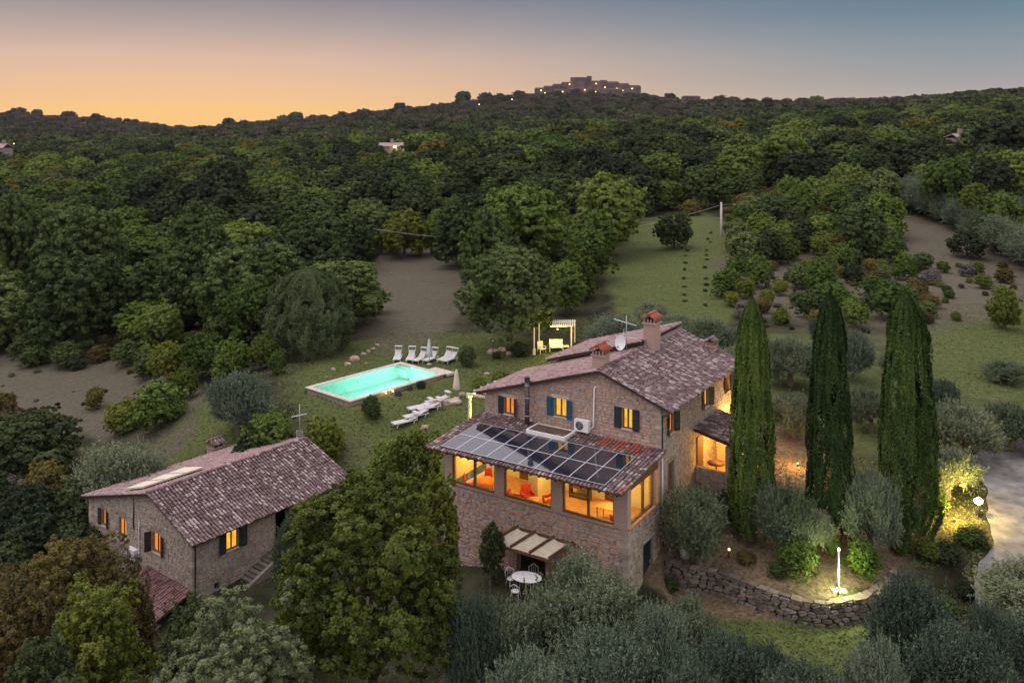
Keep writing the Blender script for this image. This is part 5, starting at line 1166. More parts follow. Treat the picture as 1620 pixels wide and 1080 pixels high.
t1 = round_table(768, 762, .72, .72, 'orangefab', 'round table with orange top behind the left veranda window')
def rel(e, dx, dy): return Vector((e.location.x + dx, e.location.y + dy, FZ))
chair(rel(t1, .15, .95), 0.1, 'red chair behind the round orange table'); chair(rel(t1, -.95, .3), 1.4, 'red chair at the left of the round orange table')
t2 = round_table(845, 790, .42, .5, 'terracotta', 'small round coffee table behind the undivided window')
armchair(rel(t2, -1.05, .35), 1.3, 'red armchair behind the undivided window, left one'); armchair(rel(t2, -.35, .9), .3, 'red armchair behind the coffee table'); armchair(rel(t2, .8, .35), -1.2, 'red armchair right of the coffee table', 'orangefab')
q = inpos(893, 770, 4.9); e = empty('framed_cupboard', FH.w(-4.4, 3.4, FZ), -FH.t, label='open wooden shelf against the inner veranda wall', cat='shelf'); s = MB(); s.box((-.6, -.2, 0), (-.55, .2, 1.5)); s.box((.55, -.2, 0), (.6, .2, 1.5)); s.build('side_panel', M['wood'], e)
for z in (.1, .55, 1.0, 1.45): s = MB(); s.box((-.55, -.2, z), (.55, .2, z + .04)); s.build('shelf', M['wood'], e)
e = empty('desk', FH.w(-1.7, 1.7, FZ), -FH.t, label='thin-legged desk behind the veranda window by the brick corner', cat='desk'); s = MB(); s.box((-.65, -.38, .72), (.65, .38, .75)); s.build('tabletop', M['terracotta'], e)
for sx in (-.63, .63):
    for sy in (-.36, .36): s = MB(); s.box((sx - .02, sy - .02, 0), (sx + .02, sy + .02, .72)); s.build('leg', M['darkmetal'], e)
armchair(FH.w(-.95, .9, FZ), -FH.t + 2.6, 'orange-red armchair behind the side picture window')
e = empty('picture', FH.w(-1.2, D - .05, 5.6), -FH.t, label='small framed picture on the inner veranda wall', cat='picture'); s = MB(); s.box((-.3, -.03, -.22), (.3, 0, .22)); s.build('frame', M['darkmetal'], e); s = MB(); s.box((-.25, -.036, -.17), (.25, -.031, .17)); s.build('canvas', M['orangefab'], e)
pt = inpos(1108, 716, 5.0); u_, v_ = 1.1, V0 + 1.1
e = empty('round_table', FH.w(.9, V0 + 1.2, 4.3), 0, label='round table under the portico', cat='table'); s = MB(); s.lathe((0, 0, .7), [(.5, 0), (.5, .04)], 18); s.build('tabletop', M['wood'], e); s = MB(); s.lathe((0, 0, 0), [(.2, 0), (.05, .05), (.05, .699)], 8); s.build('leg', M['wood'], e)

# ================================================================== VEGETATION
RNG = np.random.default_rng(11)
def leaf_quads(P, Nrm, size, aspect=.6, up=None, rng=RNG):
    """pointed leaves at P facing Nrm; up = preferred long axis"""
    n = len(P); Nrm = Nrm / (np.linalg.norm(Nrm, axis=1, keepdims=True) + 1e-9)
    A = rng.normal(size=(n, 3)) if up is None else up + .35 * rng.normal(size=(n, 3))
    A -= (A * Nrm).sum(1, keepdims=True) * Nrm; A /= np.linalg.norm(A, axis=1, keepdims=True) + 1e-9
    B = np.cross(Nrm, A); s = (size * rng.uniform(.7, 1.3, n))[:, None]
    V = np.stack([P - A * s * .7 - B * s * aspect * 1.25, P - A * s * .7 + B * s * aspect * 1.25, P + A * s * 1.15], 1).reshape(-1, 3)
    return V, np.arange(3 * n).reshape(n, 3)
def sph(n, rng=RNG):
    v = rng.normal(size=(n, 3)); return v / np.linalg.norm(v, axis=1, keepdims=True)
def crown_mesh(name, mat, rx, rz, zc, nleaf, size, seed, nclump=60, cl=.3, spread=.5, flat=0, upbias=.25, ragged=.12, aspect=.6):
    """broadleaf crown of overlapping leaf clumps; origin at the foot of the trunk"""
    rng = np.random.default_rng(seed); d = sph(nclump, rng); d[:, 2] = np.where(d[:, 2] < -.72, -d[:, 2] * .8, d[:, 2]); d /= np.linalg.norm(d, axis=1, keepdims=True)
    rad = rng.uniform(.45, 1, nclump) ** .5 * (1 - cl * .75) * (1 + ragged * rng.normal(size=nclump)); C = d * rad[:, None]
    cr = cl * rng.uniform(.65, 1.25, nclump)
    ns = nclump * 22; kc = rng.integers(0, nclump, ns); ds = sph(ns, rng); ds[:, 2] += upbias; ds /= np.linalg.norm(ds, axis=1, keepdims=True)
    S = C[kc] + ds * (cr[kc] * rng.uniform(.62, 1.06, ns))[:, None]; sr = cl * rng.uniform(.13, .30, ns)
    k = rng.integers(0, ns, nleaf); d2 = sph(nleaf, rng); P = S[k] + d2 * (sr[k] * rng.random(nleaf) ** .45)[:, None] * np.array([1, 1, .62]); dd = ds[k] * .75 + d2 * .55
    P /= np.quantile(np.linalg.norm(P, axis=1), .985)
    # drop leaves buried inside other clumps
    keep = np.ones(nleaf, bool)
    dist = np.linalg.norm(P, axis=1); keep &= (dist > .35) | (rng.random(nleaf) < .4)
    P = P[keep]; dd = dd[keep]; P0 = P.copy()
    P = P * np.array([rx, rx, rz]) + np.array([0, 0, zc])
    P[:, 2] = np.maximum(P[:, 2], .15 * zc * rng.random(len(P)))
    Nn = dd * .7 + P0 * .3 + np.array([0, 0, .25]) + .42 * rng.normal(size=P.shape); V, Q = leaf_quads(P, Nn, size, aspect, rng=rng)
    return np_mesh(name, V, Q, mat)
def trunk_mesh(h, r, seed, spread=1.0, limbs=5, bark='barkb', zc=None, fork=.35):
    rg = random.Random(seed); s = MB(); top = Vector((rg.uniform(-.2, .2), rg.uniform(-.2, .2), h * .8)); f = Vector((rg.uniform(-.1, .1), rg.uniform(-.1, .1), h * fork))
    s.tube([(0, 0, -.8), (0, 0, .1), f, f.lerp(top, .5) + Vector((rg.uniform(-.2, .2), 0, 0)), top], [r * 1.4, r * 1.1, r * .85, r * .5, r * .15], 8)
    for i in range(limbs):
        a = 6.283 * i / limbs + rg.uniform(-.4, .4); e = Vector((math.cos(a) * spread * .75, math.sin(a) * spread * .75, h * rg.uniform(.6, .9))); m_ = f.lerp(e, .5) + Vector((0, 0, -h * .05))
        s.tube([f * .95, m_, e], [r * .55, r * .35, r * .1], 6)
    me = bpy.data.meshes.new('trunk'); me.from_pydata(s.v, [], s.f); me.materials.append(M[bark]); me.polygons.foreach_set('use_smooth', s.sm); me.update(); return me
def olive_mesh(name, mat, R_, Hc, zc, nshoot, per, size, seed, lean=.55):
    """olive crown: many short upright shoots set with narrow leaves"""
    rng = np.random.default_rng(seed); ncl = 26
    d = sph(ncl, rng); d[:, 2] = np.abs(d[:, 2]) * 1.1 - .55; C = d * rng.uniform(.45, .8, (ncl, 1)); k = rng.integers(0, ncl, nshoot)
    o = C[k] + sph(nshoot, rng) * rng.uniform(.08, .30, (nshoot, 1)); outd = o / (np.linalg.norm(o, axis=1, keepdims=True) + .3)
    D_ = outd * lean + np.array([0, 0, .75]) + .38 * rng.normal(size=(nshoot, 3)); D_ /= np.linalg.norm(D_, axis=1, keepdims=True)
    Ls = rng.uniform(.5, 1.35, nshoot) * .40
    t = rng.random((nshoot, per)); sc = np.array([R_, R_, Hc])
    P = (o[:, None, :] * sc + np.array([0, 0, zc])) + D_[:, None, :] * (Ls[:, None] * t)[..., None] * (R_ + Hc) * .5
    droop = rng.normal(size=P.shape) * .035 * R_ * (1.15 - t[..., None]); P = P + droop
    P = P.reshape(-1, 3); up = np.repeat(D_, per, 0) + .45 * rng.normal(size=P.shape); Nn = rng.normal(size=P.shape) + np.array([0, 0, .5])
    P[:, 2] = np.maximum(P[:, 2], .1); V, Q = leaf_quads(P, Nn, size, .27, up=up, rng=rng); return np_mesh(name, V, Q, mat)
def cypress_mesh(name, Rm, Hh, n, size, seed, peak=.35, ridges=7, mat='cypress', tap=.44, lobes=1):
    """flame-shaped crown: overlapping upright plumes that climb the surface"""
    rng = np.random.default_rng(seed); nst = 620
    z0 = rng.random(nst) ** .9 * .97; phi = rng.uniform(0, 2 * math.pi, nst); Lp = rng.uniform(.06, .17, nst); tw = rng.uniform(-.35, .35, nst); pr = rng.uniform(-.13, .13, nst)
    k = rng.integers(0, nst, n); t = rng.random(n) ** .8; zz = z0[k] + Lp[k] * t; ok = zz < 1.01; k, t, zz = k[ok], t[ok], zz[ok]
    ph = phi[k] + tw[k] * t + .09 * rng.normal(size=len(k)) * (1.2 - t)
    zc = np.clip(zz, 0, 1); xq = np.clip((zc - peak) / (1 - peak), 0, 1); prof = np.where(zc < peak, .64 + .36 * np.sin(zc / peak * math.pi / 2), (1 - tap * xq ** 1.1) * np.clip(1 - xq ** 9, 0, 1) ** .8)
    rid = 1 + .10 * np.sin(ph * ridges + 5 * zc + seed) + .06 * np.sin(ph * (ridges * 2 + 1) - 9 * zc) + .05 * np.sin(zc * 17 + 2 * ph); bulge = .13 * t ** 1.5 * (1 - zc)
    r = Rm * (prof * rid * (1 + pr[k] * (1 - .4 * t)) + bulge) * (1 - .05 * rng.random(len(k)) ** 2) + .03
    if lobes > 1: r = r * (1 + .16 * np.cos(ph * lobes + .7))
    P = np.stack([r * np.cos(ph), r * np.sin(ph), zz * Hh], 1); outn = np.stack([np.cos(ph), np.sin(ph), .15 * np.ones_like(ph)], 1)
    up = np.stack([-.3 * np.sin(ph) * tw[k], .3 * np.cos(ph) * tw[k], np.ones_like(ph)], 1) + outn * .3
    V, Q = leaf_quads(P, outn + np.array([0, 0, .15]) + .6 * rng.normal(size=P.shape), size, .42, up=up, rng=rng)
    return np_mesh(name, V, Q, LF[mat])
def plant(name, crown, trunk, loc, rz, sc, label, cat, group=None, parts=('crown', 'trunk')):
    """a tree or bush with crown and trunk as parts"""
    a = empty(name, loc, rz, label=label, cat=cat, group=group); a.scale = sc if isinstance(sc, (tuple, list)) else (sc, sc, sc)
    obj(parts[0], crown, a)
    if trunk is not None: obj(parts[1], trunk, a)
    return a

# crown families (shared meshes): every one about 1 m in radius scale units given in metres
OAKS = [crown_mesh('crown', LF['oak'], 5.1, 4.7, 5.0, 130000, .088, 100 + i, 110, .25, ragged=.07) for i in range(2)]
T_OAK = trunk_mesh(8, .30, 1, 3.4, 6)
WOODH = {m: [crown_mesh('crown', LF[m], 4.2, 3.8, 3.5, 52000, .118, 200 + i + j * 10, 62, .29, ragged=.09) for i in range(2)] for j, m in enumerate(('wood', 'bright', 'dark', 'yellow'))}
T_W = trunk_mesh(7, .25, 2, 2.6, 5)
BUSH = {m: [crown_mesh('foliage', LF[m], 1.0, .85, .70, 15000, .042, 300 + i + j * 10, 44, .42, ragged=.1) for i in range(2)] for j, m in enumerate(('bright', 'dark', 'yellow', 'autumn', 'lav', 'oak'))}
OLV = [olive_mesh('crown', LF[m], 2.35, 2.0, 1.9, 2600, 34, .070, 400 + i) for i, m in enumerate(('olive', 'olive', 'olive2'))]
T_O = trunk_mesh(3.2, .2, 3, 1.5, 5, 'barkg', fork=.3)

def stand(px, Y, sink=.15): p = on(px, Y); p.z -= sink; return p
def top_scale(px, Y, ytop, h0):
    """height in metres of something standing at (px, Y) whose top is at picture row ytop"""
    p = on(px, Y); return (CAMZ - (ytop - HOR) * Y / F_PX - p.z) / h0

# --- three cypresses
for i, (px, Y, yt, wpx, sd_, lb, lo) in enumerate(((1190, 46.4, 473, 62, 1, 'tall cypress standing closest to the farmhouse portico', 1), (1313, 46.2, 464, 62, 2, 'middle one of the three tall cypresses', 1), (1432, 46.4, 462, 80, 3, 'widest of the three tall cypresses, with several stems, farthest from the farmhouse', 3))):
    p = stand(px, Y); Hh = CAMZ - (yt - HOR) * Y / F_PX - p.z; Rm = wpx / 2 * Y / F_PX
    me = cypress_mesh('crown', Rm, Hh, 105000, .062, 40 + sd_, lobes=lo, peak=.25); plant('cypress_tree', me, trunk_mesh(3, .25, 5, .3, 2), p, 0, 1, lb, 'cypress', 'three tall cypresses')

# --- foreground trees by hand
def fg(kind, px, Y, ytop, wpx, label, cat, seed, nl=42000, size=.11, mat='walnut', rzf=.8, group=None, ncl=95, cl=.22, zlow=.45, **kw):
    nl = int(nl * 1.9); size *= .62
    p = stand(px, Y); Ht = CAMZ - (ytop - HOR) * Y / F_PX - p.z; rx = wpx / 2 * Y / F_PX; rz_ = Ht * rzf / 2; zc = Ht - rz_ * .95
    me = crown_mesh('crown', LF[mat], rx, rz_, zc, nl, size, seed, ncl, cl, **kw); tr = trunk_mesh(Ht * .8, max(.12, rx * .055), seed, rx * .7, 6); return plant(kind, me, tr, p, 0, 1, label, cat, group)
fg('walnut_tree', 588, 37.5, 745, 335, 'broad yellow-green walnut tree between the annexe and the farmhouse', 'tree', 61, 96000, .10, 'walnut', .88, ncl=150, cl=.19, ragged=.15)
fg('walnut_tree', 690, 43, 745, 90, 'slim yellow-green tree touching the left corner of the veranda', 'tree', 62, 26000, .09, 'walnut', .95, ncl=60, cl=.24)
fg('round_shrub', 655, 53, 672, 105, 'yellow-green shrub left of the veranda roof corner', 'shrub', 63, 24000, .085, 'yellow', .95)
fg('round_shrub', 612, 57, 690, 70, 'dark green shrub left of the yellow-green shrub', 'shrub', 64, 14000, .085, 'bright', .95)
fg('broadleaf_tree', 148, 36, 920, 210, 'yellow-green tree in front of the annexe lean-to', 'tree', 65, 42000, .085, 'yellow', .95)
fg('broadleaf_tree', 100, 43, 848, 230, 'brownish autumn tree left of the annexe gable', 'tree', 66, 46000, .09, 'autumn', .95)
fg('broadleaf_tree', 20, 37, 900, 190, 'dark reddish tree cut by the left edge of the picture', 'tree', 67, 30000, .09, 'autumn', .95)
fg('broadleaf_tree', 205, 43, 888, 95, 'small brown-green tree under the annexe gable windows', 'tree', 68, 16000, .08, 'autumn', .95)
fg('broadleaf_tree', 60, 33, 1000, 190, 'very dark tree in the bottom left corner', 'tree', 69, 30000, .09, 'dark', .95)
fg('olive_tree', 372, 33.5, 955, 320, 'large grey-green tree at the bottom below the annexe', 'tree', 70, 70000, .08, 'sage', .95, ncl=130, cl=.18)
fg('broadleaf_tree', 300, 41, 940, 110, 'dark shrub at the foot of the annexe corner', 'tree', 71, 16000, .08, 'dark', .95)
fg('broadleaf_tree', 478, 44, 880, 110, 'brown-green tree hiding the stairs of the annexe', 'tree', 72, 20000, .08, 'walnut', .95)
fg('dark_bush', 779, 45.2, 826, 46, 'dark climbing bush at the left post of the sail canopy', 'bush', 73, 14000, .06, 'dark', .98)
# --- olives (hand-placed): px, Y, top row, width in px
def olive(px, Y, ytop, wpx, label, i, group='grey-green olive trees', v=None, name='olive_tree'):
    p = stand(px, Y); Ht = CAMZ - (ytop - HOR) * Y / F_PX - p.z; k = wpx / 2 * Y / F_PX / 2.65; kz = max(.4, Ht / 4.35)
    a = plant(name, OLV[i % 3 if v is None else v], T_O, p, i * 1.9, (k * (1 + .1 * math.sin(i * 3)), k, kz), label, 'olive tree', group); return a
ol = [(795, 36.5, 905, 150, 'olive tree at the bottom centre beside the walnut'), (922, 38, 848, 195, 'large olive tree in front of the veranda wall, right of the white table'), (752, 35.5, 905, 130, 'olive tree low between the walnut and the white table'),
 (960, 33, 960, 210, 'olive tree at the bottom edge below the farmhouse'), (1090, 38.5, 930, 130, 'olive tree in front of the dark blue cellar door'), (1040, 35, 925, 130, 'olive tree between the two olives under the farmhouse corner'), (1150, 34.5, 975, 150, 'olive tree at the bottom left of the lit grass'),
 (1280, 32, 1030, 210, 'olive tree at the bottom edge on the lit grass'), (1440, 37, 885, 180, 'large olive tree right of the lit green bushes'), (1520, 33, 960, 190, 'olive tree at the lower right corner'), (1390, 32.5, 975, 140, 'olive tree just beyond the end of the dry stone wall'),
 (840, 32, 1000, 190, 'dark olive tree on the bottom edge at the centre'), (1105, 44.6, 742, 135, 'reddish lit olive bush at the corner of the farmhouse'), (1243, 44.8, 738, 105, 'olive tree between the first two cypresses'), (1378, 45.0, 720, 105, 'olive tree between the second and third cypress'),
 (1285, 44.6, 785, 80, 'low olive under the middle cypress'), (472, 50, 786, 95, 'pale grey olive against the long wall of the annexe'),
 (1255, 58, 610, 90, 'amber-lit olive behind the first and second cypress'), (1378, 60, 600, 90, 'pale olive behind the second and third cypress'), (1250, 68, 520, 110, 'olive tree above the gap of the first two cypresses'), (1350, 70, 510, 90, 'olive tree above the gap of the last two cypresses'),
 (1525, 56, 620, 120, 'dusky olive right of the widest cypress'), (1600, 58, 625, 120, 'dusky olive by the right edge above the drive'), (1490, 63, 590, 80, 'small olive behind the widest cypress'), (1180, 72, 505, 90, 'olive tree behind the far end of the farmhouse roof'), (1120, 74, 490, 100, 'olive tree behind the farmhouse chimney'),
 (975, 78, 488, 110, 'dark olive behind the satellite dish'), (1060, 82, 490, 90, 'olive tree right of the brick chimney'), (1030, 90, 470, 60, 'small olive on the lower meadow'), (378, 69, 572, 118, 'round grey olive tree behind the annexe'), (1150, 66, 525, 70, 'pale olive at the end of the roof'),
 (1590, 72, 565, 80, 'olive near the green clearing at the right edge'), (1310, 78, 490, 70, 'far olive above the middle cypress'), (1415, 72, 545, 60, 'olive hidden behind the widest cypress'), (1630, 41, 880, 150, 'dusky olive beyond the gravel drive at the right edge'), (1640, 36, 960, 160, 'dark olive in the lower right corner past the drive'), (1210, 35, 1000, 110, 'olive on the bottom edge left of the lit grass'), (1075, 33, 1000, 150, 'olive on the bottom edge under the cellar door'), (1560, 36, 930, 90, 'small olive between the drive and the large lower right olive')]
for i, (px, Y, yt, w_, lb) in enumerate(ol): olive(px, Y, yt, w_, lb, i, v=(2 if Y < 35.5 or (47 > Y > 45) else None))
olive(1500, 51.2, 688, 112, 'golden-lit olive glowing beside the blazing bollard lamp', 5, v=0)

# --- middle distance trees by hand
def mid(fam, px, Y, ytop, wpx, label, i, cat='tree', name='broadleaf_tree', trunk=T_W, h0=7.7, r0=4.2):
    p = stand(px, Y); Ht = CAMZ - (ytop - HOR) * Y / F_PX - p.z; k = wpx / 2 * Y / F_PX / r0
    return plant(name, fam[i % len(fam)], trunk, p, i * 2.1, (k, k, max(.3, Ht / h0)), label, cat)
mid(OAKS, 806, 87, 370, 168, 'big round oak standing on the lawn behind the farmhouse roof', 0, h0=10.3, r0=5.0, trunk=T_OAK, name='oak_tree')
mid(WOODH['bright'], 822, 118, 272, 178, 'largest rounded oak behind the lawn oak', 1, name='oak_tree')
mid(WOODH['wood'], 775, 104, 318, 105, 'grey-green tree left of the largest rounded oak', 0); mid(WOODH['bright'], 895, 98, 402, 80, 'yellow-green tree right behind the lawn oak', 1)
mid(WOODH['bright'], 930, 112, 350, 95, 'loose green tree at the edge of the upper meadow', 0); mid(WOODH['bright'], 945, 125, 318, 80, 'green tree highest on the meadow edge', 1); mid(WOODH['yellow'], 915, 104, 385, 70, 'bright tree low on the meadow edge', 0)
mid(WOODH['wood'], 535, 98, 395, 165, 'spreading tree behind the dense oval evergreen', 1); mid(WOODH['bright'], 400, 92, 430, 110, 'light green tree left of the dense oval evergreen', 0); mid(WOODH['wood'], 590, 104, 450, 60, 'small tree at the field edge above the pool', 0)
p = stand(488, 88); Ht = CAMZ - (425 - HOR) * 88 / F_PX - p.z; plant('oval_evergreen', cypress_mesh('crown', 62 * 88 / F_PX, Ht, 90000, .095, 77, peak=.5, ridges=9, mat='sage', tap=.5), T_W, p, 0, 1, 'dense oval evergreen above the left end of the pool', 'tree')
mid(WOODH['yellow'], 640, 138, 325, 80, 'dark conical conifer at the top of the fallow field', 0, name='conifer_tree'); mid(WOODH['bright'], 682, 140, 340, 50, 'smaller conifer right of the conical conifer', 1, name='conifer_tree'); mid(WOODH['dark'], 615, 142, 340, 50, 'dark tree left of the conical conifer', 0)
mid(WOODH['wood'], 1066, 132, 328, 66, 'single tree on the upper edge of the green meadow', 1)
mid(WOODH['dark'], 345, 175, 244, 120, 'large brown-green crown rising out of the left wood', 0); mid(WOODH['wood'], 130, 128, 305, 150, 'broad pale-topped tree in the left wood', 1); mid(WOODH['wood'], 28, 132, 292, 110, 'pale-topped tree at the left edge', 0)
mid(WOODH['bright'], 1500, 150, 238, 95, 'bright green tree above the pale lane', 0); mid(WOODH['bright'], 1585, 130, 290, 85, 'fresh green tree at the right edge above the lane', 1); mid(WOODH['yellow'], 1545, 142, 280, 70, 'yellow-green tree between the two bright trees by the lane', 1); mid(WOODH['dark'], 1600, 190, 175, 130, 'very dark tree at the top right', 1)
mid(WOODH['dark'], 1530, 125, 362, 60, 'dark tree below the pale lane', 0); mid(WOODH['dark'], 1390, 165, 290, 60, 'small dark evergreen above the bushy slope', 1)
mid(WOODH['dark'], 50, 70, 640, 170, 'dark tree on the slope left of the annexe', 1); mid(WOODH['dark'], 30, 58, 760, 120, 'dark tree at the left edge behind the annexe', 0); mid(WOODH['dark'], 130, 60, 740, 90, 'dark tree directly left of the annexe roof', 1); mid(WOODH['bright'], 432, 64.5, 640, 115, 'dark leafy tree right behind the annexe ridge', 0); mid(WOODH['dark'], 405, 63, 665, 90, 'dark evergreen behind the annexe chimney', 0)
olive(192, 62, 664, 160, 'pale feathery willow-like tree behind the annexe roof', 3, v=0, name='willow_tree')
mid(WOODH['wood'], 250, 72, 770, 60, 'low tree behind the pale feathery tree', 1) if False else None

def scatter(n, box, mind, seed, ok=None):
    rg = np.random.default_rng(seed); out = []; tries = 0
    while len(out) < n and tries < n * 60:
        tries += 1; px = rg.uniform(box[0], box[1]); Y = math.exp(rg.uniform(math.log(box[2]), math.log(box[3]))); x = (px - 810) * Y / F_PX
        if ok and not ok(px, Y): continue
        if all((x - a) ** 2 + (Y - b) ** 2 > (mind * (.7 + .6 * rg.random())) ** 2 for a, b, _ in out): out.append((x, Y, px))
    return out
def bush(fam, px, Y, wpx, hpx, label, i, group=None, name='bush'):
    p = stand(px, Y, .08); k = Y / F_PX; return plant(name, BUSH[fam][i % 2], None, p, i * 1.7, (wpx / 2 * k / 1.2, wpx / 2 * k / 1.2, hpx * k / 1.6), label, 'bush', group, parts=('foliage',))
bl = [('oak', 587, 68.2, 44, 40, 'clipped round bush in front of the pool wall'), ('oak', 738, 82, 40, 36, 'round bush at the right end of the sun lounger row'), ('dark', 666, 75, 22, 14, 'small cushion bush by the right corner of the pool'), ('lav', 648, 74.6, 14, 9, 'small dark bush at the pool wall'), ('lav', 630, 73, 16, 10, 'second small dark bush at the pool wall'), ('dark', 546, 71, 44, 26, 'dark bush below the left end of the pool'),
 ('dark', 822, 84, 44, 26, 'flat dark conifer bush below the big oak'), ('bright', 760, 74, 44, 26, 'light green bush left of the farmhouse roof edge'), ('bright', 792, 76, 40, 26, 'light green bush behind the farmhouse roof edge'), ('yellow', 780, 57.5, 34, 44, 'yellow-lit climber inside the side pergola'), ('dark', 735, 60, 34, 26, 'dark bush in front of the side pergola'), ('dark', 785, 84, 20, 14, 'small bush between the rocks under the oak'),
 ('yellow', 508, 64.5, 100, 84, 'yellow-green bush between annexe and pool'), ('bright', 250, 76, 130, 78, 'broad green bush on the slope above the annexe'), ('yellow', 195, 78, 80, 56, 'yellow-green bush left of the broad bush'), ('yellow', 262, 88, 80, 72, 'tall yellow-green bush at the wood edge'), ('bright', 322, 87, 90, 80, 'green bush at the wood edge left of the round olive'), ('yellow', 292, 82, 60, 52, 'small bright bush on the wood edge'), ('bright', 365, 84, 80, 70, 'leafy green bush on the wood edge above the round grey olive'), ('yellow', 415, 84, 70, 60, 'yellow-green bush at the foot of the oval evergreen'), ('oak', 232, 92, 60, 50, 'dull green bush at the left end of the wood edge hedge'), ('bright', 440, 80, 44, 40, 'light bush right of the round olive tree'),
 ('bright', 1262, 43.5, 92, 62, 'lit green bush left of the slim white lamp post'), ('bright', 1364, 43.4, 78, 66, 'lit green bush right of the slim white lamp post'), ('bright', 1318, 45, 36, 40, 'lit green bush behind the slim white lamp post'),
 ('bright', 1535, 46.6, 70, 30, 'low hedge in front of the blazing bollard lamp'), ('yellow', 1470, 45.4, 66, 34, 'yellow-lit bush below the golden olive'), ('dark', 1500, 45, 60, 36, 'dark low bush below the hedge'), ('dark', 1545, 46.5, 50, 30, 'dark bush at the edge of the gravel drive'), ('yellow', 1425, 46, 60, 30, 'low bush under the widest cypress'),
 ('dark', 1440, 42.8, 60, 34, 'dark bush right of the end of the dry stone wall'), ('oak', 1490, 42.2, 64, 32, 'dull green bush between the wall end and the drive'), ('dark', 1530, 43.4, 50, 30, 'dark bush touching the narrow part of the drive'), ('oak', 1420, 44.2, 46, 26, 'dull green bush on the terrace right of the lit bushes'), ('autumn', 1180, 44.8, 44, 18, 'low brown tuft on the terrace above the dry stone wall'), ('oak', 1228, 43.4, 40, 26, 'dull green bush left of the large lit bush'), ('oak', 1060, 44.2, 36, 26, 'dull green bush at the corner where the dry stone wall meets the farmhouse'), ('bright', 1480, 49.6, 60, 40, 'lit bush under the golden olive'), ('yellow', 1590, 86, 64, 74, 'conical yellow-green bush on the right clearing'), ('autumn', 85, 75, 60, 44, 'brownish bush on the lilac slope'), ('autumn', 150, 86, 40, 40, 'thin brown bush on the lilac slope'), ('lav', 22, 66, 90, 60, 'lavender-grey bush at the left edge'), ('autumn', 5, 86, 60, 50, 'brown bush at the far left edge'),
 ('dark', 650, 50, 60, 50, 'dark bush hidden behind the walnut tree'), ('bright', 335, 43, 60, 36, 'green bush at the foot of the annexe downspout'), ('dark', 1150, 47.2, 70, 60, 'dark bush at the foot of the first cypress'), ('dark', 1345, 47, 70, 50, 'dark bush between cypress trunks')]
for i, (f_, px, Y, w_, h_, lb) in enumerate(bl): bush(f_, px, Y, w_, h_, lb, i)

for i, (x, Y, px) in enumerate(scatter(46, (-90, 150, 44, 80), 2.6, 9, lambda px, Y: px < 60 + (80 - Y) * 3.0)):
    f_ = random.choice(['dark', 'oak', 'autumn', 'dark', 'dark', 'bright']); k = random.uniform(1.3, 2.4); tn = {'dark': 'dark', 'oak': 'dull green', 'autumn': 'brown', 'lav': 'greyish', 'bright': 'green'}[f_]; wh = 'level with the annexe' if Y < 60 else 'above and left of the annexe'
    plant('slope_shrub', BUSH[f_][i % 2], None, (x, Y, H(x, Y) - .1), i * 1.9, (k, k, k * random.uniform(.9, 1.3)), tn + ' shrub in the thicket at the left edge, ' + wh, 'shrub', tn + ' shrubs of the left thicket ' + wh, parts=('foliage',))
# --- bushes scattered over the fallow slope on the right: individuals
FT = [('lav', .9), ('autumn', .9), ('oak', 1.2), ('autumn', 1.0), ('yellow', 1.0), ('dark', 1.1), ('bright', 1.4), ('bright', 1.7), ('oak', 1.6)]
BL = {'lav': 'greyish scrub bush on the fallow slope behind the cypresses', 'autumn': 'brown scrub bush on the fallow slope behind the cypresses', 'yellow': 'yellow-green scrub bush on the fallow slope behind the cypresses', 'dark': 'dark scrub bush on the fallow slope behind the cypresses', 'bright': 'green scrub bush on the fallow slope behind the cypresses', 'oak': 'olive-green scrub bush on the fallow slope behind the cypresses'}
for i, (x, Y, px) in enumerate(scatter(170, (1150, 1475, 86, 182), 2.9, 3, lambda px, Y: px < 1405 or Y < 118)):
    f_, k = random.choice(FT if Y < 125 else FT[3:]); k *= random.uniform(.8, 1.5) * (1.75 if (Y > 118 and px > 1180) else 1)
    band_ = ('low' if Y < 105 else ('halfway up' if Y < 135 else 'high')) + ' on the fallow slope ' + ('beside the meadow' if px < 1230 else ('behind the middle cypress' if px < 1340 else ('behind the widest cypress' if px < 1420 else 'beside the olive row')))
    plant('scrub_bush', BUSH[f_][i % 2], None, (x, Y, H(x, Y) - .1), i * 1.3, (k, k, k * random.uniform(.8, 1.3)), BL[f_].replace('on the fallow slope behind the cypresses', band_), 'bush', f_ + ' scrub bushes ' + band_, parts=('foliage',))
for i, (x, Y, px) in enumerate(scatter(40, (1450, 1700, 88, 122), 3, 4)):
    k = random.uniform(.35, 1.3); plant('scrub_bush', BUSH[random.choice(['lav', 'autumn', 'oak', 'yellow'])][i % 2], None, (x, Y, H(x, Y) - .1), i, k, 'low tuft on the bare slope at the right', 'bush', 'low tufts on the bare slope', parts=('foliage',))
for nm, n__, box_, sd__, where_ in (('slope_tuft', 22, (-60, 300, 84, 104), 51, 'lilac slope above the annexe'), ('slope_tuft', 60, (1180, 1480, 84, 112), 53, 'foot of the fallow slope')):
    for i, (x, Y, px) in enumerate(scatter(n__, box_, 1.6, sd__)):
        k = random.uniform(.16, .5); f_ = random.choice(['autumn', 'oak', 'lav', 'dark', 'yellow']); plant(nm, BUSH[f_][i % 2], None, (x, Y, H(x, Y) - .05), i, (k * 1.3, k, k * .8), 'low weed tuft on the ' + where_, 'tuft', 'low tufts on the ' + where_, parts=('foliage',))
# olive rows along the lane
for i in range(13):
    t = i / 12; px = 1425 + 235 * t; Y = 165 - 52 * t
    for j in (0, 1):
        if j and i % 2: continue
        p = stand(px + j * 26, Y + j * 9); plant('olive_tree', OLV[i % 3], T_O, p, i * 1.1 + j, random.uniform(1.4, 1.75), 'olive tree in the row along the pale lane', 'olive tree', 'olive row along the pale lane')
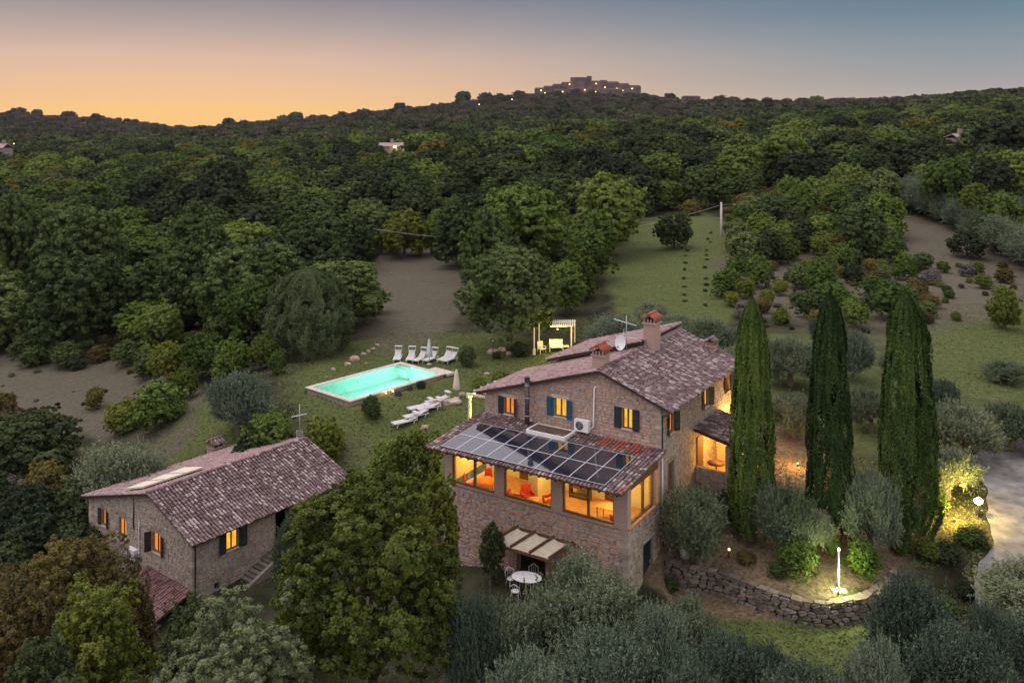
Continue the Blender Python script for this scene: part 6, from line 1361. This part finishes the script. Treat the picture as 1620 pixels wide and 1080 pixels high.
# small vine or sapling rows on the green meadow
for r_ in range(2):
    for i in range(11):
        px = 1083 + 32 * r_ + (i * (.6 + .2 * r_)) + random.uniform(-3, 3); Y = 98 + i * 4.6 + random.uniform(-1.6, 1.6); p = on(px, Y, -.02); plant('sapling', BUSH['oak'][i % 2], None, p, i * 2, (random.uniform(.25, .42), random.uniform(.25, .42), random.uniform(.15, .28)), 'low dark sapling in a row on the green meadow', 'sapling', 'sapling rows on the green meadow', parts=('foliage',))

# --- the woods: nearest 300 as individuals, the rest as one mass
def in_wood(px, Y):
    if 592 < px < 660 and 255 < Y < 305: return False
    if 1498 < px < 1545 and 190 < Y < 240: return False
    if px < 60: y0 = 108
    elif px < 250: y0 = 104
    elif px < 430: y0 = 96
    elif px < 590: y0 = 100 + (px - 430) * .28
    elif px < 740: y0 = 150
    elif px < 960: y0 = 118 if px < 900 else 128
    elif px < 1120: y0 = 166
    elif px < 1470: y0 = 176
    elif px < 1520: y0 = 196
    else: y0 = 152
    return Y > y0
W_ = scatter(1250, (-120, 1760, 96, 400), 7.4, 21, in_wood); W_.sort(key=lambda q: q[1])
reg = lambda px: 'left' if px < 600 else ('middle' if px < 1000 else 'right')
WT = {'left': ['wood', 'wood', 'bright', 'dark', 'wood'], 'middle': ['wood', 'dark', 'bright', 'wood', 'dark'], 'right': ['wood', 'bright', 'dark', 'dark']}
WLbl = {'wood': 'mid-green', 'bright': 'fresh green', 'dark': 'dark green'}
WR = {'left': 'broadleaf tree in the wood left of the pool field', 'middle': 'broadleaf tree in the wood above the pool field', 'right': 'broadleaf tree in the wood above the fallow slope'}
SHORT = [(1, 0, 0)]
def joined(crown, trunk):
    return crown
for i, (x, Y, px) in enumerate(W_[:290]):
    f_ = random.choice(WT[reg(px)]); k = random.uniform(.8, 1.6) ** 1.1; kz = k * random.uniform(.85, 1.2)
    if Y < 130 and px < 600: f_ = random.choice(['wood', 'wood', 'bright', 'bright', 'oak_']) ; f_ = 'wood' if f_ == 'oak_' else f_
    bnd = [b for a, b in ((60, 'at the left edge of the picture'), (250, 'above the lilac slope'), (400, 'behind the round grey olive'), (600, 'behind the oval evergreen'), (760, 'above the fallow field'), (960, 'behind the rounded oaks'), (1150, 'above the green meadow'), (1300, 'above the scrub slope'), (1420, 'near the hidden utility pole'), (9999, 'above the pale lane')) if px < a][0]
    dep = 'front-row' if Y < 118 else ('second-row' if Y < 150 else ('mid-depth' if Y < 190 else 'deep-set')); sz = 'large' if k > 1.38 else ('middling' if k > 1.18 else 'small')
    o = obj('broadleaf_tree', WOODH[f_][i % 2], None, label='%s %s %s tree in the wood %s' % (sz, dep, WLbl[f_], bnd), cat='tree', group='%s %s trees of the wood %s' % (dep, WLbl[f_], bnd)); o.location = (x, Y, H(x, Y) - .6); o.rotation_euler = (0, 0, i * 2.39); o.scale = (k, k, kz)
far_sets = [crown_mesh('far_crown', LF[m], 4.4, 3.7, 3.6, 15000, .21, 500 + i, 44, .32, ragged=.08) for i, m in enumerate(('wood', 'dark', 'bright', 'wood', 'dark', 'walnut'))]
vfar_sets = [crown_mesh('far_crown', LF[m], 4.6, 3.4, 3.4, 2600, .50, 520 + i, 20, .40) for i, m in enumerate(('far', 'far', 'dark', 'wood'))]
def gn_mass(name, pts, scl, meshes, label, zsc=1.0, cat=None):
    """one object: crowns instanced on points"""
    c = bpy.data.collections.new(name + '_kinds')
    for i, m_ in enumerate(meshes): q = bpy.data.objects.new('%s_kind' % name, m_); c.objects.link(q)
    me = bpy.data.meshes.new(name); me.vertices.add(len(pts)); me.vertices.foreach_set('co', np.asarray(pts, np.float32).ravel()); a = me.attributes.new('size', 'FLOAT', 'POINT'); a.data.foreach_set('value', np.asarray(scl, np.float32)); me.update()
    o = obj(name, me, None, kind='stuff', label=label); g = bpy.data.node_groups.new(name, 'GeometryNodeTree'); g.interface.new_socket('Geometry', in_out='INPUT', socket_type='NodeSocketGeometry'); g.interface.new_socket('Geometry', in_out='OUTPUT', socket_type='NodeSocketGeometry')
    n = g.nodes; l = g.links; i_ = n.new('NodeGroupInput'); o_ = n.new('NodeGroupOutput'); mp = n.new('GeometryNodeMeshToPoints'); ip = n.new('GeometryNodeInstanceOnPoints'); ci = n.new('GeometryNodeCollectionInfo'); ci.inputs['Collection'].default_value = c; ci.inputs['Separate Children'].default_value = True; ci.inputs['Reset Children'].default_value = True
    ip.inputs['Pick Instance'].default_value = True; rv = n.new('FunctionNodeRandomValue'); rv.data_type = 'FLOAT_VECTOR'; rv.inputs[0].default_value = (0, 0, 0); rv.inputs[1].default_value = (0, 0, 6.283); na = n.new('GeometryNodeInputNamedAttribute'); na.data_type = 'FLOAT'; na.inputs['Name'].default_value = 'size'
    cx = n.new('ShaderNodeCombineXYZ'); mm = n.new('ShaderNodeMath'); mm.operation = 'MULTIPLY'; mm.inputs[1].default_value = zsc; l.new(na.outputs[0], mm.inputs[0]); l.new(na.outputs[0], cx.inputs[0]); l.new(na.outputs[0], cx.inputs[1]); l.new(mm.outputs[0], cx.inputs[2])
    l.new(i_.outputs[0], mp.inputs[0]); l.new(mp.outputs[0], ip.inputs['Points']); l.new(ci.outputs[0], ip.inputs['Instance']); l.new(rv.outputs[0], ip.inputs['Rotation']); l.new(cx.outputs[0], ip.inputs['Scale']); l.new(ip.outputs[0], o_.inputs[0])
    md = o.modifiers.new('scatter', 'NODES'); md.node_group = g; return o
P_ = [(x, Y, H(x, Y) - .6) for x, Y, px in W_[290:]]; gn_mass('hillside_wood', P_, [random.uniform(.75, 1.5) for _ in P_], far_sets, 'wood of close-standing broadleaf trees climbing the hillside', 1.05)
rg = np.random.default_rng(5); n_ = 13000; Yf = 400 * np.exp(rg.random(n_) * math.log(1560 / 400)); pf = rg.uniform(-160, 1790, n_); Xf = (pf - 810) * Yf / F_PX
dens = .5 + .5 * np.sin(Xf * .013 + 1.5 * np.sin(Yf * .006)) * np.cos(Yf * .011); gap = (np.sin(Xf * .031) * np.sin(Yf * .021 + 2) > .62) | ((Yf > 560) & (rg.random(n_) > .62 + .3 * dens)) | ((np.hypot((pf - 60) / 130, (Yf - 480) / 55) < 1) & (rg.random(n_) > .08)) | ((np.hypot((pf - 1320) / 130, (Yf - 700) / 90) < 1) & (rg.random(n_) > .05))
Xf, Yf, pf = Xf[~gap], Yf[~gap], pf[~gap]; Zf = hz(Xf, Yf) - .8
nr_ = (Yf < 620) | ((Yf < 900) & (rg.random(len(Yf)) < .5)); sz_ = rg.uniform(.7, 1.6, len(Xf)) ** 1.2; XYZ = np.stack([Xf, Yf, Zf], 1)
gn_mass('distant_wood', XYZ[nr_], sz_[nr_], [vfar_sets[3], vfar_sets[2], vfar_sets[3], vfar_sets[0]], 'wooded slopes above the near wood', .9)
gn_mass('far_hill_wood', XYZ[~nr_], sz_[~nr_] * 1.1, vfar_sets[:3], 'far wooded hillsides under the hill town', .85)
# undergrowth that darkens the floor of the near wood
U_ = scatter(700, (-120, 1760, 94, 230), 2.6, 33, lambda px, Y: in_wood(px, Y + 5)); gn_mass('undergrowth', [(x, Y, H(x, Y) - .2) for x, Y, px in U_], [random.uniform(1.2, 2.2) for _ in U_], [BUSH['dark'][0], BUSH['oak'][0], BUSH['autumn'][1]], 'undergrowth along the edges of the wood', .9)

# ================================================================== SKYLINE TREES AND THE HILL TOWN
sky_t = [(575, 182, 40), (470, 192, 26), (452, 196, 22), (540, 187, 18), (495, 192, 16), (632, 172, 18), (645, 168, 14), (735, 160, 40), (770, 160, 18), (790, 156, 14), (820, 146, 24), (1140, 164, 26), (1160, 160, 22), (1185, 164, 20), (1290, 168, 18), (1345, 168, 16), (1372, 166, 14), (1398, 164, 16), (1440, 162, 18), (1460, 160, 18), (1490, 156, 22), (1515, 152, 24), (1545, 146, 22), (1575, 142, 24), (1602, 138, 24), (1215, 166, 18), (1100, 160, 16), (1060, 158, 16), (1245, 168, 16), (360, 202, 20), (385, 201, 18), (232, 198, 9), (30, 178, 20), (60, 180, 18), (110, 184, 16), (150, 188, 14)]
for i, (px, yb, w_) in enumerate(sky_t):
    w_ = min(w_, 21)
    Y = 1490 if px < 1080 else (930 if px < 1420 else 640)
    x = (px - 810) * Y / F_PX; z = max(H(x, Y) - 1, CAMZ - (yb + 3 - HOR) * Y / F_PX - 2); k = w_ / 2 * Y / F_PX / 4.4 * (1.15 + .5 * ((i * 37) % 10) / 10)
    o = obj('skyline_tree', vfar_sets[i % 2 + 1] if Y > 1000 else far_sets[i % 2], None, label='%s tree silhouetted on the skyline %s' % ('wide' if w_ > 17 else 'small', 'left of the hill town' if px < 840 else 'right of the hill town'), cat='tree', group='%s skyline trees, %s' % ('wide' if w_ > 17 else 'small', 'left' if px < 840 else 'right')); o.location = (x, Y, H(x, Y) - 1.5); o.scale = (k, k, k * .9); o.rotation_euler = (0, 0, i)
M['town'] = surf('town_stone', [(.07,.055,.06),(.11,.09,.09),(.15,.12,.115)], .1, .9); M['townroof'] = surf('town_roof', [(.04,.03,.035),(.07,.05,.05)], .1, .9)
def townhouse(px0, px1, ytop, ybot, Y, label, rf=.25, lit=(), flat=False, group=None, name='town_house'):
    x0 = (px0 - 810) * Y / F_PX; x1 = (px1 - 810) * Y / F_PX; zt = CAMZ - (ytop - HOR) * Y / F_PX; zb = CAMZ - (ybot - HOR) * Y / F_PX; cx = (x0 + x1) / 2; w = (x1 - x0) / 2; d = max(5, w * .8); e = empty(name, (cx, Y + d, zb), 0, label=label, cat='house', group=group)
    h = zt - zb; s = MB(); s.box((-w, -d, -8), (w, d, h * (1 if flat else .84))); s.build('wall', M['town'], e); s = MB()
    if flat: s.box((-w - .3, -d - .3, h), (w + .3, d + .3, h + .5))
    else:
        a = h * .84; s.prism([Vector((-w - .5, -d - .5, a)), Vector((w + .5, -d - .5, a)), Vector((w * .8, 0, h + .2)), Vector((-w * .8, 0, h + .2))], None, Vector((0, 0, .3))); s.prism([Vector((w + .5, d + .5, a)), Vector((-w - .5, d + .5, a)), Vector((-w * .8, 0, h + .2)), Vector((w * .8, 0, h + .2))], None, Vector((0, 0, .3)))
    s.build('roof', M['townroof'], e)
    n = max(2, int(w / 2.2)); lv = 2 if h > 9 else 1
    for i in range(n):
        for j in range(lv):
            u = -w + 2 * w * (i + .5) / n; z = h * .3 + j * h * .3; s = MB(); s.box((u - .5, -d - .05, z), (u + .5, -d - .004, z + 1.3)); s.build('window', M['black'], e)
    for (lx, ly) in lit:
        q = MB(); q.lathe((0, 0, 0), [(.9, 0), (.9, 1.2)], 8); o = q.build('street_light', M['bulb_far'], e); o.location = ((lx - 810) * Y / F_PX - cx, -d - 1.2, CAMZ - (ly - HOR) * Y / F_PX - zb); 
        point('lamp_light', ((lx - 810) * Y / F_PX - cx, -d - 4.5, CAMZ - (ly - HOR) * Y / F_PX - zb + .5), 900, (1, .60, .22), .5, e)
    return e
TN = [(904, 936, 123, 146, 'broad palace block crowning the hill town', ((901, 134), (920, 142))), (936, 948, 128, 146, 'house right of the palace block', ((943, 133),)), (948, 962, 127, 148, 'taller house in the middle of the town', ((950, 143), (942, 146))), (962, 980, 129, 146, 'long house right of the taller house', ()), (980, 996, 132, 148, 'house near the right side of the town', ((976, 141), (985, 144))), (996, 1014, 135, 150, 'lit house at the right end of the town', ((1000, 141),)),
      (888, 904, 130, 147, 'house left of the palace block', ((906, 145),)), (874, 889, 133, 148, 'house in the left part of the town', ((878, 146),)), (860, 875, 136, 150, 'low house in the left part of the town', ((862, 148),)), (846, 861, 139, 152, 'leftmost house of the hill town', ((856, 144),)), (897, 930, 139, 152, 'terrace of walls below the palace block', ((925, 143),)), (950, 985, 140, 152, 'lower row of houses under the town', ((957, 139),)), (876, 896, 141, 153, 'lower house below the left part of the town', ((890, 146),))]
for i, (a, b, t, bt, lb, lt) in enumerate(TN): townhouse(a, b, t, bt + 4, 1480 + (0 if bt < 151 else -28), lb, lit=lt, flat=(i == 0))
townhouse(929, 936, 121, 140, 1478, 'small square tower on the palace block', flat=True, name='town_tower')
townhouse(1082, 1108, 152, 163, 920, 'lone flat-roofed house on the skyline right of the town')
townhouse(600, 662, 226, 243, 430, 'far pale farmhouse with lamps in the middle of the wooded hill', lit=((629, 228), (647, 228), (657, 223))) if False else None
def farm(px0, px1, yt, yb, Y, label, lights, wallc='plaster'):
    x0 = (px0 - 810) * Y / F_PX; x1 = (px1 - 810) * Y / F_PX; zt = CAMZ - (yt - HOR) * Y / F_PX; zb = CAMZ - (yb - HOR) * Y / F_PX; w = (x1 - x0) / 2; d = 3.5; h = zt - zb; e = empty('far_farmhouse', ((x0 + x1) / 2, Y, zb), 0, label=label, cat='house'); s = MB(); s.box((-w, -d, -6), (w, d, h * .7)); s.build('wall', M['mortar_grey'], e)
    s = MB(); s.prism([Vector((-w - .4, -d - .4, h * .7)), Vector((w + .4, -d - .4, h * .7)), Vector((w, 0, h)), Vector((-w, 0, h))], None, Vector((0, 0, .25))); s.prism([Vector((w + .4, d + .4, h * .7)), Vector((-w - .4, d + .4, h * .7)), Vector((-w, 0, h)), Vector((w, 0, h))], None, Vector((0, 0, .25))); s.build('roof', M['tile_pink'], e)
    s = MB(); s.box((-w * .3, -.5, h * .9), (-w * .3 + .9, .5, h + 1.6)); s.build('chimney', M['mortar_grey'], e)
    for i in range(3): u = -w + 2 * w * (i + .5) / 3; s = MB(); s.box((u - .4, -d - .06, h * .25), (u + .4, -d - .004, h * .25 + 1.1)); s.build('window', M['black'], e)
    for lx, ly in lights:
        q = MB(); q.lathe((0, 0, 0), [(.35, 0), (.35, .4)], 8); o = q.build('wall_lamp', M['bulb'], e); X = (lx - 810) * Y / F_PX - e.location.x; Z = CAMZ - (ly - HOR) * Y / F_PX - zb; o.location = (X, -d - .5, Z); point('lamp_light', (X, -d - 2.2, Z), 60, (1, .66, .28), .3, e)
    return e
farm(600, 652, 227, 244, 300, 'far pale farmhouse with two lamps half buried in the hillside wood', ((627, 233), (642, 232)))
farm(1506, 1534, 213, 232, 235, 'pale stone house among the trees at the upper right', ())
farm(0, 12, 228, 250, 330, 'pale house at the left edge below the far hill', ())
# small lights scattered on the hills
for i, (px, py, Y) in enumerate(((22, 228, 480), (219, 207, 1000), (226, 206, 1000), (810, 158, 1300), (893, 164, 1250), (898, 166, 1240), (905, 168, 1230), (1180, 170, 880), (1150, 172, 880), (1388, 259, 205), (1376, 262, 206), (1394, 262, 204), (758, 166, 1200), (1520, 158, 600))):
    p = at(px, py, Y); e = empty('distant_lamp', p, 0, label='tiny distant lamp ' + ('glowing in the dark wood above the fallow slope' if Y < 220 else 'on the far hillside'), cat='lamp', group='tiny lamps in the near wood' if Y < 220 else 'tiny lamps on the far hills'); r_ = .00045 * Y; s = MB(); s.tube([(0, 0, -4), (0, 0, 0)], r_ * .3, 5); s.build('post', M['darkmetal'], e); s = MB(); s.lathe((0, 0, 0), [(r_, 0), (r_, r_ * 2)], 8); s.build('lamp_head', M['bulb'] if Y < 220 else M['bulb_far'], e)
# poles and cables
def pole(px, py0, py1, Y, label):
    a = at(px, py1, Y); b = at(px, py0, Y); h = b.z - a.z; e = empty('utility_pole', a, 0, label=label, cat='utility pole', group='poles of the power line'); s = MB(); s.tube([(0, 0, -1.5), (0, 0, h)], [.22, .16], 8); s.build('pole_shaft', M['concrete'], e); s = MB(); s.box((-.3, -.06, h - .45), (.3, .06, h - .35)); s.build('crossarm', M['darkmetal'], e); return at(px, py0 + 4, Y)
p1 = pole(1141, 320, 376, 140, 'concrete utility pole at the top of the green meadow'); p2 = pole(1368, 250, 275, 195, 'utility pole half hidden in the dark wood'); p3 = at(-60, 396, 112)
p2b = at(470, 375, 118)
def cable(a, b, sag, label):
    pts = [a.lerp(b, i / 24) - Vector((0, 0, sag * 4 * (i / 24) * (1 - i / 24))) for i in range(25)]; o = pts[12].copy(); s = MB(); s.tube([p - o for p in pts], .022, 4); q = s.build('power_cable', M['metal'], None, label=label, cat='cable'); q.location = o
cable(p1, p2, 2.2, 'power cable climbing from the concrete pole to the dark wood'); cable(at(590, 362, 128), p1, 3.2, 'power cable sagging leftwards from the concrete pole across the oaks')

# --- grass tufts: geometry for the near lawns
def grass_stuff():
    rg = np.random.default_rng(8); out = []
    for (px0, px1, y0, y1, n) in ((440, 1000, 60, 95, 34000), (1060, 1620, 30.5, 56, 26000), (430, 1080, 30.5, 42, 9000), (960, 1200, 92, 150, 9000), (1440, 1760, 68, 96, 9000), (180, 420, 52, 82, 9000)):
        px = rg.uniform(px0, px1, n); Y = rg.uniform(y0, y1, n); out.append(np.stack([(px - 810) * Y / F_PX, Y], 1))
    P = np.concatenate(out); a = (P[:, 0] - POOL0.x) * math.cos(PA) + (P[:, 1] - POOL0.y) * math.sin(PA); b = (P[:, 0] - POOL0.x) * math.sin(PA) - (P[:, 1] - POOL0.y) * math.cos(PA)
    keep = ~((a > -.6) & (a < PLn + .6) & (b > -.6) & (b < PWd + .6))
    dx, dy = P[:, 0] - FH.X0, P[:, 1] - FH.Y0; u = dx * FH.c - dy * FH.s; v = dx * FH.s + dy * FH.c; keep &= ~((u > -W - .2) & (u < .1) & (v > -.1) & (v < VB)); keep &= ~((u > -.1) & (u < 3.4) & (v > V0) & (v < V1))
    keep &= ~(P[:, 0] > (1560 - 810) * P[:, 1] / F_PX)  | (P[:, 1] > 66)
    pp = 810 + F_PX * P[:, 0] / P[:, 1]; keep &= (blob(pp, P[:, 1], 1230, 45.5, 210, 4) < .4) | (rg.random(len(P)) < .22)
    P = P[keep]; z = hz(P[:, 0], P[:, 1]); P3 = np.concatenate([P, z[:, None]], 1); n = len(P3); ang = rg.uniform(0, 6.283, n); Nn = np.stack([np.cos(ang), np.sin(ang), 1.3 * np.ones(n)], 1); up = np.zeros((n, 3)); up[:, 2] = 1; up[:, :2] = rg.normal(size=(n, 2)) * .6
    V, Q = leaf_quads(P3 + np.array([0, 0, .03]), Nn, .085, .4, up=up, rng=rg); return obj('grass', np_mesh('grass', V, Q, LF['grassb']), kind='stuff', label='short tufted grass of the lawns')
grass_stuff()

# ---------- air
hb = MB(); hb.box((-1900, -58, -10), (1900, 1990, 125)); m_, t_ = new_mat('air'); pv = t_.nodes.new('ShaderNodeVolumePrincipled'); pv.inputs['Density'].default_value = .00004; pv.inputs['Color'].default_value = (.78, .66, .80, 1); t_.links.new(pv.outputs[0], t_.nodes.new('ShaderNodeOutputMaterial').inputs['Volume'])
hb.build('haze', m_, None, kind='stuff', label='thin evening haze')
